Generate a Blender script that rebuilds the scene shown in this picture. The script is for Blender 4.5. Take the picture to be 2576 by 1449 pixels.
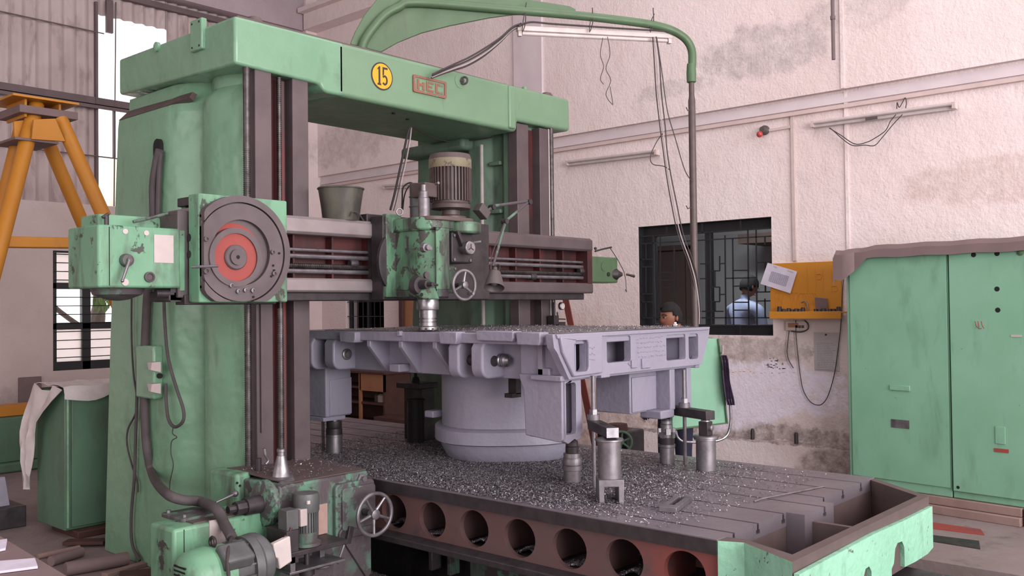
import bpy, bmesh, math, random
import numpy as np
from mathutils import Vector, Matrix, geometry

for _o in list(bpy.data.objects):
    bpy.data.objects.remove(_o)
scene = bpy.context.scene
COL = scene.collection
random.seed(7)
PI = math.pi

# ------------------------------------------------------------------ camera
# X runs along the cross rail (to the right wall), Y along the table into the hall, Z up
FPX, CX, CY = 2319.0, 1288.0, 724.5
YAW, PITCH, ROLL, EYE = math.radians(41.66), math.radians(1.11), 0.0116, 1.6
_F = Vector((math.cos(YAW), math.sin(YAW), 0)); _R = Vector((math.sin(YAW), -math.cos(YAW), 0)); _U = Vector((0, 0, 1))
F2 = _F * math.cos(PITCH) + _U * math.sin(PITCH)
U2 = -_F * math.sin(PITCH) + _U * math.cos(PITCH)
RC = _R * math.cos(ROLL) - U2 * math.sin(ROLL)
UC = U2 * math.cos(ROLL) + _R * math.sin(ROLL)
CAMP = Vector((0, 0, EYE))
cam_data = bpy.data.cameras.new('camera'); cam_data.sensor_width = 36.0
cam_data.lens = FPX / 2576.0 * 36.0; cam_data.clip_start = 0.05; cam_data.clip_end = 300
cam = bpy.data.objects.new('camera', cam_data); COL.objects.link(cam)
_m = Matrix((RC, UC, -F2)).transposed().to_4x4(); _m.translation = CAMP
cam.matrix_world = _m
scene.camera = cam

def at(u, v, X=None, Y=None, Z=None):
    """surveying helper: where the sight line of a photo point meets a plane of the hall"""
    d = F2 + RC * ((u - CX) / FPX) - UC * ((v - CY) / FPX)
    if X is not None: t = X / d.x
    elif Y is not None: t = Y / d.y
    else: t = (Z - EYE) / d.z
    return CAMP + d * t

# ------------------------------------------------------------------ light, world, exposure
scene.view_settings.view_transform = 'Standard'
scene.view_settings.look = 'None'
scene.view_settings.exposure = 0.22
scene.view_settings.gamma = 1.0
scene.view_settings.use_curve_mapping = False
world = bpy.data.worlds.new('overcast_sky'); scene.world = world; world.use_nodes = True
_bg = world.node_tree.nodes['Background']
_bg.inputs['Color'].default_value = (1.0, 0.97, 0.97, 1); _bg.inputs['Strength'].default_value = 1.9

def area(name, loc, aim, sx, sy, power, col=(1, 0.95, 0.94)):
    l = bpy.data.lights.new(name, 'AREA'); l.shape = 'RECTANGLE'; l.size = sx; l.size_y = sy; l.energy = power; l.color = col
    o = bpy.data.objects.new(name, l); COL.objects.link(o); o.location = loc
    d = (Vector(aim) - Vector(loc)).normalized(); o.rotation_euler = d.to_track_quat('-Z', 'Y').to_euler()
    return o
area('added_left_light', (-6.5, 3.0, 3.2), (4, 3.5, 1.6), 9, 5, 230)       # added area lamp, stands for unseen openings on the left
area('added_rear_light', (2.0, -6.5, 3.2), (4, 3, 1.6), 9, 5, 900)              # added lamp in the unseen open end of the hall, behind the camera
area('roof_skylight', (4.2, 2.5, 6.1), (4.2, 3.0, 0), 6, 5, 150)             # skylight strip

# ------------------------------------------------------------------ materials
def srgb(h):
    h = h.lstrip('#'); c = [int(h[i:i + 2], 16) / 255 for i in (0, 2, 4)]
    return tuple(((x / 12.92) if x <= 0.04045 else ((x + 0.055) / 1.055) ** 2.4) for x in c) + (1.0,)

class NT:
    def __init__(self, name):
        self.m = bpy.data.materials.new(name); self.m.use_nodes = True
        self.t = self.m.node_tree; self.n = self.t.nodes; self.l = self.t.links
        self.b = self.n['Principled BSDF']
        self.co = self.n.new('ShaderNodeTexCoord').outputs['Object']
    def link(self, a, b): self.l.new(a, b)
    def mapping(self, scale=(1, 1, 1), loc=(0, 0, 0)):
        mp = self.n.new('ShaderNodeMapping'); mp.inputs['Scale'].default_value = scale; mp.inputs['Location'].default_value = loc
        self.link(self.co, mp.inputs['Vector']); return mp.outputs['Vector']
    def noise(self, scale=5, detail=4, rough=0.55, vec=None, dist=0.0):
        x = self.n.new('ShaderNodeTexNoise'); x.inputs['Scale'].default_value = scale; x.inputs['Detail'].default_value = detail
        x.inputs['Roughness'].default_value = rough; x.inputs['Distortion'].default_value = dist
        self.link(vec if vec is not None else self.co, x.inputs['Vector']); return x.outputs['Fac']
    def ramp(self, fac, a, b, ca=(0, 0, 0, 1), cb=(1, 1, 1, 1)):
        r = self.n.new('ShaderNodeValToRGB'); r.color_ramp.elements[0].position = a; r.color_ramp.elements[1].position = b
        r.color_ramp.elements[0].color = ca; r.color_ramp.elements[1].color = cb
        self.link(fac, r.inputs['Fac']); return r.outputs['Color']
    def mix(self, fac, a, b, mode='MIX'):
        x = self.n.new('ShaderNodeMix'); x.data_type = 'RGBA'; x.blend_type = mode
        for sock, val in ((x.inputs[0], fac), (x.inputs[6], a), (x.inputs[7], b)):
            if isinstance(val, (tuple, float, int)): sock.default_value = val
            else: self.link(val, sock)
        return x.outputs[2]
    def math(self, op, a, b=0.0):
        x = self.n.new('ShaderNodeMath'); x.operation = op
        for s, v in ((x.inputs[0], a), (x.inputs[1], b)):
            if isinstance(v, (int, float)): s.default_value = v
            else: self.link(v, s)
        return x.outputs[0]
    def bump(self, h, strength=0.2, dist=0.01, prev=None):
        x = self.n.new('ShaderNodeBump'); x.inputs['Strength'].default_value = strength; x.inputs['Distance'].default_value = dist
        self.link(h, x.inputs['Height'])
        if prev is not None: self.link(prev, x.inputs['Normal'])
        return x.outputs['Normal']
    def blob(self, c, r, wob=0.35, scale=6):
        """mask of a patch with its own ragged outline: 1 inside, 0 outside"""
        s = self.n.new('ShaderNodeVectorMath'); s.operation = 'SUBTRACT'; self.link(self.co, s.inputs[0]); s.inputs[1].default_value = c
        k = self.n.new('ShaderNodeVectorMath'); k.operation = 'DIVIDE'; self.link(s.outputs[0], k.inputs[0]); k.inputs[1].default_value = r
        ln = self.n.new('ShaderNodeVectorMath'); ln.operation = 'LENGTH'; self.link(k.outputs[0], ln.inputs[0])
        nz = self.noise(scale, 6, 0.65)
        d = self.math('ADD', ln.outputs['Value'], self.math('MULTIPLY', self.math('SUBTRACT', nz, 0.5), wob * 4))
        return self.ramp(d, 0.75, 1.05, (1, 1, 1, 1), (0, 0, 0, 1))
    def out(self, col=None, rough=None, metal=None, normal=None, spec=None):
        for k, v in (('Base Color', col), ('Roughness', rough), ('Metallic', metal), ('Normal', normal), ('Specular IOR Level', spec)):
            if v is None: continue
            if isinstance(v, (tuple, float, int)): self.b.inputs[k].default_value = v
            else: self.link(v, self.b.inputs[k])
        return self.m

def paint(name, base, var=None, chip=None, chip_at=0.70, chip_scale=9, grime=None, grime_at=0.62, rough=0.35, bump=0.12, bscale=7, streak=True, bdet=5):
    k = NT(name); b = srgb(base); v = srgb(var) if var else tuple(x * 0.82 for x in b[:3]) + (1,)
    c = k.mix(k.ramp(k.noise(2.2, 3), 0.35, 0.68), b, v)
    c = k.mix(k.math('MULTIPLY', k.noise(60, 3), 0.22), c, tuple(x * 0.7 for x in b[:3]) + (1,))
    if grime:
        g = k.noise(3.0, 6, 0.6, vec=k.mapping((2.2, 2.2, 0.7)) if streak else None, dist=0.4)
        c = k.mix(k.ramp(g, grime_at - 0.1, grime_at + 0.1), c, srgb(grime))
    h = k.noise(bscale, bdet, 0.5)
    n = k.bump(h, bump, 0.02)
    rr = k.ramp(k.noise(5, 4), 0.3, 0.75, (rough,) * 3 + (1,), (min(1, rough + 0.25),) * 3 + (1,))
    if chip:
        f = k.ramp(k.noise(chip_scale, 8, 0.68, dist=0.3), chip_at, chip_at + 0.03)
        c = k.mix(f, c, srgb(chip)); n = k.bump(k.math('SUBTRACT', 1.0, f), 0.5, 0.003, prev=n)
    return k.out(c, rr, 0.0, n)

def metal(name, base, rough=0.4, metallic=0.85, var=None, bump=0.08, scale=14, scratch=None):
    k = NT(name); b = srgb(base); v = srgb(var) if var else tuple(x * 0.6 for x in b[:3]) + (1,)
    c = k.mix(k.ramp(k.noise(scale, 6, 0.62), 0.35, 0.7), b, v)
    if scratch: c = k.mix(k.ramp(k.noise(5, 6, 0.7), 0.58, 0.7), c, srgb(scratch))
    rr = k.ramp(k.noise(8, 4), 0.3, 0.7, (rough,) * 3 + (1,), (min(1, rough + 0.2),) * 3 + (1,))
    return k.out(c, rr, metallic, k.bump(k.noise(scale * 3, 4), bump, 0.004))

def plain(name, base, rough=0.6, metallic=0.0, var=0.85, scale=12, bump=0.05):
    k = NT(name); b = srgb(base)
    c = k.mix(k.ramp(k.noise(scale, 4), 0.35, 0.7), b, tuple(x * var for x in b[:3]) + (1,))
    return k.out(c, rough, metallic, k.bump(k.noise(scale * 4, 3), bump, 0.003))

M = {}
M['green'] = paint('green_enamel', '#719174', '#69876d', grime='#60796a', grime_at=0.70, rough=0.34, bump=0.25, bscale=9, chip='#4d4a40', chip_at=0.76, chip_scale=14)
M['green_col'] = paint('green_column_enamel', '#6f987b', '#7ba187', grime='#62806a', grime_at=0.66, rough=0.16, bump=0.45, bscale=9, bdet=1.5)
M['green_worn'] = paint('green_chipped_enamel', '#68987a', '#74a384', chip='#3b3d38', chip_at=0.60, chip_scale=7, grime='#4f5a4e', grime_at=0.60, rough=0.36, bump=0.2)
M['green_head'] = paint('green_oily_enamel', '#628c6f', '#4b6e58', chip='#3f3d3a', chip_at=0.535, chip_scale=10, grime='#3a3c39', grime_at=0.52, rough=0.30, bump=0.2)
M['green_dirty'] = paint('green_soiled_enamel', '#5d8772', '#587c6b', chip='#4a4246', chip_at=0.50, chip_scale=6, grime='#50474b', grime_at=0.46, rough=0.45, bump=0.2)
M['green_light'] = paint('green_peeling_enamel', '#88bfa4', '#92c8ae', chip='#5a5854', chip_at=0.62, chip_scale=15, grime='#74a189', grime_at=0.64, rough=0.42, bump=0.4, bscale=22)
M['green_cab'] = paint('green_cabinet_enamel', '#76a68a', '#80af95', grime='#6a927b', grime_at=0.64, rough=0.5, bump=0.05, chip='#587a68', chip_at=0.70, chip_scale=13)
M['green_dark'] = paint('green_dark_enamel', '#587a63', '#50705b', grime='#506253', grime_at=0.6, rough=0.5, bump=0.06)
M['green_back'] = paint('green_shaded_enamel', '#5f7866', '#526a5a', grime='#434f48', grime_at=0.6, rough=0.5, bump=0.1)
M['olive'] = paint('olive_green_enamel', '#4f6a4b', '#486146', grime='#475641', grime_at=0.66, rough=0.4, bump=0.1)
M['brown_grime'] = plain('brown_grease_film', '#5c4d4c', 0.55, 0.0, 0.8, 10, 0.1)
M['casting'] = paint('lavender_primer', '#918d9d', '#8a8697', grime='#7d798a', grime_at=0.72, rough=0.42, bump=0.2, bscale=26)
M['way'] = metal('dark_guideway', '#625659', 0.40, 0.35, '#54494c', 0.03, 5)
M['way_bright'] = metal('pale_guideway', '#958b8d', 0.36, 0.5, '#877c7e', 0.03, 6)
M['steel'] = metal('bright_steel', '#a5a2a6', 0.30, 0.9, '#77747a', 0.05, 16)
M['steel_dark'] = metal('dark_oily_steel', '#484245', 0.42, 0.5, '#353033', 0.08, 12)
M['steel_mid'] = metal('worn_steel', '#8d888d', 0.36, 0.75, '#6b666b', 0.06, 14)
M['thread'] = metal('screw_steel', '#5f5a5a', 0.35, 0.8, '#3e3a3a', 0.05, 20)
M['table'] = metal('planed_table_steel', '#847c83', 0.34, 0.45, '#746c73', 0.05, 4, scratch='#6d666c')
M['chrome'] = metal('chrome', '#d0ccce', 0.15, 1.0, '#a09ca0', 0.01, 10)
M['red'] = paint('red_oxide_paint', '#9c3f3a', '#8d3c39', grime='#6b4542', grime_at=0.62, rough=0.5, bump=0.08)
M['red_dark'] = paint('red_oxide_oily', '#541f21', '#3d181a', grime='#281416', grime_at=0.55, rough=0.5, bump=0.1)
def side_paint():
    k = NT('red_brown_table_side')
    c = k.mix(k.ramp(k.noise(2.2, 4), 0.35, 0.68), srgb('#5d4a4b'), srgb('#644442'))
    c = k.mix(k.ramp(k.noise(5, 6, 0.65), 0.55, 0.70), c, srgb('#4c4145'))
    c = k.mix(k.math('MULTIPLY', k.blob((-.84, -2.05, .19), (1, .42, .4), .4, 5), .85), c, srgb('#80443f'))
    return k.out(c, 0.5, 0.0, k.bump(k.noise(12, 5), 0.12, 0.01))
M['red_side'] = side_paint()
M['red_bright'] = paint('red_disc_paint', '#963c37', '#883935', grime='#7f4b47', grime_at=0.72, rough=0.45, bump=0.05)
M['disc'] = metal('brown_oiled_iron', '#62575a', 0.42, 0.3, '#564c4f', 0.05, 7)
M['black'] = plain('black_rubber', '#2c292b', 0.5)
M['black_paint'] = plain('black_window_paint', '#25262a', 0.45)
M['hole'] = plain('dark_bore', '#0e0d0e', 0.8)
M['cable'] = plain('grey_cable_sheath', '#4a4345', 0.55, 0, 0.8)
M['cable_white'] = plain('pale_cable_sheath', '#a99d9e', 0.5)
M['hose'] = plain('dusty_black_hose', '#575052', 0.6, 0, 0.75, 8)
M['white'] = plain('white_enamel', '#cbbfbd', 0.45)
M['cream'] = paint('cream_motor_cowl', '#857d66', '#716956', chip='#5a4f47', chip_at=0.56, chip_scale=8, rough=0.5)
M['motor_brown'] = plain('brown_motor_casting', '#584b4a', 0.5, 0.1, 0.75, 20, 0.15)
M['motor_grey'] = plain('grey_motor_casting', '#5e5f60', 0.5, 0.2, 0.7, 14, 0.1)
M['yellow'] = paint('yellow_enamel', '#c8862a', '#bd7b24', grime='#8f6a3a', grime_at=0.72, rough=0.42, bump=0.1)
M['sign'] = paint('yellow_number_disc', '#e3a41f', '#d89a25', rough=0.5, bump=0.03)
M['plate'] = plain('pale_rating_plate', '#b9abab', 0.4, 0.1, 0.92, 30)
M['paper'] = plain('paper', '#d2cadb', 0.8)
M['paper_grey'] = plain('grey_paper', '#bdb6b7', 0.8, 0, 0.9)
M['ink'] = plain('ink', '#8a8398', 0.8)
M['ink_dark'] = plain('dark_ink', '#3a3034', 0.8)
M['sack'] = plain('woven_plastic_sack', '#d2c9c9', 0.6, 0, 0.8, 9, 0.4)
M['wood'] = plain('weathered_timber', '#8f7670', 0.8, 0, 0.7, 5, 0.3)
M['wood_dark'] = plain('dark_timber', '#4c2f29', 0.7, 0, 0.65, 6, 0.2)
M['wood_door'] = plain('brown_door', '#9a6a4c', 0.6, 0, 0.8, 4, 0.1)
M['rust'] = plain('brown_rusty_sheet', '#7a6667', 0.7, 0, 0.85, 5, 0.1)
M['red_angle'] = plain('red_primer_steel', '#7a3430', 0.6)
M['purple'] = plain('purple_cloth', '#4a3a52', 0.85, 0, 0.75, 18, 0.3)
M['letter_red'] = paint('worn_letter_red', '#8c5549', '#7f5f50', chip='#64876a', chip_at=0.56, chip_scale=30, rough=0.5, bump=0.05)
M['rack_red'] = paint('faded_red_strip', '#7c3537', '#5d3336', grime='#4f3a3c', grime_at=0.5, rough=0.5, bump=0.05)
M['lamp_grey'] = plain('grey_lamp_enamel', '#584f50', 0.5, 0.2)
M['tube'] = plain('glass_tube', '#c4b8b7', 0.25)
M['bucket'] = paint('grimy_plastic_bucket', '#4b4a43', '#605d4e', grime='#35322f', grime_at=0.5, rough=0.55, bump=0.1)
M['plastic_white'] = plain('white_plastic', '#c8b6b2', 0.45)
M['trouser'] = plain('navy_trousers', '#23233a', 0.85, 0, 0.8, 20, 0.2)
M['shirt_boy'] = plain('dark_blue_shirt', '#3c3f58', 0.85, 0, 0.85, 20, 0.2)
M['shirt_man'] = plain('pale_blue_shirt', '#8a93b0', 0.85, 0, 0.9, 14, 0.2)
M['plate_pink'] = plain('peeling_pink_plate', '#a88a82', 0.6, 0, 0.85, 20, 0.1)
M['plate_orange'] = plain('orange_paint_mark', '#c9945a', 0.8)
M['skin'] = plain('brown_skin', '#8c5a47', 0.55, 0, 0.92, 30, 0.05)
M['hair'] = plain('black_hair', '#120f13', 0.85, 0, 0.7, 60, 0.6)
M['eye_white'] = plain('eye_white', '#a89a96', 0.4)
M['leaf'] = plain('leaf_green', '#5c7a45', 0.6)
M['bark'] = plain('tree_bark', '#5c5450', 0.9)
M['chip_bright'] = metal('bright_swarf', '#d6d2d0', 0.25, 0.6, '#b4b0b0', 0.0, 60)
M['chip'] = metal('steel_swarf', '#97929a', 0.35, 0.5, '#79747c', 0.0, 60)
M['chip_dark'] = metal('dark_swarf', '#6f6a70', 0.45, 0.5, '#57525a', 0.0, 40)
M['blue_grey'] = plain('blue_grey_sheet', '#8f8c9c', 0.5)
M['glass_red'] = plain('red_lamp_cap', '#b0403c', 0.3)
def frost():
    k = NT('frosted_pane'); k.b.inputs['Transmission Weight'].default_value = 0.75
    return k.out(srgb('#efe6e4'), 0.9)
M['frost'] = frost()
def glassm():
    k = NT('window_glass'); k.b.inputs['Transmission Weight'].default_value = 1.0; k.b.inputs['IOR'].default_value = 1.02
    return k.out((0.9, 0.92, 0.92, 1), 0.03)
M['glass'] = glassm()
def translucent():
    k = NT('translucent_sheet'); k.b.inputs['Transmission Weight'].default_value = 0.85
    return k.out(srgb('#eef0e2'), 0.85)
M['translucent'] = translucent()

for _n in ('black', 'cable', 'hose', 'cable_white'): M[_n].node_tree.nodes['Principled BSDF'].inputs['Specular IOR Level'].default_value = 0.15

# ------------------------------------------------------------------ mesh builder
WM = {}
def wmat(o):
    return WM.get(o.name, Matrix.Identity(4)) if o is not None else Matrix.Identity(4)
def catmull(P, n=6):
    P = [Vector(p) for p in P]
    if len(P) < 3: return P
    Q = [P[0] * 2 - P[1]] + P + [P[-1] * 2 - P[-2]]; out = []
    for i in range(1, len(Q) - 2):
        a, b, c, d = Q[i - 1:i + 3]
        for k in range(n):
            t = k / n
            out.append(0.5 * ((2 * b) + (c - a) * t + (2 * a - 5 * b + 4 * c - d) * t * t + (3 * b - a - 3 * c + d) * t ** 3))
    out.append(P[-1]); return out
def frame(d):
    d = Vector(d).normalized(); a = Vector((0, 0, 1)) if abs(d.z) < 0.9 else Vector((1, 0, 0))
    u = d.cross(a).normalized(); return u, d.cross(u).normalized()

class MB:
    def __init__(self): self.v = []; self.f = []; self.mi = []; self.cur = 0
    def add(self, vs, fs):
        o = len(self.v); self.v += [tuple(p) for p in vs]; self.f += [tuple(i + o for i in f) for f in fs]; self.mi += [self.cur] * len(fs); return self
    def hexa(self, p):
        return self.add(p, [(0, 3, 2, 1), (4, 5, 6, 7), (0, 1, 5, 4), (1, 2, 6, 5), (2, 3, 7, 6), (3, 0, 4, 7)])
    def box(self, x0, x1, y0, y1, z0, z1):
        return self.hexa([(x0, y0, z0), (x1, y0, z0), (x1, y1, z0), (x0, y1, z0), (x0, y0, z1), (x1, y0, z1), (x1, y1, z1), (x0, y1, z1)])
    def obox(self, c, u, v, w, a, b, d):
        """box centred at c with unit axes u,v,w and half sizes a,b,d"""
        c, u, v, w = Vector(c), Vector(u).normalized(), Vector(v).normalized(), Vector(w).normalized()
        return self.hexa([c + u * (sx * a) + v * (sy * b) + w * (sz * d) for sz in (-1, 1) for sx, sy in ((-1, -1), (1, -1), (1, 1), (-1, 1))])
    def cyl(self, p0, p1, r0, r1=None, n=16):
        return self.rings([(p0, r0), (p1, r0 if r1 is None else r1)], n)
    def rings(self, seq, n=16, caps=True):
        """surface of revolution through (centre, radius) pairs on one axis"""
        P = [Vector(p) for p, _ in seq]; d = P[-1] - P[0]; u, w = frame(d); vs = []; fs = []
        for (p, r) in zip(P, [r for _, r in seq]):
            for i in range(n):
                a = 2 * PI * i / n; vs.append(p + (u * math.cos(a) + w * math.sin(a)) * r)
        for k in range(len(seq) - 1):
            for i in range(n):
                j = (i + 1) % n; fs.append((k * n + i, k * n + j, (k + 1) * n + j, (k + 1) * n + i))
        if caps: fs.append(tuple(range(n))[::-1]); fs.append(tuple(range((len(seq) - 1) * n, len(seq) * n)))
        return self.add(vs, fs)
    def lathe(self, base, prof, n=24, axis=(0, 0, 1)):
        b = Vector(base); ax = Vector(axis).normalized()
        return self.rings([(b + ax * h, max(r, 1e-4)) for r, h in prof], n)
    def tube(self, pts, r, n=8, smooth=0, caps=True):
        P = catmull(pts, smooth) if smooth else [Vector(p) for p in pts]
        m = len(P); R = [r] * m if not hasattr(r, '__len__') else [r[min(len(r) - 1, int(i * len(r) / m))] for i in range(m)]
        T = [(P[min(i + 1, m - 1)] - P[max(i - 1, 0)]).normalized() for i in range(m)]
        u, w = frame(T[0]); vs = []; fs = []
        for i in range(m):
            u = (u - T[i] * u.dot(T[i])).normalized(); w = T[i].cross(u)
            for k in range(n):
                a = 2 * PI * k / n; vs.append(P[i] + (u * math.cos(a) + w * math.sin(a)) * R[i])
        for i in range(m - 1):
            for k in range(n):
                j = (k + 1) % n; fs.append((i * n + k, i * n + j, (i + 1) * n + j, (i + 1) * n + k))
        if caps: fs.append(tuple(range(n))[::-1]); fs.append(tuple(range((m - 1) * n, m * n)))
        return self.add(vs, fs)
    def torus(self, c, axis, R, r, n=32, k=8):
        c = Vector(c); u, w = frame(axis)
        return self.loop([c + (u * math.cos(2 * PI * i / n) + w * math.sin(2 * PI * i / n)) * R for i in range(n)], r, k)
    def loop(self, P, r, k=8):
        P = [Vector(p) for p in P]; m = len(P); vs = []; fs = []; cen = sum(P, Vector()) / m
        nrm = (P[0] - cen).cross(P[m // 4] - cen).normalized()
        for i in range(m):
            t = (P[(i + 1) % m] - P[i - 1]).normalized(); s = t.cross(nrm).normalized()
            for q in range(k):
                a = 2 * PI * q / k; vs.append(P[i] + (s * math.cos(a) + nrm * math.sin(a)) * r)
        for i in range(m):
            for q in range(k):
                j = (q + 1) % k; i2 = (i + 1) % m; fs.append((i * k + q, i * k + j, i2 * k + j, i2 * k + q))
        return self.add(vs, fs)
    def prism(self, pts, axis, a0, a1, holes=()):
        """polygon (with holes) extruded along X, Y or Z; points are (y,z), (x,z) or (x,y)"""
        def P(p, a): return {'X': (a, p[0], p[1]), 'Y': (p[0], a, p[1]), 'Z': (p[0], p[1], a)}[axis]
        loops = [list(pts)] + [list(h) for h in holes]
        flat = [p for l in loops for p in l]; n = len(flat)
        vs = [P(p, a0) for p in flat] + [P(p, a1) for p in flat]; fs = []
        if holes:
            tri = geometry.tessellate_polygon([[Vector((p[0], p[1], 0)) for p in l] for l in loops])
            for t in tri: fs.append(tuple(t)); fs.append(tuple(i + n for i in reversed(t)))
        else:
            fs.append(tuple(range(n))); fs.append(tuple(range(2 * n - 1, n - 1, -1)))
        o = 0
        for l in loops:
            m = len(l)
            for i in range(m):
                j = (i + 1) % m; fs.append((o + i, o + j, o + j + n, o + i + n))
            o += m
        return self.add(vs, fs)
    def loft(self, loops):
        n = len(loops[0]); vs = [p for l in loops for p in l]; fs = []
        for k in range(len(loops) - 1):
            for i in range(n):
                j = (i + 1) % n; fs.append((k * n + i, k * n + j, (k + 1) * n + j, (k + 1) * n + i))
        fs.append(tuple(range(n))[::-1]); fs.append(tuple(range((len(loops) - 1) * n, len(loops) * n)))
        return self.add(vs, fs)
    def grid(self, rows, thick=0.0):
        """sheet through a grid of points, given a thickness by a second layer"""
        h, w = len(rows), len(rows[0]); P = [[Vector(p) for p in r] for r in rows]
        vs = [p for r in P for p in r]; fs = [(i * w + j, i * w + j + 1, (i + 1) * w + j + 1, (i + 1) * w + j) for i in range(h - 1) for j in range(w - 1)]
        if thick:
            N = []
            for i in range(h):
                for j in range(w):
                    a = P[min(i + 1, h - 1)][j] - P[max(i - 1, 0)][j]; b = P[i][min(j + 1, w - 1)] - P[i][max(j - 1, 0)]
                    c = b.cross(a); N.append(c.normalized() if c.length > 1e-9 else Vector((0, 0, 1)))
            o = h * w; vs = vs + [vs[i] + N[i] * thick for i in range(o)]
            fs += [tuple(reversed([i + o for i in f])) for f in fs]
            per = [(0, j) for j in range(w)] + [(i, w - 1) for i in range(1, h)] + [(h - 1, j) for j in range(w - 2, -1, -1)] + [(i, 0) for i in range(h - 2, 0, -1)]
            per = [i * w + j for i, j in per]
            for k in range(len(per)):
                a, b = per[k], per[(k + 1) % len(per)]; fs.append((b, a, a + o, b + o))
        return self.add(vs, fs)
    def sphere(self, c, r, n=12, m=8, sc=(1, 1, 1)):
        c = Vector(c); vs = [c + Vector((0, 0, -r * sc[2]))]; fs = []
        for i in range(1, m):
            t = PI * i / m
            for k in range(n):
                a = 2 * PI * k / n; vs.append(c + Vector((r * math.sin(t) * math.cos(a) * sc[0], r * math.sin(t) * math.sin(a) * sc[1], -r * math.cos(t) * sc[2])))
        vs.append(c + Vector((0, 0, r * sc[2]))); top = len(vs) - 1
        for k in range(n):
            j = (k + 1) % n; fs.append((0, 1 + j, 1 + k)); fs.append((top, 1 + (m - 2) * n + k, 1 + (m - 2) * n + j))
        for i in range(m - 2):
            for k in range(n):
                j = (k + 1) % n; fs.append((1 + i * n + k, 1 + i * n + j, 1 + (i + 1) * n + j, 1 + (i + 1) * n + k))
        return self.add(vs, fs)
    def mesh(self, name, mats, inv=None, angle=35, recalc=True):
        me = bpy.data.meshes.new(name)
        vs = self.v if inv is None else [tuple(inv @ Vector(p)) for p in self.v]
        me.from_pydata(vs, [], self.f)
        for m in (mats if isinstance(mats, (list, tuple)) else [mats]): me.materials.append(M[m] if isinstance(m, str) else m)
        if any(self.mi): me.polygons.foreach_set('material_index', self.mi)
        if recalc:
            bm = bmesh.new(); bm.from_mesh(me); bmesh.ops.recalc_face_normals(bm, faces=bm.faces); bm.to_mesh(me); bm.free()
        me.shade_smooth(); me.set_sharp_from_angle(angle=math.radians(angle)); me.update()
        return me
    def build(self, name, mats, parent=None, bevel=0.0, seg=2, angle=35, label=None, kind=None, recalc=True):
        me = self.mesh(name, mats, wmat(parent).inverted() if parent is not None else None, angle, recalc)
        o = bpy.data.objects.new(name, me); COL.objects.link(o)
        if parent is not None: o.parent = parent; WM[o.name] = wmat(parent)
        if bevel:
            b = o.modifiers.new('bevel', 'BEVEL'); b.width = bevel; b.segments = seg; b.limit_method = 'ANGLE'; b.angle_limit = math.radians(40)
            b.harden_normals = False
        if label: o['label'] = label
        if kind: o['kind'] = kind
        return o

def thing(name, label, cat, loc=(0, 0, 0), rotz=0.0, group=None):
    o = bpy.data.objects.new(name, None); COL.objects.link(o); o.empty_display_size = 0.1
    o.location = loc; o.rotation_euler = (0, 0, rotz); o['label'] = label; o['category'] = cat
    if group: o['group'] = group
    WM[o.name] = Matrix.Translation(Vector(loc)) @ Matrix.Rotation(rotz, 4, 'Z'); return o
def tag(o, label, cat, group=None):
    """a thing that is a single mesh: give it an origin at its base and its properties"""
    me = o.data; n = len(me.vertices); co = np.empty(n * 3); me.vertices.foreach_get('co', co); co = co.reshape(-1, 3)
    c = Vector(((co[:, 0].min() + co[:, 0].max()) / 2, (co[:, 1].min() + co[:, 1].max()) / 2, co[:, 2].min()))
    me.transform(Matrix.Translation(-c)); o.location = c
    o['label'] = label; o['category'] = cat
    if group: o['group'] = group
    return o
def struct(name, mb, mat, parent=None, **k):
    o = mb.build(name, mat, parent, **k)
    if parent is None: o['kind'] = 'structure'
    return o
def dup(root, delta, label=None):
    """a copy of a thing, its parts and their sub-parts, moved by delta"""
    r = root.copy(); COL.objects.link(r); r.location = root.location + Vector(delta); WM[r.name] = Matrix.Translation(Vector(delta)) @ wmat(root)
    if label: r['label'] = label
    for ch in list(root.children):
        c = ch.copy(); COL.objects.link(c); c.parent = r
        for g in list(ch.children):
            d = g.copy(); COL.objects.link(d); d.parent = c
    return r
def circ(cx, cz, rx, rz=None, n=24, a0=0.0):
    rz = rx if rz is None else rz
    return [(cx + rx * math.cos(a0 + 2 * PI * i / n), cz + rz * math.sin(a0 + 2 * PI * i / n)) for i in range(n)]
def rrect(x0, x1, z0, z1, r, n=4):
    out = []
    for cx, cz, a in ((x1 - r, z1 - r, 0), (x0 + r, z1 - r, 90), (x0 + r, z0 + r, 180), (x1 - r, z0 + r, 270)):
        for i in range(n + 1):
            t = math.radians(a + 90 * i / n); out.append((cx + r * math.cos(t), cz + r * math.sin(t)))
    return out
def fxz(u0, v0, u1, v1, Y):
    a = at(u0, v0, Y=Y); b = at(u1, v1, Y=Y); return min(a.x, b.x), max(a.x, b.x), min(a.z, b.z), max(a.z, b.z)
def syz(u0, v0, u1, v1, X):
    a = at(u0, v0, X=X); b = at(u1, v1, X=X); return min(a.y, b.y), max(a.y, b.y), min(a.z, b.z), max(a.z, b.z)
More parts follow.
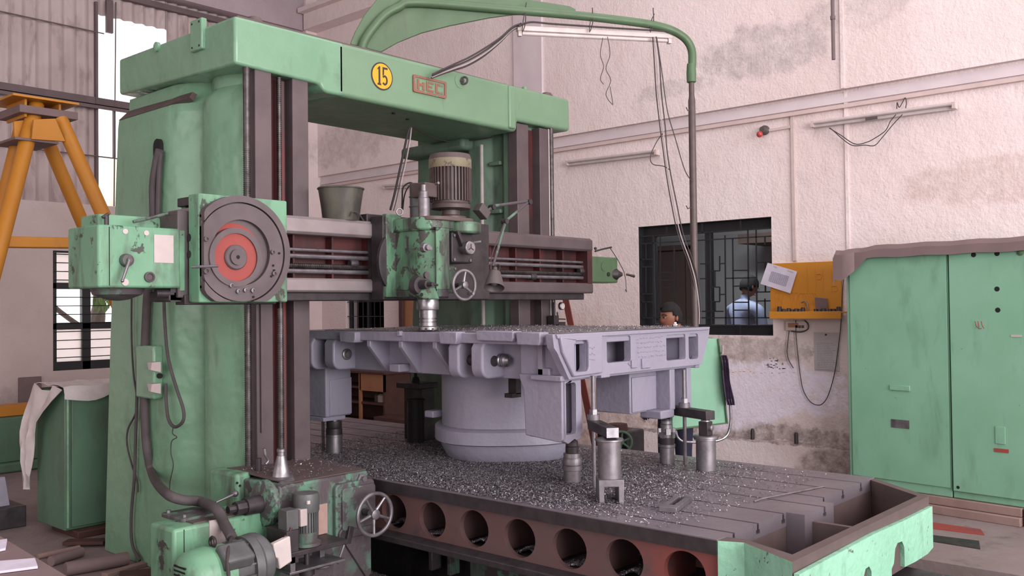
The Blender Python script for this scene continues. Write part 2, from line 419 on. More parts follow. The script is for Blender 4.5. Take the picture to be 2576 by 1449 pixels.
# ================================================================== SETTING
def wall_plaster(name, base, var, stains_and_light=(), cracks=True):
    k = NT(name); b = srgb(base)
    c = k.mix(k.ramp(k.noise(0.7, 5, 0.6), 0.38, 0.66), b, srgb(var))
    c = k.mix(k.math('MULTIPLY', k.ramp(k.noise(1.6, 8, 0.72), 0.56, 0.74), 0.22), c, srgb('#b09c9a'))
    c = k.mix(k.math('MULTIPLY', k.ramp(k.noise(16, 6, 0.7), 0.68, 0.76), 0.5), c, srgb('#b49f9b'))
    for cc, r, col, amt, wob, sc in stains_and_light:
        c = k.mix(k.math('MULTIPLY', k.blob(cc, r, wob, sc), k.math('MULTIPLY', k.ramp(k.noise(9, 7, 0.75), 0.30, 0.66), amt)), c, srgb(col))
    h = k.math('ADD', k.noise(7, 6, 0.6), k.math('MULTIPLY', k.noise(38, 4, 0.6), 0.5))
    return k.out(c, 0.92, 0.0, k.bump(h, 0.6, 0.02), 0.15)
M['wall_pink'] = wall_plaster('pink_white_plaster', '#e3d5d5', '#dbcac9', [
    ((8, 4.9, 3.75), (1, 0.55, 0.10), '#a39d9c', 0.55, 0.4, 5), ((8, 3.95, 3.95), (1, 0.7, 0.28), '#a29a9a', 0.75, 0.35, 4),
    ((8, 3.0, 4.15), (1, 0.5, 0.22), '#a8a09e', 0.55, 0.4, 4), ((8, 2.1, 4.25), (1, 0.9, 0.14), '#8b7f7b', 0.55, 0.4, 6),
    ((8, 2.0, 2.55), (1, 0.75, 0.22), '#b79e97', 0.6, 0.3, 4), ((8, 10.0, 3.85), (1, 0.9, 0.32), '#a39798', 0.6, 0.4, 4),
    ((8, 4.15, 1.16), (1, 0.75, 0.14), '#6d5f58', 0.65, 0.4, 12), ((8, 4.1, 0.40), (1, 1.3, 0.10), '#5d4f48', 0.8, 0.5, 10),
    ((8, 3.2, 0.6), (1, 0.30, 0.4), '#7a665e', 0.35, 0.4, 6), ((8, 7.0, 0.45), (1, 2.5, 0.30), '#9d7c6e', 0.6, 0.4, 5),
    ((8, 6.4, 1.0), (1, 1.6, 0.6), '#c9a294', 0.45, 0.35, 3), ((8, 4.0, 0.80), (1, 0.9, 0.28), '#ece4f2', 1.7, 0.3, 4), ((8, 4.35, .60), (1, .5, .24), '#ece4f2', 1.7, 0.3, 4)])  # lavender tone, with extra lightness painted in where the light falls off
M['wall_up'] = M['wall_pink']
M['plinth'] = wall_plaster('soiled_plinth', '#ded2d4', '#c6b5b2', [((8, 4.4, 0.34), (1, 3.0, 0.035), '#5b4c45', 0.9, 0.4, 12), ((8, 3.1, 0.15), (1, .6, .2), '#6b5a52', .8, .3, 5), ((8, 7.0, 0.15), (1, 1.8, .25), '#9a7a6c', .8, .3, 5)])
M['wall_grey'] = wall_plaster('grey_white_plaster', '#d0c1bf', '#c3b3b1', [((4.3, 11, 0.45), (1.2, 1, 0.35), '#8a7b78', 0.5, 0.3, 4)])
M['trim_pink'] = plain('pink_trim', '#cdb7b4', 0.8, 0, 0.88, 6, 0.1)
M['trim_lav'] = plain('lavender_trim', '#d3c6cb', 0.8, 0, 0.9, 4, 0.1)
M['concrete'] = wall_plaster('grey_beam_concrete', '#b3a5ab', '#a2949a')
M['asbestos'] = paint('cement_sheet', '#c6b6b6', '#b4a4a4', grime='#958687', grime_at=0.62, rough=0.8, bump=0.08)
M['girt'] = plain('brown_girt', '#6d5e60', 0.7, 0, 0.8, 6, 0.1)
def floor_mat():
    k = NT('workshop_floor')
    c = k.mix(k.ramp(k.noise(0.9, 6, 0.6), 0.35, 0.68), srgb('#8f8082'), srgb('#7a6b69'))
    c = k.mix(k.ramp(k.noise(5, 7, 0.7), 0.55, 0.7), c, srgb('#6b5f60'))
    c = k.mix(k.ramp(k.noise(30, 5, 0.7), 0.62, 0.72), c, srgb('#9c8c8b'))
    return k.out(c, k.ramp(k.noise(3, 4), 0.3, 0.7, (0.45,) * 3 + (1,), (0.8,) * 3 + (1,)), 0, k.bump(k.noise(25, 5), 0.25, 0.01))
M['floor'] = floor_mat()
M['pit'] = plain('pit_concrete', '#4f484b', 0.8, 0, 0.75, 4, 0.2)
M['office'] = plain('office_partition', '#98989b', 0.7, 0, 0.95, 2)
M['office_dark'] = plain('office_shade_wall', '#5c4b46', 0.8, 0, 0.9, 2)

HX = 8.0; BY = 11.0
PIT = (3.62, 5.97, -5.0, 7.6)
m = MB(); m.prism([(-7, -7), (14, -7), (14, 13), (-7, 13)], 'Z', -0.12, 0.0, holes=[[(PIT[0], PIT[2]), (PIT[1], PIT[2]), (PIT[1], PIT[3]), (PIT[0], PIT[3])]])
floor = struct('floor', m, 'floor')
m = MB(); m.box(PIT[0] - .1, PIT[1] + .1, PIT[2], PIT[3], -0.42, -0.36)
m.box(PIT[0] - .1, PIT[0], PIT[2], PIT[3], -.36, -.12); m.box(PIT[1], PIT[1] + .1, PIT[2], PIT[3], -.36, -.12)
struct('floor_pit', m, 'pit')

W1 = (3.882, 5.362, 1.295, 2.402); W3 = (9.395, 10.2, 1.2, 2.25)
def rect(y0, y1, z0, z1): return [(y0, z0), (y1, z0), (y1, z1), (y0, z1)]
m = MB(); m.prism(rect(-7, 11.2, -0.1, 3.467), 'X', HX, HX + .22, holes=[rect(*W1), rect(*W3)])
wr = struct('wall_right', m, 'wall_pink', angle=20)
m = MB(); m.box(HX - .055, HX + .22, -7, 11.2, 3.467, 6.4); struct('upper_wall', m, 'wall_pink', wr)
m = MB(); m.box(HX - .022, HX - .001, -7, 10.74, 3.352, 3.395); m.box(HX - .012, HX - .001, -7, 10.74, 3.395, 3.44); struct('trim_1', m, 'trim_lav')
m = MB(); m.box(HX - .032, HX - .001, -7, 10.74, 3.302, 3.338); struct('trim_2', m, 'trim_pink', bevel=.004)
m = MB(); m.prism([(HX - .10, 0), (HX - .001, 0), (HX - .001, .335), (HX - .085, .32)], 'Y', -7, 8.7); struct('baseboard_right', m, 'plinth', bevel=.012)
m = MB(); m.box(HX - .085, HX - .056, 6.56, 6.98, 3.47, 6.4); struct('trim_3', m, 'trim_lav')
m = MB(); m.box(7.76, 8, 10.74, 11, 0, 6.4); struct('trim_4', m, 'wall_pink')
m = MB(); m.box(7.72, 7.945, -7, 10.74, 5.52, 5.74); m.box(7.62, 7.945, -7, 10.74, 5.74, 5.80); struct('trim_5', m, 'wall_pink')

# back wall: plaster below, cement sheets above
m = MB(); m.prism([(-7, 0), (8, 0), (8, 2.86), (-7, 2.86)], 'Y', BY, BY + .2, holes=[[(4.414, .912), (5.62, .912), (5.62, 2.30), (4.414, 2.30)]])
wb = struct('wall_back', m, 'wall_grey')
def sheet(x0, x1, z0, z1, name, mat, y=BY + .03, pitch=.143, amp=.024):
    n = max(8, int((x1 - x0) / pitch * 8)); mm = MB(); rows = []
    for z in (z0, z1): rows.append([(x0 + (x1 - x0) * i / n, y + amp * math.cos((x0 + (x1 - x0) * i / n) * 2 * PI / pitch), z) for i in range(n + 1)])
    mm.grid(rows, .007); return mm.build(name, mat, wb)
x = -5.1
while x < 4.9:
    sheet(x, min(x + 1.02, 4.912), 2.84, 5.75, 'cement_sheet', 'asbestos', BY + .03 + (.012 if int(x * 10) % 2 else 0)); x += 1.0
sheet(5.82, 6.86, 2.84, 5.75, 'cement_sheet', 'asbestos'); sheet(6.84, 7.95, 2.84, 5.75, 'cement_sheet', 'asbestos', BY + .042)
sheet(4.9, 5.85, 5.17, 5.75, 'cement_sheet', 'asbestos', BY + .05)
sheet(4.93, 5.36, 2.86, 3.45, 'translucent_sheet', 'translucent', BY + .06, .2, .02); sheet(5.34, 5.84, 2.86, 3.45, 'translucent_sheet', 'translucent', BY + .07, .2, .02)
m = MB(); m.box(-7, 5.9, BY - .10, BY - .01, 4.04, 4.05); m.box(-7, 5.9, BY - .02, BY, 4.05, 4.15); m.box(-7, 5.9, BY - .10, BY - .085, 4.0, 4.05); m.build('girt', 'girt', wb)
m = MB(); m.box(-7, 7.7, BY - .06, BY, 5.40, 5.47); m.build('girt', 'girt', wb)
m = MB(); m.tube([(-6, BY - .03, 3.46), (5.4, BY - .03, 3.44)], .008); m.tube([(-6, BY - .03, 4.95), (5.0, BY - .03, 4.93)], .008); m.build('tie_wire', 'girt', wb)
m = MB(); m.box(4.90, 4.93, BY - .03, BY + .02, 2.86, 5.3); m.build('edge_post', 'girt', wb)
m = MB(); m.tube([(5.12, BY - .02, 2.86), (5.15, BY - .02, 5.35)], .008); m.box(5.02, 5.10, BY - .06, BY - .02, 4.95, 5.35); m.box(5.11, 5.135, BY - .04, BY, 3.45, 4.05); m.build('hanger_strap', 'girt', wb)
m = MB(); m.box(-7, 7.76, 10.78, 11.0, 5.52, 6.4); struct('trim_6', m, 'concrete')
m = MB(); m.box(-7.1, -6.9, -7, 11.2, 0, 6.4); struct('wall_left', m, 'wall_grey')
m = MB(); m.box(-7, 8.2, -7, 11.2, 6.4, 6.5)
struct('ceiling', m, 'concrete')
# left window
w2 = thing('window_2', '', ''); del w2['label']; del w2['category']; w2['kind'] = 'structure'
m = MB(); fx0, fx1, fz0, fz1 = 4.414, 5.62, .912, 2.30
m.prism(rect(fx0, fx1, fz0, fz1), 'Y', BY + .02, BY + .09, holes=[rect(fx0 + .05, fx1 - .05, fz0 + .10, fz1 - .02)])
m.box(4.755, 4.855, BY + .02, BY + .09, fz0, fz1); m.box(fx0, fx1, BY + .02, BY + .09, 1.86, 1.93); m.box(fx0, fx1, BY + .02, BY + .09, 1.385, 1.46); m.build('window_frame', 'black_paint', w2, bevel=.004)
for i in range(13):
    z = 1.06 + i * .1; m = MB(); m.tube([(fx0 + .03, BY + .01, z), (fx1 - .03, BY + .01, z)], .006, 6); m.build('grille_bar', 'black_paint', w2)
for x0, x1 in ((4.46, 4.755), (4.855, 5.57)):
    for z0, z1 in ((1.01, 1.385), (1.93, 2.28)):
        m = MB(); m.box(x0, x1, BY + .05, BY + .056, z0, z1); m.build('frosted_pane', 'frost', w2)
# tree outside that window
tr = thing('garden_tree', 'bare branch and long green leaves of a tree seen through the dark left window', 'tree', (5.0, 12.4, 0))
m = MB(); m.tube([(5.62, 12.5, 0), (5.58, 12.5, 1.2), (5.66, 12.6, 2.0), (5.5, 12.7, 3.2)], [.11, .10, .08, .05], 10, 5); m.build('trunk', 'bark', tr)
m = MB(); m.tube([(5.6, 12.5, 1.25), (5.2, 12.45, 1.50), (4.75, 12.4, 1.86)], .035, 8, 4); m.build('branch', 'bark', tr)
m = MB(); rnd = random.Random(3)
for c in ((4.9, 12.3, 2.12), (5.45, 12.3, 2.05), (5.6, 12.3, 1.85), (5.3, 12.35, 2.2), (5.5, 12.2, 1.75)):
    for i in range(16):
        a = rnd.uniform(0, 2 * PI); l = rnd.uniform(.14, .24); p = Vector(c) + Vector((rnd.uniform(-.12, .12), rnd.uniform(-.1, .1), rnd.uniform(-.05, .1)))
        t = Vector((math.cos(a) * .5, math.sin(a) * .3, -1)).normalized(); s = t.cross(Vector((.2, 1, .1))).normalized() * .022
        m.add([p, p + t * l * .5 + s, p + t * l, p + t * l * .5 - s], [(0, 1, 2, 3)])
lv = m.build('foliage', 'leaf', tr, kind='stuff', recalc=False)

# right window with its grille, and the office behind it
w1 = thing('window_1', '', ''); del w1['label']; del w1['category']; w1['kind'] = 'structure'
y0, y1, z0, z1 = W1
m = MB(); m.prism(rect(y0, y1, z0, z1), 'X', HX + .10, HX + .17, holes=[rect(y0 + .03, 4.58, z0 + .10, z1 - .10), rect(4.64, y1 - .13, z0 + .10, z1 - .10)]); m.build('window_frame', 'black_paint', w1, bevel=.005)
m = MB(); m.box(HX + .01, HX + .22, y0, y0 + .006, z0, z1); m.box(HX + .01, HX + .22, y1 - .006, y1, z0, z1); m.box(HX + .01, HX + .22, y0, y1, z0, z0 + .006); m.box(HX + .01, HX + .22, y0, y1, z1 - .006, z1); m.build('lining', 'black_paint', w1)
for a, b in ((y0 + .03, 4.565), (4.645, y1 - .13)):
    m = MB(); m.box(HX + .13, HX + .134, a, b, z0 + .14, z1 - .13); m.build('glass_pane', 'glass', w1)
S4 = 4.026
def gp(a, b): return at(1620 + a / S4, 500 + b / S4, X=HX + .03)
BARS = [((-55, 385), (1300, 296)), ((-55, 458), (1300, 378)), ((-55, 1205), (1312, 1205)), ((-55, 1282), (1312, 1282)),
        ((95, 380), (95, 1280)), ((165, 380), (165, 1205)), ((305, 480), (310, 1205)), ((375, 370), (380, 430)), ((820, 370), (830, 1280)), ((898, 400), (908, 1280)), ((1052, 310), (1062, 1280)), ((1135, 300), (1145, 1280)),
        ((625, 420), (632, 1280)), ((500, 350), (505, 1280)), ((-30, 460), (-25, 1280)), ((20, 460), (22, 615)), ((20, 690), (22, 965)), ((20, 1045), (22, 1205)), ((-50, 615), (90, 612)), ((-50, 690), (90, 688)), ((-50, 965), (90, 963)), ((-50, 1045), (90, 1045)),
        ((675, 730), (767, 730)), ((767, 580), (767, 730)), ((767, 657), (822, 655)), ((718, 730), (720, 890)), ((678, 895), (767, 895)), ((767, 895), (767, 1042)), ((767, 970), (825, 968)), ((678, 1042), (767, 1042)), ((720, 1042), (722, 1140)), ((560, 1140), (805, 1140)),
        ((905, 727), (1057, 725)), ((825, 806), (1140, 800)), ((905, 886), (1062, 882)), ((908, 1048), (1060, 1048)), ((908, 1128), (1060, 1128)), ((1140, 648), (1290, 640)), ((1228, 642), (1230, 942)), ((1140, 946), (1300, 942)), ((1140, 1036), (1300, 1034)), ((1225, 1010), (1228, 1205)),
        ((230, 285), (231, 362)), ((590, 245), (592, 345)), ((978, 215), (980, 300)), ((1225, 383), (1226, 465)), ((978, 1290), (980, 1370)), ((185, 745), (295, 742)), ((130, 825), (370, 822)), ((185, 897), (300, 895)), ((570, 660), (680, 658)), ((570, 810), (680, 808))]
for a, b in BARS:
    p, q = gp(*a), gp(*b); d = (q - p); w = Vector((1, 0, 0)); s = d.cross(w).normalized()
    m = MB(); m.obox((p + q) / 2, d, s, w, d.length / 2, .006, .005); m.build('grille_bar', 'black_paint', w1)
# office behind
m = MB(); m.box(11.4, 11.5, 2.2, at(1645, 700, X=11.4).y, 0, 3.1); m.box(11.4, 11.5, at(1637, 700, X=11.4).y, 8.6, 0, 3.1)
m.box(11.4, 11.5, at(1645, 700, X=11.4).y, at(1637, 700, X=11.4).y, 2.05, 3.1); m.box(8.22, 11.5, 2.1, 2.2, 0, 3.1); m.box(8.22, 11.5, 8.5, 8.6, 0, 3.1); struct('wall_office', m, 'office')
m = MB(); m.box(8.22, 14, 1.8, 8.6, 3.1, 3.2); struct('ceiling_office', m, 'office')
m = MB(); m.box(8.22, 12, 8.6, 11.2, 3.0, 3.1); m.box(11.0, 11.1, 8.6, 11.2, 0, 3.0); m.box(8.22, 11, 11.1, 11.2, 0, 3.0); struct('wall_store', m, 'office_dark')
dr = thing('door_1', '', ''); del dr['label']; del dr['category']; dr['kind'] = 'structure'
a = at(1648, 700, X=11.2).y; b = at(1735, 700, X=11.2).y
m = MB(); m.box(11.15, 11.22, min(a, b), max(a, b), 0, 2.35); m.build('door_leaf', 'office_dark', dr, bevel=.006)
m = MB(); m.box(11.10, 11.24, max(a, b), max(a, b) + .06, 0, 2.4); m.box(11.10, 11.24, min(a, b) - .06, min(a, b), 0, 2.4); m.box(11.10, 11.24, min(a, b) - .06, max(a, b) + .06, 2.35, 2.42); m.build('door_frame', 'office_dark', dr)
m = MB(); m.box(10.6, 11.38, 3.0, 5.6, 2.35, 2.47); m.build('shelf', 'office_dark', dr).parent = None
o = bpy.data.objects['shelf']; o.name = 'loft_shelf'; tag(o, 'grey loft shelf high on the office wall behind the barred window', 'shelf')
area('added_office_light', (9.0, 4.9, 3.05), (9.6, 4.8, 0), 1.2, .3, 48, (0.95, 0.97, 1))  # added lamp without a fitting, brightens the office and the man's back
# far small window and far door
w3 = thing('window_3', '', ''); del w3['label']; del w3['category']; w3['kind'] = 'structure'
y0, y1, z0, z1 = W3
m = MB(); m.prism(rect(y0, y1, z0, z1), 'X', HX + .06, HX + .11, holes=[rect(y0 + .04, (y0 + y1) / 2 - .02, z0 + .05, z1 - .05), rect((y0 + y1) / 2 + .02, y1 - .04, z0 + .05, z1 - .05)]); m.build('window_frame', 'black_paint', w3)
for i in range(5):
    m = MB(); z = z0 + .08 + i * .2; m.box(HX + .02, HX + .03, y0 + .01, y1 - .01, z - .005, z + .005); m.build('grille_bar', 'black_paint', w3)
for i in range(6):
    m = MB(); y = y0 + .1 + i * .12; m.box(HX + .02, HX + .03, y - .005, y + .005, z0, z1); m.build('grille_bar', 'black_paint', w3)
d2 = thing('door_2', '', ''); del d2['label']; del d2['category']; d2['kind'] = 'structure'
m = MB(); m.box(HX - .05, HX - .002, 7.8, 8.93, .3, 2.2); m.build('door_leaf', 'wood_door', d2, bevel=.004)
m = MB(); m.box(HX - .09, HX - .002, 8.93, 9.0, 0, 2.27); m.box(HX - .09, HX - .002, 7.75, 8.93, 2.2, 2.27); m.build('door_frame', 'wood_dark', d2, bevel=.004)
m = MB(); m.cyl((HX - .05, 8.82, 1.15), (HX - .10, 8.82, 1.15), .02); m.tube([(HX - .09, 8.82, 1.15), (HX - .09, 8.72, 1.15)], .01); m.build('door_handle', 'steel_mid', d2)
# ================================================================== PORTAL FRAME (columns and top beam)
pf = thing('portal_frame', 'tall green twin-column frame with a top beam carrying a yellow number disc', 'machine frame', (4.3, 5.2, 0))
def col_section(x0, x1, yb, inset=0.0, mir=False):
    """plan of a column, front at small Y; x0 outer face, x1 face towards the table"""
    s = -1 if mir else 1; X = lambda d: (x0 + s * (d + inset))
    w = abs(x1 - x0) - inset
    p = [(X(0), yb), (X(0), 5.32), (X(.006), 5.27), (X(.03), 5.21), (X(.075), 5.14), (X(.105), 5.10), (X(.115), 5.07), (X(.095), 5.03), (X(.066), 4.975), (X(.052), 4.92), (X(.054), 4.86), (X(.068), 4.78), (X(.092), 4.70), (X(.118), 4.635)]
    return p + [(x0 + s * w, 4.625), (x0 + s * w, yb)]
def column(x0, x1, mir, mat):
    L = []
    for z, yb, ins in ((0, 6.15, 0), (1.4, 6.06, 0), (2.80, 5.94, 0), (2.845, 5.935, 0.004), (2.905, 5.90, .055), (2.99, 5.90, .06)):
        L.append([(x, y, z) for x, y in col_section(x0, x1, yb, ins, mir)])
    m = MB(); m.loft(L); return m
m = column(2.796, 3.31, False, 'green_col')
c1 = m.build('column', 'green_col', pf, bevel=.006)
m = MB(); m.prism([(5.92, 2.842), (5.30, 2.842), (5.24, 2.852), (5.22, 2.90), (5.90, 2.912)], 'X', 2.815, 2.86)
m = MB(); m.add([(2.797, 5.93, 2.848), (2.797, 5.30, 2.848), (2.85, 5.12, 2.88), (2.86, 5.10, 2.91), (2.849, 5.90, 2.911), (2.83, 5.93, 2.84), (2.83, 5.30, 2.84), (2.88, 5.12, 2.86), (2.89, 5.10, 2.90), (2.88, 5.90, 2.905)], [(0, 1, 2, 3, 4), (5, 9, 8, 7, 6), (0, 5, 6, 1), (1, 6, 7, 2), (2, 7, 8, 3), (3, 8, 9, 4), (4, 9, 5, 0)])
m.build('shoulder_grime', 'brown_grime', c1, label='brown greasy dirt lying on the sloping shoulder')
# cable slot, switch box on the outer face
m = MB(); ys = [at(398, 370, X=2.796).y]; p = at(400, 372, X=2.79)
m.prism([(p.y + a, p.z + b) for a, b in rrect(-.045, .045, -.10, .055, .044)], 'X', 2.775, 2.80); m.build('cable_slot', 'hole', c1, label='black oblong cable hole')
y0, y1, z0, z1 = syz(370, 868, 410, 1003, 2.796)
m = MB(); m.box(2.735, 2.80, y0 - .0, y1 + .03, z0, z1); sb = m.build('switch_box', 'green_col', pf, bevel=.012)
for vv in (922, 976):
    p = at(392, vv, X=2.73); m = MB(); m.loft([[(2.735, p.y - .055, p.z - .035), (2.735, p.y + .05, p.z - .03), (2.735, p.y + .05, p.z + .03), (2.735, p.y - .055, p.z + .03)], [(2.69, p.y - .012, p.z - .02), (2.69, p.y + .012, p.z - .02), (2.69, p.y + .03, p.z + .026), (2.69, p.y - .03, p.z + .026)]])
    m.build('rotary_switch', 'plate', sb, bevel=.003, label='pale grey faceted switch knob')
m = MB(); m.cyl((2.77, y0 - .02, (z0 + z1) / 2 - .02), (2.77, y0 + .01, (z0 + z1) / 2 - .02), .016, n=12); m.build('cable_gland', 'black', sb)
# right column: mirrored inner side
L = []
for z, yb, ins in ((0, 5.85, 0), (2.70, 5.66, 0), (2.80, 5.66, 0.0), (2.99, 5.66, 0.0)):
    L.append([(5.20, 4.63, z), (5.20, 4.70, z), (5.235, 4.74, z), (5.235, 4.84, z), (5.20, 4.88, z), (5.16, 4.93, z), (5.15, 5.02, z), (5.19, 5.06, z), (5.20, 5.10, z), (5.20, yb, z), (5.80, yb, z), (5.80, 4.95, z), (5.66, 4.63, z)])
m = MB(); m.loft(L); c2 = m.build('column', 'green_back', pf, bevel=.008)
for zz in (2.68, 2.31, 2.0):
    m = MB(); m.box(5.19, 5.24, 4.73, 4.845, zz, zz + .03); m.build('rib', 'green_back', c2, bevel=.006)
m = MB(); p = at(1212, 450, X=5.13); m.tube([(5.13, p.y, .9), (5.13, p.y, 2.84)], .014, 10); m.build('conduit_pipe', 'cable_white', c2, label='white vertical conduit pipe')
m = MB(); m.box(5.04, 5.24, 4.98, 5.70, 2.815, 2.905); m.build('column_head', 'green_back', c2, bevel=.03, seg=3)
# guideways
def ways(xa, xb, xc, xd, xo, mirror=False):
    g = []
    for a, b in ((xa, xb), (xc, xd)):
        m = MB(); m.box(a, b, 4.55, 4.64, 0.66, 2.975); g.append(m.build('guideway', 'way', pf, bevel=.004))
    m = MB(); m.box(xb - .01, xc + .01, 4.625, 4.66, .66, 2.96); m.build('channel', 'red_dark', pf, label='red oxide channel between the guideways')
    return g
g1 = ways(2.935, 3.045, 3.188, 3.30, 0)
ways(5.19, 5.322, 5.455, 5.566, 0)
m = MB(); m.box(3.105, 3.165, 4.60, 4.63, .66, 2.94); m.build('rack_strip', 'rack_red', pf, label='red painted strip behind the lift screw')
m = MB(); m.box(5.325, 5.36, 4.60, 4.63, .66, 2.9); m.build('rack_strip', 'rack_red', pf, label='red painted strip beside the guideway')
m = MB(); m.box(2.955, 2.97, 4.535, 4.551, .9, 1.65); m.build('scale_strip', 'way', g1[0])
def screw(x, y, r, z0, z1, zt, pitch=.012):
    """lift screw: threaded up to zt, plain above"""
    seq = []; z = z0
    while z < zt:
        seq += [((x, y, z), r), ((x, y, z + pitch * .45), r), ((x, y, z + pitch * .5), r * .86), ((x, y, z + pitch * .95), r * .86)]; z += pitch
    if z1 > zt: seq += [((x, y, zt + .001), r * .95), ((x, y, z1), r * .95)]
    m = MB(); m.rings(seq, 12); return m
p = at(623, 800, Y=4.56)
screw(at(622, 600, Y=4.56).x, 4.56, .0205, .62, 2.97, 2.50).build('lift_screw', 'thread', pf)
screw(at(706, 900, Y=4.575).x, 4.575, .015, .72, 2.95, 2.94).build('lift_screw', 'thread', pf)
screw(at(1387, 450, Y=4.56).x, 4.56, .0205, .6, 2.99, 2.2).build('lift_screw', 'thread', pf)
m = MB(); m.tube([(5.575, 4.56, .7), (5.575, 4.56, 2.98)], .007); m.build('guide_rod', 'white', pf)
# top beam
m = MB(); m.prism([(3.50, 2.905), (5.10, 2.90), (5.165, 2.90), (5.175, 2.93), (5.18, 2.985), (5.815, 2.99), (5.815, 3.25), (3.50, 3.237)], 'Y', 4.53, 5.36)
tb = m.build('top_beam', 'green', pf, bevel=.028, seg=4)
m = MB(); m.loft([[(x, y, z + dz * (1 if z < 3.1 else .3)) for x, z in ((2.796, 2.965), (3.34, 2.95), (3.375, 2.945), (3.395, 2.915), (3.43, 2.905), (3.557, 2.905), (3.557, 3.235), (2.796, 3.235))] for y, dz in ((4.53, 0), (5.92, .05))]); m.build('beam_end', 'green_col', tb, bevel=.03, seg=4)
m = MB(); m.box(5.16, 5.81, 4.56, 5.72, 2.99, 3.248); m.build('beam_end', 'green', tb, bevel=.03, seg=4)
m = MB(); m.box(5.07, 5.145, 4.515, 4.56, 2.915, 3.235); m.build('beam_rib', 'green', tb, bevel=.014, seg=3)
m = MB(); m.box(2.83, 5.79, 4.56, 5.33, 3.232, 3.252); m.build('top_dirt', 'brown_grime', tb, bevel=.006, label='brown dust lying on the beam')
y0, y1, z0, z1 = syz(480, 55, 510, 122, 2.78)
m = MB(); m.box(2.772, 2.81, y0, y1, z0, z1); pl = m.build('blanking_plate', 'green_col', tb, bevel=.008)
for a in (.2, .8):
    for b in (.12, .88):
        m = MB(); q = (2.771, y0 + (y1 - y0) * a, z0 + (z1 - z0) * b); m.cyl(q, (2.775, q[1], q[2]), .007, n=8); m.build('screw_hole', 'hole', pl)
for px_, ry in ((640, 4.62), (1375, 4.62)):
    q = at(px_, 60 if px_ < 900 else 238, Y=ry); m = MB(); m.lathe((q.x, ry, 3.23), [(.05, 0), (.05, .03), (.035, .052), (.012, .06)], 16); m.build('screw_cap', 'brown_grime', tb)
m = MB(); q = at(1327, 222, Y=4.55); m.lathe((q.x, 4.58, 3.22), [(.022, 0), (.022, .045), (.012, .055)], 12); m.build('lifting_stud', 'green', tb)
m = MB(); q = at(395, 118, X=2.79); m.lathe((2.80, q.y, q.z), [(.03, 0), (.03, .02), (.015, .028)], 14, (-1, 0, 0)); m.build('plug', 'green_col', tb)
q = at(1160, 203, Y=4.52); m = MB(); m.lathe((q.x, 4.533, q.z), [(.052, 0), (.052, .006), (.03, .008)], 24, (0, -1, 0)); ey = m.build('eye_boss', 'green', tb)
m = MB(); m.torus((q.x + .012, 4.50, q.z), (1, .4, 0), .024, .008, 16, 6); m.cyl((q.x, 4.53, q.z), (q.x + .01, 4.505, q.z), .012, n=10); m.build('eye_bolt', 'green_dirty', ey)
# number disc and maker's plate
q = at(961, 192, Y=4.528); R15 = (at(988, 192, Y=4.528).x - at(934, 192, Y=4.528).x) / 2
m = MB(); m.lathe((q.x, 4.531, q.z), [(R15, 0), (R15, .004)], 40, (0, -1, 0)); m.cur = 1; m.rings([((q.x, 4.5268, q.z), R15 * .9), ((q.x, 4.5255, q.z), R15 * .9)], 40)
m.cur = 0; nd = m.build('number_disc', ['ink_dark', 'sign'], tb, label='yellow disc with the black number 15')
s = R15 / .5
def glyph(polys, name, mat, par, ox, oz, sc, y0, y1):
    m = MB()
    for pl_ in polys: m.prism([(ox + a * sc, oz + b * sc) for a, b in pl_], 'Y', y0, y1)
    return m.build(name, mat, par, label=None, angle=60)
one = [[(-.20, -.30), (-.05, -.30), (-.05, -.25), (-.085, -.23), (-.085, .30), (-.13, .30), (-.20, .22), (-.20, .19), (-.155, .21), (-.155, -.23), (-.20, -.25)]]
arc = []
for i in range(15): t = math.radians(140 - i * 280 / 14); arc.append((.10 + .125 * math.cos(t), -.115 + .165 * math.sin(t)))
inn = []
for i in range(15): t = math.radians(140 - i * 280 / 14); inn.append((.10 + .062 * math.cos(t), -.115 + .10 * math.sin(t)))
five = [[(.015, .30), (.22, .30), (.22, .235), (.075, .235), (.07, .06), (.01, .02)]] + [[arc[i], arc[i + 1], inn[i + 1], inn[i]] for i in range(14)]
glyph(one, 'digit', 'ink_dark', nd, q.x, q.z, s * 1.12, 4.524, 4.5256); glyph(five, 'digit', 'ink_dark', nd, q.x, q.z, s * 1.12, 4.524, 4.5256)
x0, x1, z0, z1 = fxz(1037, 190, 1121, 240, 4.53); z0 = at(1079, 240, Y=4.53).z; z1 = at(1079, 197, Y=4.53).z
m = MB(); m.prism(rrect(x0, x1, z0, z1, .012), 'Y', 4.518, 4.532, holes=[rrect(x0 + .020, x1 - .020, z0 + .018, z1 - .016, .006)]); m.build('name_plate', 'letter_red', tb, label='embossed frame around worn red letters HEC')
np_ = bpy.data.objects['name_plate']
m = MB(); m.box(x0 + .015, x1 - .015, 4.5245, 4.531, z0 + .005, z1 - .01); m.build('plate_field', 'green', np_)
w = (x1 - x0 - .07); h = (z1 - z0 - .05); zb = z0 + .024; lt = h * .24
def letter(rects, i):
    m = MB(); ox = x0 + .036 + i * (w / 3 + .004)
    for a, b, c, d in rects: m.box(ox + a * w * .29, ox + b * w * .29, 4.5205, 4.526, zb + c * h, zb + d * h)
    m.build('letter', 'letter_red', np_)
letter([(0, .3, 0, 1), (.7, 1, 0, .8), (.3, .7, .38, .62)], 0)
letter([(0, .32, 0, 1), (.3, 1, .8, 1), (.3, .8, .4, .6), (.3, 1, 0, .2)], 1)
letter([(0, .32, 0, 1), (.3, 1, .78, 1), (.3, 1, 0, .2)], 2)
for i, (uu, vv) in enumerate(((990, 285), (1025, 300))):
    q = at(uu, vv, Z=2.9); m = MB(); m.cyl((q.x, q.y, 2.895), (q.x, q.y, 2.905), .012, n=10); m.build('bolt_hole', 'hole', tb)

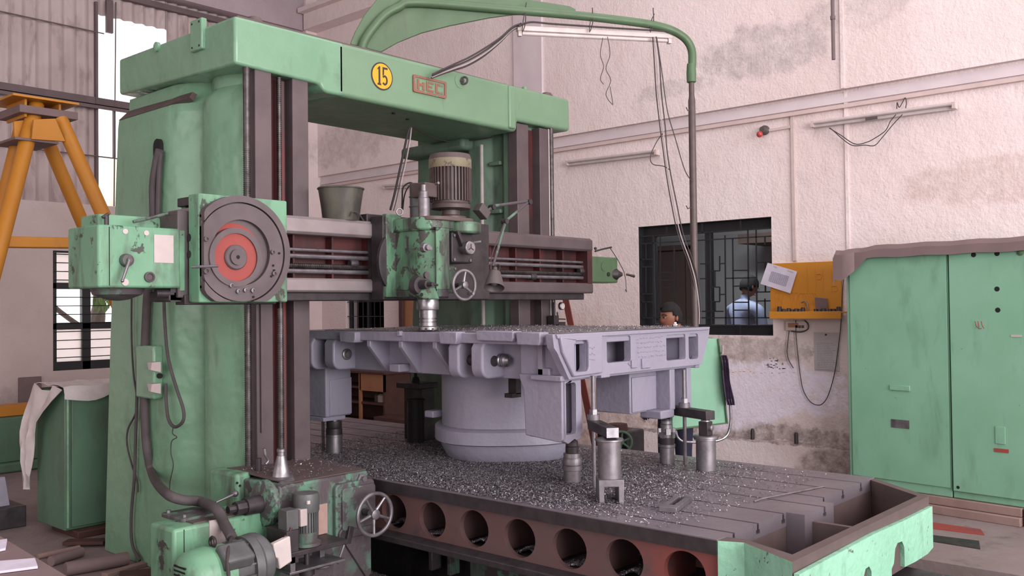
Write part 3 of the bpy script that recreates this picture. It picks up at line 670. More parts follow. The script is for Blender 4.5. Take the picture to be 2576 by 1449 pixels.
# ================================================================== CROSS RAIL
RY = 4.30
cr = thing('cross_rail', 'long dark horizontal rail with red recess and shafts across both columns', 'machine rail', (4.1, 4.42, 1.645))
m = MB(); m.box(2.42, 5.74, 4.42, 4.545, 1.66, 2.105); rb = m.build('rail_body', 'red_dark', cr)
for x in np.arange(3.05, 5.7, .27):
    m = MB(); m.box(x, x + .013, 4.36, 4.425, 1.765, 2.02); m.build('rib', 'red_dark', rb)
m = MB(); m.prism([(4.30, 2.03), (4.312, 2.016), (4.50, 2.016), (4.53, 2.115), (4.325, 2.118), (4.30, 2.10)], 'X', 2.40, 3.70); m.build('upper_way', 'way_bright', cr, bevel=.003)  # rail ways come in two tones: paler left stretch, darker right stretch
m = MB(); m.prism([(4.30, 2.03), (4.312, 2.016), (4.50, 2.016), (4.53, 2.115), (4.325, 2.118), (4.30, 2.10)], 'X', 3.70, 5.785); m.build('upper_way', 'way', cr, bevel=.003, label='darker half of the upper way')
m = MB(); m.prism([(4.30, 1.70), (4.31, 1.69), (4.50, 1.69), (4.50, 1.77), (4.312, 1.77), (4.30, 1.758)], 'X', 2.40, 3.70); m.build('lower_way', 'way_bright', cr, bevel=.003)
m = MB(); m.prism([(4.30, 1.70), (4.31, 1.69), (4.50, 1.69), (4.50, 1.77), (4.312, 1.77), (4.30, 1.758)], 'X', 3.70, 5.785); m.build('lower_way', 'way', cr, bevel=.003, label='darker half of the lower way')
m = MB(); m.box(2.30, 5.72, 4.34, 4.545, 1.642, 1.692); m.build('skirt', 'steel_dark', cr, bevel=.006)
m = MB(); m.box(5.725, 5.785, 4.305, 4.53, 1.70, 2.10); m.build('end_plate', 'red_dark', cr, bevel=.003)
for vv, r, thr in ((630, .010, 0), (646, .014, 0), (670, .015, 1), (683, .014, 0)):
    q = at(800, vv, Y=4.36)
    if thr:
        seq = []; x = 2.9
        while x < 5.74: seq += [((x, 4.36, q.z), r), ((x + .006, 4.36, q.z), r), ((x + .0065, 4.36, q.z), r * .82), ((x + .012, 4.36, q.z), r * .82)]; x += .013
        m = MB(); m.rings(seq, 8)
    else: m = MB(); m.cyl((2.9, 4.36, q.z), (5.74, 4.36, q.z), r, n=10)
    m.build('feed_screw' if thr else 'feed_shaft', 'thread' if thr else 'steel_mid', cr)
for x, vv in ((3.45, 660), (5.1, 683), (5.68, 660)):
    z = at(800, vv, Y=4.36).z; m = MB(); m.lathe((x, 4.36, z), [(.02, 0), (.026, .01), (.026, .05), (.018, .06)], 12, (1, 0, 0)); m.build('collar', 'steel_dark', cr)
# feed gearbox on the left end
GY = 4.30
x0, x1, z0, z1 = fxz(246, 565, 455, 725, GY); z1 = 2.005
yb = at(170, 640, X=x0).y
m = MB(); m.box(x0, x1, GY, yb, z0, z1); gb = m.build('feed_gearbox', 'green_worn', cr, bevel=.012, seg=3)
xs = at(275, 650, Y=GY).x
m = MB(); m.box(xs - .002, xs + .002, GY - .001, GY + .02, z0 + .01, z1 - .01); m.build('cover_joint', 'hole', gb)
a, b, c, d = fxz(455, 578, 470, 727, GY); m = MB(); m.box(a, b, GY + .015, yb - .04, c - .01, d); m.build('end_flange', 'green_worn', gb, bevel=.004)
a, b, c, d = fxz(387, 590, 436, 662, GY); m = MB(); m.box(a, b, GY - .003, GY + .005, c, d); m.build('rating_plate', 'plate', gb, label='blank scratched pale metal plate')
for uu, vv in ((315, 582), (368, 586)):
    q = at(uu, vv, Y=GY); m = MB(); m.lathe((q.x, GY, q.z), [(.013, -.002), (.013, .003)], 16, (0, -1, 0)); m.build('badge', 'plate', gb)
q = at(316, 655, Y=GY); m = MB(); m.lathe((q.x, GY, q.z), [(.032, -.005), (.032, .012), (.028, .03), (.012, .034), (.012, .045)], 20, (0, -1, 0)); lv_ = m.build('lever_boss', 'green_dirty', gb)
q2 = at(308, 706, Y=GY - .05); m = MB(); m.tube([(q.x, GY - .04, q.z), tuple(q2)], [.009, .007], 8); m.sphere(tuple(q2), .009, 8, 6); m.build('lever', 'steel_mid', gb)
q = at(314, 710, Y=GY); m = MB(); m.lathe((q.x, GY, q.z), [(.017, -.002), (.017, .006)], 14, (0, -1, 0)); m.build('badge', 'plate', gb)
q = at(375, 697, Y=GY); m = MB(); m.lathe((q.x, GY, q.z), [(.026, -.004), (.026, .01), (.018, .012), (.014, .006)], 20, (0, -1, 0)); m.build('oil_sight', 'green_dirty', gb)
q = at(315, 735, Y=GY + .12); m = MB(); m.rings([((q.x - .02 + .0, GY + .16, z0 + .01), .13), ((q.x - .02, GY + .16, z0 - .03), .115), ((q.x - .02, GY + .16, z0 - .055), .05), ((q.x - .02, GY + .16, z0 - .06), .01)], 20); m.build('oil_sump', 'green_dirty', gb)
# arm of pipe and bracket joining the gearbox and the slide
m = MB(); m.box(x1 - .005, at(500, 650, Y=GY).x, GY + .02, GY + .24, 1.66, 2.10); m.build('end_bracket', 'disc', cr, bevel=.006)
m = MB(); a, b, c, d = fxz(478, 570, 500, 700, GY); m.box(a, b, GY + .005, GY + .03, c, d); m.build('coupling_window', 'hole', cr, label='black opening around the coupling')
for vv in (598, 640):
    q = at(486, vv, Y=GY - .01); m = MB(); m.lathe((q.x - .02, GY - .005, q.z), [(.02, 0), (.02, .07)], 12, (1, 0, 0)); m.build('coupling', 'steel_dark', cr)
m = MB(); P = [at(u, v, Y=4.42) for u, v in ((335, 558), (380, 548), (420, 538), (450, 536))]; m.tube([tuple(p) for p in P], .008, 8, 5); m.build('oil_pipe', 'green_dirty', cr)
m = MB(); m.box(2.02, 2.42, 4.50, 4.70, 1.99, 2.075); m.build('drive_cover', 'green_worn', cr, bevel=.01)
m = MB(); a = at(462, 490, Y=4.45); m.box(a.x - .01, a.x + .03, 4.42, 4.46, 2.06, 2.165); m.build('lug', 'green_worn', cr, bevel=.005)
m = MB(); q = at(275, 552, Y=4.42); m.cyl((q.x, 4.45, q.z - .03), (q.x, 4.45, q.z + .02), .012, n=8); m.cyl((q.x - .02, 4.45, q.z + .01), (q.x + .01, 4.45, q.z + .03), .008, n=8); m.build('oil_cup', 'steel_dark', cr)
m = MB(); q = at(420, 738, Y=4.3); m.cyl((q.x - .03, 4.36, q.z), (q.x + .06, 4.36, q.z), .022, n=12); m.box(q.x + .04, q.x + .12, 4.34, 4.5, 1.64, 1.72); m.build('drain_stub', 'steel_dark', cr)
# right end gearbox with crank
x0, x1, z0, z1 = fxz(1497, 645, 1555, 712, 4.36)
m = MB(); m.box(5.785, x1, 4.36, 4.52, z0, z1); rg = m.build('end_gearbox', 'olive', cr, bevel=.012, seg=3)
m = MB(); m.box(5.783, 5.80, 4.345, 4.53, z0 - .02, z1 + .03); m.build('flange', 'green_worn', rg, bevel=.004)
q = at(1519, 670, Y=4.36); m = MB(); m.lathe((q.x, 4.36, q.z), [(.038, -.003), (.038, .004)], 20, (0, -1, 0)); m.build('round_cover', 'olive', rg)
q = at(1530, 690, Y=4.36); m = MB(); m.lathe((q.x, 4.36, q.z), [(.018, -.003), (.018, .008), (.01, .009)], 14, (0, -1, 0)); m.build('oil_sight', 'steel_dark', rg)
q = at(1562, 690, Y=4.33); m = MB(); m.rings([((q.x - .06, 4.40, q.z), .046), ((q.x - .01, 4.36, q.z), .046), ((q.x, 4.35, q.z), .03), ((q.x + .02, 4.33, q.z), .014)], 18); m.build('clutch_hub', 'steel_dark', rg)
P = [at(1575, 690, Y=4.3), at(1583, 692, Y=4.28), at(1596, 695, Y=4.26)]; m = MB(); m.tube([tuple(p) for p in P], [.009, .012], 8); m.build('crank_handle', 'steel_dark', rg)
P = [at(u, v, Y=4.34) for u, v in ((1497, 632), (1515, 627), (1538, 622))]; m = MB(); m.tube([tuple(p) for p in P], .007, 8); m.sphere(tuple(at(1498, 625, Y=4.34)), .012); m.build('lever', 'steel_dark', rg)
P = [at(u, v, Y=4.33) for u, v in ((1535, 624), (1555, 655), (1570, 684), (1574, 705), (1576, 735), (1573, 728))]; m = MB(); m.tube([tuple(p) for p in P], .003, 6); m.build('tie_wire', 'steel_dark', rg)

# ================================================================== LEFT SWIVEL SLIDE
sy = 4.20
x0, x1, z0, z1 = fxz(500, 505, 724, 760, sy); z1 = at(640, 498, Y=sy).z
sl = thing('swivel_slide', 'square green slide with a large brown ring and a red disc, left on the rail', 'machine slide', ((x0 + x1) / 2, 4.25, z0))
m = MB(); m.box(x0, x1, sy, 4.305, z0, z1); m.build('slide_plate', 'green_worn', sl, bevel=.008)
m = MB(); m.box(x0 + .02, x1 - .01, 4.306, 4.45, z1 - .05, z1 - .005); m.build('clamp_strip', 'steel_dark', sl, bevel=.004)
m = MB(); m.box(x0 - .02, x1, 4.306, 4.40, z0 - .01, z0 + .04); m.build('clamp_strip', 'steel_dark', sl, bevel=.004)
cx_, cz_, Rf = (x0 + x1) / 2 - .045, 1.889, .291
ix, iz = cx_ - .036, cz_ - .020
def clamp_(m):
    """the ring is machined flush with the left and lower edges of the plate"""
    m.v = [(max(a, x0 + .004), b, max(c, z0 + .004)) for a, b, c in m.v]; return m
def ring(r0, r1, ya, yb, name, mat, c=None, n=72):
    cx, cz = c or (cx_, cz_); m = MB()
    a = circ(cx, cz, r1, None, n); b = circ(cx, cz, r0, None, n)
    vs = [(x, ya, z) for x, z in a] + [(x, ya, z) for x, z in b] + [(x, yb, z) for x, z in a] + [(x, yb, z) for x, z in b]
    fs = []
    for i in range(n):
        j = (i + 1) % n
        fs += [(i, j, n + j, n + i), (2 * n + i, 3 * n + i, 3 * n + j, 2 * n + j), (i, 2 * n + i, 2 * n + j, j), (n + i, n + j, 3 * n + j, 3 * n + i)]
    m.add(vs, fs); clamp_(m); return m.build(name, mat, sl)
m = MB(); m.lathe((cx_, 4.205, cz_), [(Rf - .006, 0), (Rf - .006, .02)], 72, (0, -1, 0)); clamp_(m); m.build('back_disc', 'disc', sl)
def arcring(r0, r1, ya, yb, name, mat, spans):
    m = MB()
    for t0, t1 in spans:
        n = max(4, int((t1 - t0) / 5)); vs = []; fs = []
        for i in range(n + 1):
            t = math.radians(t0 + (t1 - t0) * i / n)
            for r, y in ((r1, ya), (r0, ya), (r1, yb), (r0, yb)):
                vs.append((max(cx_ + r * math.cos(t), x0 + .004), y, max(cz_ + r * math.sin(t), z0 + .004)))
        for i in range(n):
            k = 4 * i; fs += [(k, k + 4, k + 5, k + 1), (k, k + 2, k + 6, k + 4), (k + 1, k + 5, k + 7, k + 3), (k + 2, k + 3, k + 7, k + 6)]
        fs += [(0, 1, 3, 2), (4 * n, 4 * n + 2, 4 * n + 3, 4 * n + 1)]
        m.add(vs, fs)
    return m.build(name, mat, sl)
dl_ = math.degrees(math.acos((x0 + .006 - cx_) / .257)); db_ = math.degrees(math.asin((z0 + .006 - cz_) / .257))
arcring(.257, Rf, 4.155, 4.20, 'outer_ring', 'disc', ((db_, dl_), (360 - dl_, 180 - db_)))
arcring(.168, .250, 4.16, 4.20, 'middle_ring', 'disc', ((0, 360),))
m = MB(); m.lathe((ix, 4.20, iz + .006), [(.163, 0), (.163, .016)], 48, (0, -1, 0)); m.build('red_ground', 'red', sl)
ring(.122, .150, 4.15, 4.19, 'inner_ring', 'disc', (ix, iz - .006))
m = MB(); m.lathe((ix, 4.19, iz - .006), [(.124, 0), (.124, .030)], 44, (0, -1, 0)); m.build('red_disc', 'red_bright', sl, bevel=.002)
m = MB(); m.lathe((ix, 4.165, iz - .006), [(.064, 0), (.064, .012), (.058, .018), (.040, .018), (.040, .03)], 32, (0, -1, 0)); hb = m.build('hub', 'disc', sl)
m = MB(); m.lathe((ix, 4.1345, iz - .006), [(.010, 0), (.010, .001)], 12, (0, -1, 0)); m.build('centre_hole', 'hole', hb)
for uu, vv, r in ((520, 601, .013), (520, 682, .015), (687, 634, .012), (691, 688, .013), (583, 718, .012), (600, 733, .012), (618, 730, .011), (637, 731, .012)):
    q = at(uu, vv, Y=4.15); m = MB(); m.lathe((q.x, 4.162, q.z), [(r, 0), (r, .015), (r * .6, .016), (r * .55, .010)], 10, (0, -1, 0)); m.build('bolt', 'steel_mid' if vv > 715 else 'disc', sl)
for uu, vv in ((703, 637), (688, 668), (683, 695), (690, 680), (638, 747)):
    q = at(uu, vv, Y=4.155); m = MB(); m.lathe((q.x, 4.157, q.z), [(.006, 0), (.006, .003)], 8, (0, -1, 0)); m.build('bolt_hole', 'hole', sl)
P = [at(482, 672, Y=4.15), at(549, 669, Y=4.08)]; m = MB(); m.tube([tuple(p) for p in P], .007, 8); m.build('pin_lever', 'steel_mid', sl)

# ================================================================== MILLING HEAD
SPX, SPY = 3.735, 3.99
mh = thing('milling_head', 'worn green milling head with motor, handwheel and spindle on the rail', 'milling head', (SPX, 4.05, 1.49))
def sx(u, Y): return at(u, 650, Y=Y).x
x0 = sx(965, 4.20)
m = MB(); m.box(x0 - .005, sx(1205, 4.2) + .1, 4.20, 4.31, 1.645, 2.145); m.build('saddle', 'steel_dark', mh, bevel=.005)
m = MB(); m.box(sx(948, 4.27), sx(948, 4.27) + .06, 4.21, 4.36, 1.645, 2.13); m.build('saddle_side', 'steel_dark', mh, bevel=.004)
m = MB(); m.box(x0, x0 + .12, 4.175, 4.215, 1.66, 2.155); m.build('saddle_strip', 'green_head', mh, bevel=.006)
m = MB(); m.lathe((sx(1075, 4.0), 4.20, 1.87), [(.222, 0), (.222, .022), (.21, .024)], 48, (0, -1, 0)); m.build('swivel_ring', 'steel_dark', mh)
m = MB(); m.box(sx(918, 4.35), sx(985, 4.35), 4.33, 4.45, 2.105, 2.165); m.build('top_clamp', 'steel_dark', mh, bevel=.006)
# head body: plan with rounded front
def planp(x0, x1, yf, yb, r, n=6):
    out = [(x1, yb), (x0, yb)]
    for cx, a0 in ((x0 + r, 180), (x1 - r, 270)):
        for i in range(n + 1):
            t = math.radians(a0 + 90 * i / n); out.append((cx + r * math.cos(t), yf + r + r * math.sin(t)))
    return out
bx0, bx1 = sx(1000, 4.16), sx(1140, 3.86)
m = MB(); m.prism(planp(bx0, bx1, 3.86, 4.20, .14), 'Z', 1.70, 2.06); hb = m.build('head_body', 'green_head', mh, bevel=.012, seg=3)
m = MB(); m.loft([[(x, y, z) for x, y in planp(bx0 + d, bx1 - d * .6, 3.86 + d, 4.20, .13)] for z, d in ((1.648, .05), (1.66, .02), (1.705, .0))]); m.build('body_foot', 'green_dirty', mh, bevel=.008)
m = MB(); m.prism(planp(bx0 - .02, bx0 + .27, 3.87, 4.20, .12), 'Z', 2.045, 2.125); m.build('cap_plate', 'green_head', mh, bevel=.014, seg=3)
cx1 = sx(1216, 3.84); m = MB(); m.prism(planp(bx0 + .20, cx1, 3.80, 4.18, .10), 'Z', 2.035, 2.105); tp = m.build('cap_plate', 'green_head', mh, bevel=.014, seg=3)
m = MB(); m.prism(planp(bx0 + .0, cx1 - .02, 3.85, 4.2, .09), 'Z', 2.104, 2.128); m.build('cap_grime', 'brown_grime', mh, bevel=.005)
# side box with dial
x0, x1, z0, z1 = fxz(1136, 586, 1190, 662, 3.88)
m = MB(); m.box(x0, x1, 3.88, 4.20, z0, 2.04); m.build('speed_box', 'steel_dark', mh, bevel=.008)
m = MB(); m.box(x1 - .02, x1 + .035, 3.92, 4.15, z0 + .0, z0 + .13); m.build('box_cheek', 'green_head', mh, bevel=.006)
m = MB(); m.box(bx1 - .08, x0 + .02, 3.91, 4.2, z0 + .02, 2.04); m.build('side_web', 'green_head', mh, bevel=.01)
q = at(1179, 624, Y=3.83); m = MB(); m.lathe((q.x, 3.90, q.z), [(.03, 0), (.03, .05), (.041, .055), (.041, .085), (.036, .09)], 24, (0, -1, 0)); dl = m.build('dial', 'steel', mh)
for ang in (90, 210, 330):
    m = MB(); t = math.radians(ang); m.obox((q.x + .012 * math.cos(t), 3.8095, q.z + .012 * math.sin(t)), (math.cos(t), 0, math.sin(t)), (0, 1, 0), (-math.sin(t), 0, math.cos(t)), .012, .001, .003); m.build('dial_mark', 'ink_dark', dl)
P = [at(1190, 610, Y=3.9), at(1210, 608, Y=3.87)]; m = MB(); m.tube([tuple(p) for p in P], .008, 8); m.build('stop_pin', 'steel_mid', mh)
m = MB(); m.obox(at(1155, 600, Y=3.87), (.5, 0, -1), (0, 1, 0), (1, 0, .5), .05, .02, .012); m.build('shift_arm', 'steel_dark', mh, bevel=.004)
for uu, vv in ((1142, 653), (1182, 655), (1142, 592)):
    q = at(uu, vv, Y=3.88); m = MB(); m.lathe((q.x, 3.882, q.z), [(.009, 0), (.009, .01)], 8, (0, -1, 0)); m.build('bolt', 'steel_mid', mh)
# lower feed box and handwheel
x0, x1, z0, z1 = fxz(1118, 666, 1148, 738, 3.90)
m = MB(); m.box(x0 - .03, x1, 3.90, 4.2, z0, z1); m.build('feed_box', 'green_head', mh, bevel=.012)
for uu, vv in ((1128, 676), (1144, 676)):
    q = at(uu, vv, Y=3.9); m = MB(); m.lathe((q.x, 3.902, q.z), [(.008, 0), (.008, .008)], 8, (0, -1, 0)); m.build('bolt', 'steel_mid', mh)
hc = at(1168, 717, Y=3.80)
ax = Vector((-.08, -1, 0)).normalized()
def handwheel(c, ax, R, r, par, mat, spokes, name='handwheel', knob=True, a0=.4, back=.10):
    u, w = frame(ax); c = Vector(c); m = MB(); m.torus(c, ax, R, r, 40, 10)
    for k in range(spokes):
        t = a0 + 2 * PI * k / spokes; d = u * math.cos(t) + w * math.sin(t); m.tube([c - ax * .01 + d * R * .12, c - ax * .005 + d * R * .55, c + d * R * .97], [r * 1.1, r * .8, r * .75], 8)
    m.rings([(c - ax * .03, R * .24), (c + ax * .012, R * .24), (c + ax * .016, R * .12)], 18)
    o = m.build(name, mat, par)
    m = MB(); m.rings([(c - ax * back, R * .16), (c - ax * .02, R * .16)], 14); m.build('wheel_shaft', 'steel_dark', par)
    return o
R_ = (at(1168, 680, Y=3.8).z - at(1168, 753, Y=3.8).z) / 2
handwheel(hc, ax, R_, .0095, mh, 'steel_mid', 3, back=.12)
m = MB(); m.rings([(hc + ax * .0 - Vector((0, 0, R_ * .6)) + Vector((.03, 0, 0)), .008), (hc + ax * .05 - Vector((0, 0, R_ * .6)) + Vector((.03, 0, 0)), .009)], 10); m.build('wheel_knob', 'steel', mh)
# nuts, levers on the body front
q = at(1068, 623, Y=3.86); m = MB(); m.lathe((q.x, 3.875, q.z), [(.028, 0), (.026, .03), (.016, .032), (.016, .05)], 8, (0, -1, 0)); m.lathe((q.x + .022, 3.86, q.z - .004), [(.011, 0), (.011, .03)], 8, (0, -1, 0)); m.build('locking_nut', 'steel_mid', mh)
q = at(1075, 692, Y=3.86); m = MB(); m.lathe((q.x, 3.875, q.z), [(.02, 0), (.02, .015)], 14, (0, -1, 0)); m.build('oil_sight', 'green_dirty', mh)
q = at(1065, 716, Y=3.86); m = MB(); m.lathe((q.x - .02, 3.90, q.z - .004), [(.055, 0), (.05, .04), (.03, .045)], 20, (0, -1, 0)); m.rings([((q.x - .02, 3.87, q.z), .028), ((q.x - .02, 3.80, q.z), .026), ((q.x - .02, 3.798, q.z), .014), ((q.x - .02, 3.76, q.z), .012)], 14); m.cyl((q.x - .02, 3.775, q.z), (q.x + .03, 3.775, q.z - .004), .007, n=8); m.build('quill_lock', 'steel_dark', mh)
q = at(1068, 740, Y=3.86); m = MB(); m.prism([(q.x - .045, q.z), (q.x - .03, q.z + .028), (q.x + .07, q.z + .04), (q.x + .11, q.z - .03), (q.x - .02, q.z - .03)], 'Y', 3.845, 3.90); m.build('foot_lug', 'green_head', mh, bevel=.008)
q = at(1061, 741, Y=3.845); m = MB(); m.lathe((q.x, 3.846, q.z), [(.011, 0), (.011, .002)], 10, (0, -1, 0)); m.build('lug_hole', 'hole', mh)
# spindle with cutter
zc = 1.462
m = MB(); m.lathe((SPX, SPY, zc), [(.062, 0), (.065, .004), (.065, .020), (.050, .026), (.050, .045), (.046, .047), (.046, .052), (.050, .054), (.050, .064), (.045, .066), (.045, .071), (.05, .073), (.05, .118), (.064, .121), (.066, .128), (.066, .165), (.06, .19)], 32)
spn = m.build('spindle', 'steel', mh)
for k in range(10):
    t = 2 * PI * k / 10; m = MB(); m.obox((SPX + .062 * math.cos(t), SPY + .062 * math.sin(t), zc + .006), (math.cos(t), math.sin(t), 0), (-math.sin(t), math.cos(t), 0), (0, 0, 1), .006, .006, .008); m.build('cutter_insert', 'steel_dark', spn)
# motor on top
mc = at(1133, 480, Y=4.03); mx, my = mc.x, 4.03; zt = at(1133, 388, Y=my).z; zb = at(1133, 522, Y=my).z; zj = at(1133, 424, Y=my).z; rm = (at(1181, 450, Y=my).x - at(1087, 450, Y=my).x) / 2 * .80
m = MB(); m.lathe((mx, my, 0), [(rm * .80, zb + .0), (rm * .86, zb + .03), (rm * .86, zj)], 28); mt = m.build('motor', 'motor_brown', mh)
for k in range(36):
    t = 2 * PI * k / 36; d = Vector((math.cos(t), math.sin(t), 0)); m = MB(); m.obox(Vector((mx, my, (zb + .035 + zj) / 2)) + d * rm * .92, d, (-d.y, d.x, 0), (0, 0, 1), rm * .08, .0035, (zj - zb - .035) / 2); m.build('cooling_fin', 'motor_brown', mt)
m = MB(); m.lathe((mx, my, 0), [(rm * 1.0, zj - .004), (rm * 1.02, zj), (rm * 1.02, zj + .05)], 32); fc_ = m.build('fan_cowl', 'cream', mt)
m = MB(); m.lathe((mx, my, 0), [(rm * 1.02, zj + .05), (rm * 1.01, zj + .06), (rm * .95, zj + .082), (rm * .72, zt - .004), (rm * .3, zt)], 32); m.build('cowl_dome', 'motor_brown', mt)
m = MB(); m.lathe((mx, my, 0), [(rm * .74, 2.12), (rm * .74, 2.15), (rm * .45, 2.16), (rm * .45, zb - .02), (rm * .95, zb - .01), (rm * .98, zb + .012), (rm * .8, zb + .03)], 28); m.build('motor_flange', 'motor_brown', mt)
m = MB(); q = at(1085, 480, Y=my); m.box(q.x - .07, q.x + .03, my - .02, my + .10, q.z - .04, q.z + .045); m.build('terminal_box', 'motor_brown', mt, bevel=.004)
m = MB(); q = at(1096, 463, Y=my - .08); m.cyl(q, q + Vector((-.005, -.03, .004)), .008, n=8); m.build('grease_nipple', 'steel_mid', mt)
# clutch cylinder beside motor, ringed reservoir, eye bolt
q = at(1066, 520, Y=4.0); m = MB(); m.lathe((q.x, 4.0, 2.12), [(.036, 0), (.036, .12), (.03, .125), (.028, .16), (.018, .165), (.017, .2), (.008, .205)], 20); m.build('draw_bar_sleeve', 'steel_mid', mh)
q = at(1048, 510, Y=4.16); zq = at(1048, 462, Y=4.16).z; m = MB(); m.lathe((q.x, 4.16, 2.12), [(.042, 0), (.042, zq - 2.13), (.044, zq - 2.12)], 20)
for zz in (.09, .15): m.torus((q.x, 4.16, 2.12 + zz), (0, 0, 1), .044, .004, 20, 6)
m.build('oil_reservoir', 'motor_grey', mh)
m = MB(); q = at(1005, 532, Y=4.12); m.torus((q.x, 4.12, 2.165), (.3, 1, 0), .02, .005, 16, 6); m.build('eye_bolt', 'steel_mid', mh)
# ================================================================== SIDE GEARBOX ON THE LEFT COLUMN FOOT
FY = 4.05
sh = thing('side_gearbox', 'oily green gearbox with two motors and a handwheel at the left column foot', 'gearbox', (2.75, 4.2, 0))
xl, xr = at(703, 1300, Y=FY).x, 3.325
m = MB(); m.box(xl, xr, FY, 4.62, .02, .69); mb_ = m.build('main_case', 'green_dirty', sh, bevel=.014, seg=3)
m = MB(); m.add([(xl + .05, FY + .01, .692), (xr - .01, FY + .01, .692), (xr + .02, 4.58, .70), (xl + .02, 4.58, .72), (xl + .05, FY + .01, .697), (xr - .01, FY + .01, .697), (xr + .02, 4.58, .705), (xl + .02, 4.58, .725)], [(0, 3, 2, 1), (4, 5, 6, 7), (0, 1, 5, 4), (1, 2, 6, 5), (2, 3, 7, 6), (3, 0, 4, 7)]); m.build('chip_tray_sheet', 'brown_grime', sh, label='thin brown sheet on top, chips on it')
m = MB(); m.box(2.62, 2.80, 4.34, 4.62, .02, .63)
a = at(595, 1200, Y=4.38); m = MB(); m.box(a.x, xl + .05, 4.38, 4.66, .3, at(600, 1192, Y=4.38).z); m.build('screw_bracket', 'green_worn', sh, bevel=.02, seg=3)
bk = bpy.data.objects['screw_bracket']
for uu, vv in ((597, 1215), (604, 1222)):
    q = at(uu, vv, Y=4.378); m = MB(); m.lathe((q.x, 4.381, q.z), [(.007, 0), (.007, .003)], 8, (0, -1, 0)); m.build('bolt_hole', 'hole', bk)
# screw cone
q = at(708, 1165, Y=4.2); qx = q.x; zt = at(708, 1132, Y=4.2).z; zb = at(708, 1200, Y=4.2).z
m = MB(); m.lathe((qx, 4.2, 0), [(.028, .66), (.028, zb - .012), (.062, zb - .01), (.062, zb + .002), (.05, zb + .006), (.044, zb + .03), (.024, zt - .03), (.020, zt - .028), (.020, zt - .01), (.024, zt - .008), (.024, zt + .005), (.0165, zt + .01)], 24); m.build('screw_cone', 'steel', sh)
screw(qx, 4.2, .0165, zt, zt + .0, zt + .75).build('lift_screw', 'thread', sh)
P = [at(703, 1222, Y=FY + .01), at(735, 1207, Y=FY + .05)]; m = MB(); m.tube([tuple(p) for p in P], .016, 10); m.build('stop_bar', 'steel_mid', sh)
# small pipe fitting near the way
P = [at(u, v, Y=4.45) for u, v in ((665, 1128), (668, 1145), (675, 1158), (668, 1168))]; m = MB(); m.tube([tuple(p) for p in P], [.011, .008, .008], 8, 4); m.build('oil_pipe', 'steel_mid', sh)
q = at(650, 1170, Y=4.42); m = MB(); m.cyl((q.x, 4.42, .7), (q.x, 4.42, .78), .018, n=10); m.build('stud', 'steel_dark', sh)
# cover plate with raised panel, handwheel
x0, x1, z0, z1 = fxz(836, 1228, 928, 1330, FY)
m = MB(); m.prism(rrect(x0, x1 + .02, z0 - .02, z1 + .02, .03), 'Y', FY - .03, FY + .01); cv = m.build('cover_plate', 'green_dirty', sh, bevel=.008, seg=3)
m = MB(); m.prism(rrect(x0 + .035, x1 + .015, z0 + .03, z1 - .005, .02), 'Y', FY - .045, FY - .02); m.build('raised_panel', 'green_dirty', cv, bevel=.006)
q = at(908, 1204, Y=FY); m = MB(); m.lathe((q.x, FY, q.z), [(.03, -.01), (.03, .012), (.016, .014), (.016, .035)], 6, (0, -1, 0)); m.build('bolt', 'steel_mid', sh)
for uu, vv in ((846, 1245), (846, 1320)):
    q = at(uu, vv, Y=FY); m = MB(); m.lathe((q.x, FY - .028, q.z), [(.009, 0), (.009, .01)], 8, (0, -1, 0)); m.build('bolt', 'steel_mid', cv)
wc = at(943, 1294, Y=3.90); wax = Vector((-.12, -1, 0.0)).normalized(); wax = Vector((-.06, -1, 0)).normalized()
Rw = (at(943, 1242, Y=3.9).z - at(943, 1347, Y=3.9).z) / 2
handwheel(wc, wax, Rw, .011, sh, 'steel_mid', 5, back=.12, a0=.25)
m = MB(); m.prism([(xr - .20, .35), (xr, .35), (xr, .12), (xr - .03, .10)], 'Y', FY - .02, FY + .01); m.build('gusset', 'green_dirty', sh, bevel=.004)
q = at(862, 1345, Y=FY - .02); m = MB(); m.lathe((q.x, FY, q.z), [(.05, -.01), (.05, .02), (.035, .04)], 20, (0, -1, 0)); m.obox((q.x + .02, FY - .05, q.z), (.3, 0, 1), (0, 1, 0), (1, 0, -.3), .045, .012, .016); m.build('clamp_boss', 'steel_dark', sh, bevel=.003)
P = [at(866, 1372, Y=FY - .06), at(850, 1418, Y=FY - .09)]; m = MB(); m.tube([tuple(p) for p in P], .007, 8); m.build('clamp_lever', 'steel', sh)
# vertical coolant motor on a shelf
vx, vy = at(771, 1300, Y=3.93).x, 3.93
zt = at(771, 1243, Y=vy - .03).z; zb = at(771, 1350, Y=vy).z; rv = (at(803, 1290, Y=vy).x - at(738, 1290, Y=vy).x) / 2 * .8; zm = at(771, 1283, Y=vy).z
m = MB(); m.lathe((vx, vy, 0), [(rv * .82, zb), (rv * .82, zm)], 24); vm = m.build('pump_motor', 'motor_grey', sh)
for k in range(26):
    t = 2 * PI * k / 26; d = Vector((math.cos(t), math.sin(t), 0)); m = MB(); m.obox(Vector((vx, vy, (zb + .03 + zm) / 2)) + d * rv * .88, d, (-d.y, d.x, 0), (0, 0, 1), rv * .08, .003, (zm - zb - .03) / 2); m.build('cooling_fin', 'motor_grey', vm)
m = MB(); m.lathe((vx, vy, 0), [(rv * 1.0, zm - .005), (rv * 1.03, zm), (rv * 1.03, zt - .02), (rv * .96, zt), (rv * .3, zt + .004)], 28); m.build('fan_cowl', 'motor_grey', vm)
q = at(776, 1262, Y=vy - rv); m = MB(); m.box(q.x - .008, q.x + .008, vy - rv * 1.06, vy - rv * .9, q.z - .012, q.z + .004); m.build('cowl_clip', 'white', vm)
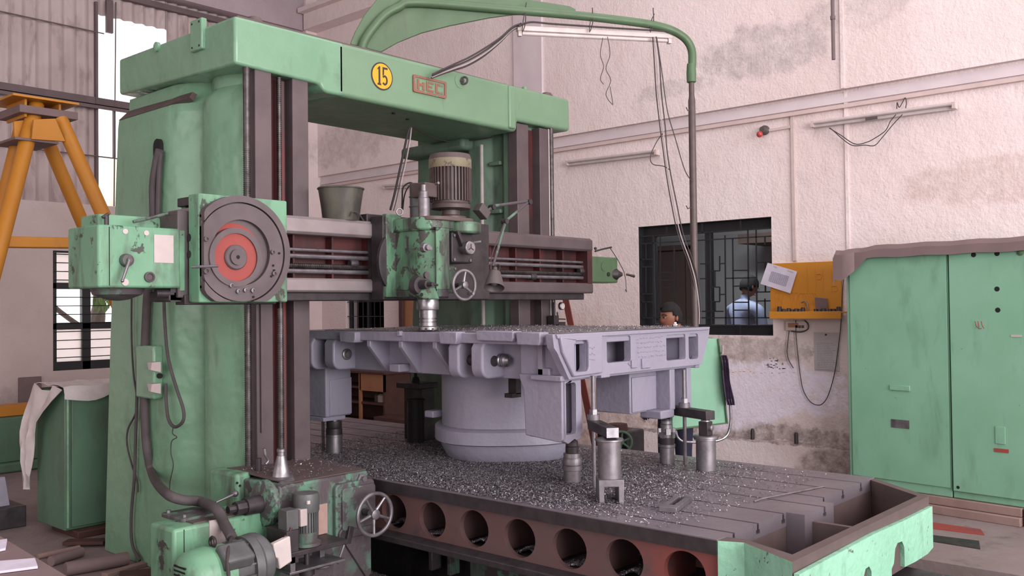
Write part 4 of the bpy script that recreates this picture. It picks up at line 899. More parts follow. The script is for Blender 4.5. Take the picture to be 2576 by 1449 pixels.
m = MB(); m.lathe((vx, vy, 0), [(rv * 1.15, zb - .04), (rv * 1.15, zb - .025), (rv * .85, zb - .02), (rv * .9, zb + .02), (rv * .8, zb + .03)], 24); m.build('motor_flange', 'green_dirty', vm)
x0, x1, z0, z1 = fxz(717, 1285, 762, 1326, 3.90)
m = MB(); m.box(x0, x0 + .07, 3.885, 3.96, z0, z1); m.build('terminal_box', 'motor_grey', vm, bevel=.003)
m = MB(); m.box(x0 + .075, x0 + .115, 3.875, 3.93, z0 + .01, z1 - .005); m.build('terminal_cover', 'plate', vm, bevel=.002)
m = MB(); m.obox((vx + .02, 3.96, zb - .055), (1, 0, 0), (0, 1, 0), (0, 0, 1), .19, .10, .012); m.build('motor_shelf', 'steel_dark', sh, bevel=.003)
m = MB(); m.obox((vx + .02, 3.96, zb - .145), (1, 0, 0), (0, 1, 0), (0, 0, 1), .17, .10, .006); m.box(vx - .14, vx - .11, 3.87, 4.05, zb - .15, zb - .05); m.box(vx + .12, vx + .15, 3.98, 4.05, zb - .15, zb - .05); m.build('shelf_frame', 'steel_mid', sh, bevel=.002)
m = MB(); m.lathe((vx, vy, zb - .20), [(.025, 0), (.04, .01), (.04, .04), (.014, .05), (.014, .14)], 16); m.build('pump_shaft', 'steel_dark', sh)
m = MB(); m.torus((vx + .10, 3.93, zb - .175), (0, .15, 1), .035, .007, 20, 8); m.build('ring_handle', 'steel_mid', sh)
x0, x1, z0, z1 = fxz(800, 1270, 823, 1340, FY); m = MB(); m.box(x0, x1, FY - .004, FY + .005, z0, z1); m.build('rating_plate', 'plate_pink', sh, label='peeling pinkish plate')
# white switch box hanging in front
x0, x1, z0, z1 = fxz(689, 1368, 734, 1422, 3.86)
m = MB(); m.prism([(x0 - .005, z1), (x1 - .01, z1 + .02), (x1, z0 + .02), (x0 + .03, z0 - .005), (x0 + .022, z0 + .05), (x0 + .002, z0 + .06)], 'Y', 3.855, 3.89); wbx = m.build('switch_cover', 'white', sh, bevel=.006, label='cream enamelled switch cover')
m = MB(); m.box(x1 - .02, x1 + .05, 3.87, 4.05, z0, z1 + .04); m.build('switch_bracket', 'steel_dark', sh, bevel=.004)
P = [at(u, v, Y=3.88) for u, v in ((733, 1327), (728, 1340), (715, 1352), (705, 1368))]; m = MB(); m.tube([tuple(p) for p in P], .006, 6, 5); m.build('motor_lead', 'red_dark', sh)
# left gear case with flange and shaft
gy = 4.14
gx0, gx1 = at(436, 1350, Y=gy).x, at(600, 1350, Y=gy).x; gz1 = at(440, 1332, Y=gy).z; gyb = at(376, 1300, X=gx0).y
m = MB(); m.box(gx0, xl + .02, gy, min(gyb, 4.54), .05, gz1); m.build('gear_case', 'green_worn', sh, bevel=.016, seg=3)
gc = bpy.data.objects['gear_case']
m = MB(); m.prism(rrect(gx0 + .10, gx0 + .36, gy + .10, gy + .32, .02), 'Z', gz1 - .002, gz1 + .018); m.build('inspection_cover', 'green_dirty', gc, bevel=.004)
m = MB(); m.box(gx0 + .12, gx1 + .1, gy + .03, min(gyb, 4.5), gz1, gz1 + .006); m.build('case_dirt', 'brown_grime', gc)
for dx, dy in ((.13, .13), (.33, .13), (.13, .29), (.33, .29)):
    m = MB(); m.lathe((gx0 + dx, gy + dy, gz1 + .017), [(.012, 0), (.012, .014)], 6); m.build('bolt', 'steel_mid', gc)
m = MB(); x = at(463, 1360, Y=gy).x; m.box(x - .002, x + .002, gy - .001, gy + .01, .06, gz1 - .01); m.build('cover_joint', 'hole', gc)
x0, x1, z0, z1 = fxz(526, 1310, 566, 1374, gy); m = MB(); m.box(x0, x1, gy - .004, gy + .004, z0, z1); m.build('rating_plate', 'plate', gc, label='blank pinkish plate')
q = at(665, 1285, Y=3.98); dz = q.z
m = MB(); m.rings([((xl - .20, 4.14, dz), .035), ((xl - .145, 4.14, dz), .035)], 8); m.rings([((xl - .145, 4.14, dz), .044), ((xl - .02, 4.14, dz), .046)], 20); m.rings([((xl - .24, 4.14, dz), .02), ((xl - .2, 4.14, dz), .02)], 8); m.build('output_shaft', 'steel_dark', sh)
m = MB(); m.rings([((xl - .055, 4.14, dz), .085), ((xl - .04, 4.14, dz), .115), ((xl - .012, 4.14, dz), .12), ((xl - .01, 4.14, dz), .10), ((xl + .005, 4.14, dz), .10)], 28); fl = m.build('shaft_flange', 'green_dirty', sh, bevel=.003)
for k in range(6):
    t = 2 * PI * k / 6 + .3; m = MB(); m.rings([((xl - .05, 4.14 + .1 * math.cos(t), dz + .1 * math.sin(t)), .016), ((xl - .005, 4.14 + .1 * math.cos(t), dz + .1 * math.sin(t)), .016)], 8); m.build('bolt', 'green_dirty', fl)
P = [at(543, 1264, Y=4.33), at(592, 1242, Y=4.33)]; m = MB(); m.tube([tuple(p) for p in P], .007, 8); m.sphere(tuple(P[1]), .017, 12, 8); m.build('ball_lever', 'steel_mid', sh)
q = at(565, 1267, Y=4.3); m = MB(); m.lathe((q.x, 4.3, gz1 - .005), [(.014, 0), (.014, .03)], 10); m.build('stud', 'green_worn', sh)
# large horizontal motor, fan cowl towards the viewer's left
mz = at(545, 1440, Y=3.92).z; my = 3.92; mr = .125
mxa = at(470, 1440, Y=my).x; mxb = at(636, 1400, Y=my).x
m = MB(); m.rings([((mxa + .08, my, mz), mr * .92), ((mxb - .02, my, mz), mr * .92)], 32); bm_ = m.build('drive_motor', 'motor_grey', sh)
m = MB(); m.rings([((mxa - .035, my, mz), mr * .55), ((mxa - .02, my, mz), mr * .8), ((mxa + .02, my, mz), mr * 1.0), ((mxa + .10, my, mz), mr * 1.04), ((mxa + .105, my, mz), mr * 1.0), ((mxa + .19, my, mz), mr * 1.0)], 32); m.build('fan_cowl', 'green_worn', bm_)
for i in range(7):
    m = MB(); zz = mz - .06 + i * .02; m.box(mxa - .037, mxa - .03, my - .05, my + .05, zz, zz + .008); m.build('vent_slot', 'hole', bm_)
for k in range(14):
    t = math.radians(20 + k * 24); d = Vector((0, math.cos(t), math.sin(t))); m = MB(); m.obox(Vector(((mxa + mxb) / 2 + .09, my, mz)) + d * mr * .97, (1, 0, 0), d, Vector((1, 0, 0)).cross(d), (mxb - mxa) / 2 - .12, mr * .07, .004); m.build('cooling_fin', 'motor_grey', bm_)
m = MB(); m.rings([((mxb - .06, my, mz), mr * 1.12), ((mxb - .02, my, mz), mr * 1.15), ((mxb, my, mz), mr * 1.0)], 32); m.build('motor_flange', 'motor_grey', bm_)
q = at(605, 1395, Y=3.78); m = MB(); m.obox((q.x, my - .09, mz + .085), (1, 0, 0), (0, 1, .6), (0, -.6, 1), .075, .06, .035); m.build('terminal_box', 'motor_grey', bm_, bevel=.015, seg=3)
m = MB(); m.torus((mxa + .13, my, mz + mr + .02), (1, 0, 0), .022, .008, 14, 6); m.build('lifting_eye', 'steel_dark', bm_)
m = MB(); m.rings([((mxb - .01, my + .04, mz), .125), ((mxb + .015, my + .04, mz), .135), ((mxb + .04, my + .04, mz), .135), ((mxb + .07, my + .06, mz), .11)], 32); m.build('bell_housing', 'motor_grey', sh, bevel=.006)
m = MB(); m.box(mxa, mxb, my - .09, my + .1, .0, mz - .1); m.box(mxa - .02, xl + .02, 4.0, 4.2, 0, .06); m.build('motor_foot', 'green_dirty', sh)
# hoses and cables on the column face
def cable(name, pts, r, mat, label, cat='cable', sm=6, n=8, group=None, R=None):
    m = MB(); m.tube([tuple(p) for p in pts], R or r, n, sm); o = m.build(name, mat); tag(o, label, cat, group); return o
cable('hose', [at(u, v, X=2.765) for u, v in ((402, 378), (394, 410), (386, 470), (386, 560), (374, 700), (367, 820), (363, 950), (365, 1060), (370, 1130), (384, 1195))] + [at(u, v, Y=4.55) for u, v in ((415, 1238),)] + [at(u, v, Y=4.4) for u, v in ((455, 1257), (505, 1262))] + [at(u, v, Y=4.12) for u, v in ((545, 1282), (563, 1315))] + [at(583, 1352, Y=3.98)], .026, 'hose', 'thick grey hose hanging down the left column to the drive motor', 'hose', 5, 12)
cable('motor_lead', [at(583, 1352, Y=3.97), at(575, 1375, Y=3.85), at(572, 1410, Y=3.78), at(575, 1449, Y=3.77)], .009, 'cable', 'grey lead leaving the open hose end over the drive motor')
cable('cable', [at(u, v, X=2.77) for u, v in ((405, 385), (401, 430), (398, 520), (399, 590))], .016, 'hose', 'grey cable in the slot beside the thick hose', sm=5)
cable('cable', [at(u, v, X=2.775) for u, v in ((331, 745), (331, 850), (336, 940), (344, 1000), (341, 1040), (322, 1080), (320, 1120), (332, 1170), (345, 1210), (347, 1238))], .006, 'cable', 'thin loose cable dangling free on the left column face')
cable('cable', [at(u, v, X=2.77) for u, v in ((356, 870), (347, 890), (345, 980), (341, 1100), (338, 1200), (330, 1300), (333, 1370), (352, 1410))], .010, 'hose', 'grey cable running from the switch box to the floor')
cable('cable', [at(u, v, X=2.76) for u, v in ((412, 745), (414, 800), (420, 880), (430, 930), (445, 980), (461, 1030), (460, 1060), (440, 1074), (424, 1055), (418, 1010), (417, 965))], .010, 'hose', 'grey cable looped beside the switch box')
cable('wire', [at(u, v, X=2.78) for u, v in ((437, 1070), (434, 1090), (445, 1100), (432, 1110), (430, 1140), (436, 1170), (428, 1210), (426, 1240))], .003, 'cable', 'thin tangled wire below the looped cable', 'wire')

# ================================================================== TABLE
ZT = 0.62; TX0, TX1, TE = 3.43, 5.19, 1.93
tb_ = thing('machine_table', 'long grey slotted table with round side holes and a green end trough', 'machine table', (4.3, 4.0, .25))
SLOT = [3.574, 3.795, 4.048, 4.303, 4.504, 4.747, 4.993]
prof = [(TX0, ZT), ]
for s in SLOT: prof += [(s - .009, ZT), (s - .009, ZT - .028), (s - .018, ZT - .028), (s - .018, ZT - .046), (s + .018, ZT - .046), (s + .018, ZT - .028), (s + .009, ZT - .028), (s + .009, ZT)]
prof += [(TX1, ZT), (TX1, .555), (TX0, .555)]
m = MB(); m.prism(prof, 'Y', TE, 7.6); m.build('table_top', 'table', tb_, bevel=.0)
for s in SLOT:
    m = MB(); m.box(s - .0088, s + .0088, TE + .002, 7.6, ZT - .02, ZT - .010); m.build('slot_dirt', 'hole', tb_, label='black grease packed in a table slot')
m = MB(); m.prism([(4.08, ZT), (4.303 - .009, ZT), (4.303 - .009, ZT - .028), (4.303 - .018, ZT - .028), (4.303 - .018, ZT - .046), (4.303 + .018, ZT - .046), (4.303 + .018, ZT - .028), (4.303 + .009, ZT - .028), (4.303 + .009, ZT), (4.41, ZT), (4.41, .30), (4.08, .30)], 'Y', 1.84, TE); m.build('end_lug', 'table', tb_)
m = MB(); m.box(TX0 - .004, TX0 + .03, TE - .0, 7.6, .556, .615); m.build('edge_strip', 'steel_dark', tb_, label='dark planed edge strip')
HO = [2.105 + .3145 * k for k in range(-0, 17)]
holes = [circ(y, .443, .104, .095, 28) for y in HO]
m = MB(); m.prism([(TE, .556), (7.6, .556), (7.6, .30), (TE, .30)], 'X', 3.46, 3.49, holes=holes); m.build('side_wall', 'red_side', tb_, angle=50)
m = MB(); m.box(5.13, 5.16, TE, 7.6, .3, .556); m.build('side_wall', 'red_side', tb_)
m = MB(); m.prism([(3.405, .285), (3.405, .318), (3.49, .345), (5.16, .345), (5.16, .285)], 'Y', TE, 7.6); m.build('bottom_flange', 'steel_dark', tb_, bevel=.004)
for y in [2.105 - .157 + .3145 * k for k in range(0, 18)]:
    m = MB(); m.prism([(3.49, .345), (3.80, .345), (3.80, .40), (3.86, .43), (3.86, .50), (3.80, .53), (3.80, .556), (3.49, .556)], 'Y', y - .012, y + .012); m.build('cell_rib', 'red_side', tb_)
m = MB(); m.box(3.88, 3.90, TE + .05, 7.6, .345, .554); m.build('inner_wall', 'red_side', tb_)
# end wall and trough
m = MB(); m.box(3.50, 5.12, TE + .001, TE + .04, .30, .5545); m.build('end_wall', 'brown_grime', tb_)
outer = [(3.435, TE), (3.475, 1.83), (3.33, 1.555), (4.885, 1.545), (5.19, TE)]; inner = [(3.51, TE - .002), (3.53, 1.86), (3.43, 1.60), (4.855, 1.59), (5.13, TE - .002)]
m = MB(); zr = .615
n = 5; vs = [(x, y, zr) for x, y in outer] + [(x, y, zr) for x, y in inner] + [(x, y, .335) for x, y in outer] + [(x, y, .34) for x, y in inner]
fs = []
m.cur = 0
for i in range(4): fs.append((i, i + 1, 6 + i, 5 + i))
m.add(vs, fs); m.cur = 1; m.add(vs, [(i, 10 + i, 11 + i, i + 1) for i in (0, 1, 3)]); m.cur = 0; m.add(vs, [(2, 12, 13, 3)]); m.cur = 0; m.add(vs, [(5 + i, 6 + i, 16 + i, 15 + i) for i in range(4)] + [(15, 16, 17, 18, 19)])  # dark outer end face gives the apron notches depth; its top is brown rim
tro = m.build('trough', ['brown_grime', 'green_light'], tb_, label='trough with peeling mint green outside and greasy inside')
m = MB(); xp = at(2172, 1318, Z=.60).x; m.box(xp - .0, xp + .03, 1.59, TE, .34, .575); m.build('trough_partition', 'brown_grime', tb_)
m = MB(); m.prism([(3.332, .572), (4.10, .578), (4.5, .568), (4.884, .566), (4.884, .36), (4.80, .345), (4.62, .345), (4.47, .352), (4.47, .445), (4.44, .478), (4.38, .482), (4.35, .462), (4.33, .40), (4.30, .38), (4.30, .05), (4.055, .05), (4.055, .425), (4.03, .45), (3.99, .45), (3.95, .40), (3.90, .36), (3.90, .02), (3.332, .02)], 'Y', 1.528, 1.550); m.build('trough_apron', 'green_light', tb_, angle=60)
m = MB(); m.add([(3.335, 1.55, .335), (3.475, 1.83, .335), (3.435, TE, .335), (3.335, 1.55, .02), (3.475, 1.83, .02), (3.435, TE, .02)], [(0, 1, 4, 3), (1, 2, 5, 4)]); m.build('trough_apron', 'green_light', tb_, recalc=False)
# ================================================================== BED
bd = thing('machine_bed', 'green cast bed in the floor pit under the slotted table', 'machine bed', (4.3, 3, -.36))
m = MB(); m.box(3.93, 4.20, -2.5, 3.86, -.36, .22); m.build('bed_side', 'green_dirty', bd, bevel=.01)
m = MB(); m.box(4.02, 4.20, 3.86, 7.5, -.36, .22); m.build('bed_side', 'steel_dark', bd, bevel=.01)
m = MB(); m.box(4.46, 4.74, -2.5, 7.5, -.36, .16); m.build('bed_side', 'green_light', bd, bevel=.01)
m = MB(); m.prism([(3.95, .22), (4.0, .28), (4.13, .28), (4.18, .22)], 'Y', 1.3, 7.4); m.build('bed_way', 'steel_dark', bd)
m = MB(); m.box(4.50, 4.70, 1.3, 7.4, .16, .285); m.build('bed_way', 'steel_dark', bd)
m = MB(); m.rings([((4.60, 1.40, .24), .07), ((4.60, 1.62, .25), .07)], 18); m.build('way_wiper', 'steel_dark', bd, bevel=.006)
m = MB(); m.box(4.20, 4.46, -2.5, 7.5, -.36, -.2); m.build('bed_web', 'green_dirty', bd)
for k in range(2):
    y = 3.95 + k * .16; m = MB(); m.prism([(3.86, .0), (3.94, .0), (3.94, .20), (3.88, .24), (3.86, .2)], 'Y', y, y + .03); m.build('bracket', 'green_dirty', bd, bevel=.004)
# ================================================================== CASTING ON THE TABLE
cs = thing('casting', 'large lavender-grey iron casting with lugs, pins and windows clamped over the table', 'casting', (4.4, 3.95, .64))
CZ, CB = 1.453, 1.215; CYF = 2.95; CXW = 3.83
m = MB(); m.box(3.665, 5.12, 2.96, 5.20, 1.395, CZ); m.build('top_plate', 'casting', cs, bevel=.006)
m = MB(); m.box(3.70, 5.08, 3.0, 4.94, CZ, CZ + .004); m.build('machined_face', 'steel_mid', cs, label='freshly milled dark top face')
m = MB(); m.box(CXW, CXW + .05, 3.0, 5.18, CB - .02, 1.40); m.build('side_web', 'casting', cs, bevel=.006)
def gusset(y, t=.034, xo=3.672, name='gusset'):
    m = MB(); m.prism([(xo, 1.40), (CXW + .01, 1.40), (CXW + .01, CB - .015), (CXW - .02, CB - .015), (xo + .0, 1.36)], 'Y', y, y + t); return m.build(name, 'casting', cs, bevel=.005)
for y in (4.445, 4.15, 3.855): gusset(y)
def lug(y, t, xo, zb, pin=None, pr=.028):
    pts = [(CXW + .1, 1.40), (CXW + .1, zb)] + [(xo + .06 + .06 * math.cos(math.radians(a)), zb + .06 + .06 * math.sin(math.radians(a))) for a in (270, 252, 234, 216, 198, 180)] + [(xo, 1.37), (xo + .035, 1.42)]
    m = MB(); m.prism(pts, 'Y', y, y + t); o = m.build('lug', 'casting', cs, bevel=.012, seg=3)
    return o
la = lug(4.79, .10, 3.655, 1.20); lug(5.0, .12, 3.64, 1.195); lb = lug(3.475, .09, 3.655, 1.20); lug(3.66, .085, 3.655, 1.195)
q = at(871, 891, Y=4.79); m = MB(); m.lathe((q.x, 4.795, q.z), [(.036, 0), (.036, .018), (.03, .022), (.024, .022), (.022, .034), (.01, .036)], 20, (0, -1, 0)); m.build('pin', 'steel_mid', la)
q = at(1258, 906, Y=3.475); m = MB(); m.lathe((q.x, 3.50, q.z), [(.037, 0), (.037, .04), (.03, .045), (.037, .055), (.036, .075), (.026, .085), (.02, .1)], 22, (0, -1, 0)); m.build('pin', 'steel', lb)
m = MB(); q = at(1198, 900, Y=3.6); m.cyl((3.75, 3.47, 1.295), (3.75, 3.70, 1.295), .03, n=18); m.build('pin', 'steel_dark', lb)
for u0, v0, u1, v1 in ((862, 834, 903, 862), (1112, 834, 1158, 866), (1205, 832, 1300, 859), (1306, 835, 1368, 869)):
    y0, y1, z0, z1 = syz(u0, v0, u1, v1, 3.655); m = MB(); m.prism([(y0, z1), (y1, z1), (y1 - .01, z0), (y0 + .012, z0), (y0 + .0, z0 + .02)], 'X', 3.625, 3.70); m.build('edge_pad', 'casting', cs, bevel=.006)
for u0, v0, u1, v1 in ((985, 915, 1010, 936), (1357, 925, 1388, 957)):
    y0, y1, z0, z1 = syz(u0, v0, u1, v1, 3.76); m = MB(); m.box(3.74, CXW + .01, y0, y1, z0, z1); m.build('small_boss', 'casting', cs, bevel=.006)
y0, y1, z0, z1 = syz(1001, 833, 1009, 847, 3.655); m = MB(); m.prism([(y0, z1), (y1, z1), (y1, z0), (y0, z0 + .006)], 'X', 3.645, 3.67); m.build('edge_nib', 'casting', cs, bevel=.003)
# end face with windows
RP = [(3.62, CZ), (5.195, CZ), (5.185, 1.40), (5.09, 1.222), (4.15, 1.222), (3.75, 1.217), (3.655, 1.36), (3.63, 1.385)]
def win(u0, v0, u1, v1, r=.025, n=3):
    x0, x1, z0, z1 = fxz(u0, v0, u1, v1, CYF); return rrect(x0, x1, z0, z1, r, n)
WN = [win(1438, 857, 1475, 933), win(1526, 847, 1587, 908, .015), win(1676, 843, 1725, 903, .012), win(1732, 840, 1757, 902, .02)]
m = MB(); m.prism(RP, 'Y', CYF, CYF + .045, holes=WN); m.build('end_face', 'casting', cs, bevel=.006, angle=50)
x0 = at(1508, 850, Y=CYF).x
m = MB(); m.prism([(3.66, 1.44), (x0, 1.44), (x0, 1.235), (3.77, 1.23), (3.68, 1.36)], 'Y', CYF - .02, CYF + .001, holes=[WN[0]]); m.build('raised_frame', 'casting', cs, bevel=.006, angle=50)
m = MB(); m.prism([(3.64, 1.452), (5.18, 1.452), (5.17, 1.435), (3.65, 1.43)], 'Y', CYF - .012, CYF + .001); m.build('edge_bead', 'casting', cs, bevel=.003)
m = MB(); m.box(3.74, 5.1, CYF + .17, CYF + .20, 1.22, 1.40); m.build('inner_web', 'casting', cs)
m = MB(); m.box(3.72, 5.08, CYF + .03, CYF + .24, 1.205, 1.235); m.build('bottom_plate', 'casting', cs, bevel=.006)
for x in (4.0, 4.42, 4.62, 4.915): 
    m = MB(); m.box(x, x + .025, CYF + .03, CYF + .18, 1.235, 1.40); m.build('inner_rib', 'casting', cs)
m = MB(); m.box(5.05, 5.10, CYF + .02, 4.95, 1.20, 1.41); m.build('side_web', 'casting', cs, bevel=.006)
m = MB(); m.box(CXW, 5.08, 4.90, 4.95, 1.20, 1.41); m.build('end_web', 'casting', cs)
for u0, v0, u1, v1 in ((1612, 902, 1634, 925), (1586, 906, 1600, 925)):
    x0, x1, z0, z1 = fxz(u0, v0, u1, v1, CYF); m = MB(); m.box(x0, x1, CYF - .012, CYF + .01, z0 - .0, z1); m.build('small_boss', 'casting', cs, bevel=.004)
m = MB(); x0, x1, z0, z1 = fxz(1513, 938, 1535, 946, CYF); m.box(x0, x1, CYF, CYF + .08, 1.205, 1.225); m.build('small_boss', 'casting', cs, bevel=.004)
# chalk writing and the arrow on the end face
def stroke(pts, r=.0022, par=cs, mat='ink', name='chalk_mark'):
    m = MB(); m.tube([tuple(at(u, v, Y=CYF - .0015)) for u, v in pts], r, 4); return m.build(name, mat, par)
rnd = random.Random(11)
mk = MB()
for r_ in range(5):
    v0 = 853 + r_ * 11.5; u = 1600 + r_ * 1.5
    while u < 1668 + r_ * 1.2:
        k = rnd.randint(2, 3); P = [tuple(at(u + i * 2.2, v0 - (u - 1600) * .09 + rnd.uniform(-2.2, 2.2), Y=CYF - .0012)) for i in range(k + 1)]
        mk.tube(P, .0013, 4); u += k * 2.2 + rnd.choice((2, 2, 4))
mk.build('chalk_writing', 'ink', cs, label='rows of small illegible handwriting', kind='stuff')
mk = MB()
for r_ in range(3):
    v0 = 876 + r_ * 14
    for i in range(3): mk.tube([tuple(at(1484 + i * 5, v0 + rnd.uniform(-2, 2), Y=CYF - .022)), tuple(at(1487 + i * 5, v0 + rnd.uniform(-3, 3), Y=CYF - .022))], .0014, 4)
mk.build('chalk_writing', 'ink', cs, label='short illegible marks beside the window', kind='stuff')
stroke([(1588, 905), (1580, 914), (1587, 922)], .0028, cs, 'ink', 'arrow_mark'); stroke([(1588, 911), (1603, 908)], .002, cs, 'ink', 'arrow_mark'); stroke([(1588, 917), (1603, 914)], .002, cs, 'ink', 'arrow_mark')
# legs
m = MB(); m.prism([(3.0, 1.235), (3.0, .90), (3.02, .885), (3.255, .905), (3.265, 1.15), (3.29, 1.20), (3.30, 1.235)], 'X', 3.752, 3.79); m.build('leg_cheek', 'casting', cs, bevel=.006)
LX0, LX1 = 3.765, at(1460, 1000, Y=3.0).x
x0, x1, z0, z1 = fxz(1418, 965, 1449, 1090, 3.0)
m = MB(); m.prism([(LX0, 1.23), (LX1, 1.23), (LX1 + .01, .92), (LX0 + .03, .875), (LX0, .89)], 'Y', 2.995, 3.03, holes=[rrect(x0, x1, z0, z1, .018, 3)]); m.build('leg_face', 'casting', cs, bevel=.006, angle=50)
m = MB(); m.box(LX1 - .015, LX1 + .008, 3.032, 3.25, .92, 1.23); m.box(LX0 + .02, LX1, 3.235, 3.25, .92, 1.23); m.box(LX0 + .02, LX1, 3.032, 3.25, .895, .92); m.build('leg_back', 'casting', cs)
m = MB(); m.box(LX1, LX1 + .06, 3.05, 3.2, .92, .96); m.build('small_boss', 'casting', cs, bevel=.006)
# back left leg
y2 = 5.00; a = at(820, 1052, Y=y2); b = at(884, 1042, Y=y2)
m = MB(); m.box(a.x, b.x, y2, 5.45, a.z + .004, 1.22); m.build('leg', 'casting', cs, bevel=.008)
m = MB(); m.prism([(a.x + .03, 1.12), (b.x - .0, 1.13), (b.x - .0, a.z + .012), (a.x + .03, a.z + .012)], 'Y', y2 - .006, y2 + .002); m.build('leg_panel', 'casting', cs, bevel=.003)
m = MB(); m.box(a.x - .02, b.x - .05, y2 + .0, 5.40, a.z - .022, a.z + .004); m.build('foot_plate', 'casting', cs, bevel=.003)
# right leg
y3 = 2.99; a = at(1622, 1045, Y=y3); b = at(1742, 1000, Y=y3)
m = MB(); m.box(a.x, b.x - .05, y3 + .10, y3 + .35, .955, 1.21); m.build('leg', 'casting', cs, bevel=.008)
xm = at(1690, 1000, Y=y3).x
m = MB(); m.box(xm - .015, xm + .04, y3, y3 + .12, .96, 1.225); m.box(b.x - .06, b.x - .01, y3, y3 + .35, .96, 1.225); m.build('leg_flange', 'casting', cs, bevel=.006)
m = MB(); m.box(a.x + .01, xm - .03, y3 + .09, y3 + .105, .965, 1.17); m.build('leg_panel', 'casting', cs, bevel=.004)
q = at(1675, 1060, Y=y3); m = MB(); m.box(q.x - .05, q.x + .10, y3, y3 + .15, .915, .965); m.build('leg_foot', 'casting', cs, bevel=.008)
m = MB(); m.box(3.764, CXW + .02, 3.0, 3.30, 1.19, 1.405); m.build('web_pad', 'casting', cs, bevel=.012, seg=3)
# the pot below
PX, PY = 4.46, 4.02
def pot(prof, name, sq=1.0):
    n = 40; L = []
    for r, z in prof: L.append([(PX + r * math.cos(2 * PI * i / n) * (1 + .035 * math.cos(8 * PI * i / n)), PY + r * math.sin(2 * PI * i / n) * (1 + .035 * math.cos(8 * PI * i / n)), z) for i in range(n)])
    m = MB(); m.loft(L); return m.build(name, 'casting', cs, angle=50)
pot([(.44, .85), (.44, 1.22)], 'pot_body'); pot([(.47, .755), (.487, .762), (.487, .838), (.47, .85), (.44, .855)], 'pot_flange'); pot([(.32, .622), (.375, .63), (.41, .655), (.44, .71), (.458, .757)], 'pot_bowl')
for a in ():
    t = math.radians(a); m = MB(); d = Vector((math.cos(t), math.sin(t), 0)); m.obox(Vector((PX, PY, .72)) + d * .405, d, (-d.y, d.x, 0), (0, 0, 1), .014, .03, .07); m.build('bowl_rib', 'casting', cs, bevel=.008)
m = MB(); q = at(1092, 1065, Y=4.3); m.box(q.x - .01, q.x + .10, 4.30, 4.38, .89, .935); m.build('small_boss', 'casting', cs, bevel=.008)
q = at(1296, 985, Y=3.62); m = MB(); m.box(q.x - .015, q.x + .03, 3.60, 3.66, 1.08, 1.19); m.box(q.x - .05, q.x + .03, 3.60, 3.66, 1.06, 1.085); m.build('pot_bracket', 'steel_dark', cs, label='small dark bracket on the pot side')

# ================================================================== WORK HOLDING
def jack(x, y, prof, label, z=ZT, name='screw_jack', cat='jack', mats=None, n=24):
    """prof: list of (part name, material, [(r,h)...])"""
    t = thing(name, label, cat, (x, y, z))
    for nm, mt, pr in prof:
        m = MB(); m.lathe((x, y, z), pr, n); m.build(nm, mt, t, angle=30)
    return t
h = .25
q = at(1440, 1222, Z=ZT)
jack(q.x, q.y, [('jack_base', 'steel_mid', [(.047, 0), (.047, .085), (.049, .088)]), ('jack_collar', 'steel_mid', [(.054, .088), (.054, .112), (.051, .114), (.053, .117), (.053, .145), (.048, .155)]), ('jack_body', 'steel', [(.047, .155), (.047, .178), (.038, .182)]), ('jack_screw', 'steel_dark', [(.036, .182), (.036, .212), (.033, .214), (.035, .217), (.034, .238), (.028, .246), (.018, .252)])], 'stepped dark steel screw jack under the near casting leg')
q = at(1678, 1166, Z=ZT)
j2 = jack(q.x, q.y, [('jack_base', 'steel_mid', [(.044, 0), (.044, .10), (.052, .104), (.052, .12)]), ('jack_collar', 'steel_dark', [(.046, .12), (.048, .15), (.048, .162)]), ('jack_screw', 'steel', [(.038, .215), (.038, .24), (.034, .244), (.034, .262), (.028, .272)])], 'screw jack with a castellated nut under the right casting leg')
for k in range(8):
    t = 2 * PI * k / 8; m = MB(); m.obox((q.x + .043 * math.cos(t), q.y + .043 * math.sin(t), ZT + .178 + (.022 if k % 2 else 0)), (math.cos(t), math.sin(t), 0), (-math.sin(t), math.cos(t), 0), (0, 0, 1), .01, .014, .018); m.build('nut_tooth', 'steel', j2)
m = MB(); m.lathe((q.x, q.y, ZT), [(.04, .16), (.04, .216)], 16); m.build('castle_nut', 'steel_mid', j2)
q = at(848, 1140, Z=ZT)
jack(q.x, q.y + .03, [('jack_base', 'steel_mid', [(.055, 0), (.055, .11), (.058, .112), (.058, .125)]), ('jack_body', 'steel_dark', [(.055, .125), (.055, .165), (.05, .17), (.052, .175), (.052, .215)]), ('jack_screw', 'steel_mid', [(.034, .215), (.034, .245), (.026, .247)])], 'dark screw jack under the back left casting leg')
def stud(u, vb, vt, Y, label, r=.011, nuts=()):
    b = at(u, vb, Z=ZT - .03 if Y is None else None, Y=Y); t = at(u, vt, Y=b.y)
    o = thing('clamp_stud', label, 'threaded rod', (b.x, b.y, ZT - .04))
    m = MB(); m.cyl((b.x, b.y, ZT - .04), (b.x, b.y, t.z), r, n=12); m.build('rod', 'steel_mid', o)
    for z in nuts:
        m = MB(); m.lathe((b.x, b.y, z), [(.034, 0), (.034, .028)], 20); m.build('washer', 'steel_mid', o)
        m = MB(); m.lathe((b.x, b.y, z + .028), [(.023, 0), (.023, .026), (.018, .03)], 6); m.build('nut', 'steel', o)
    return b
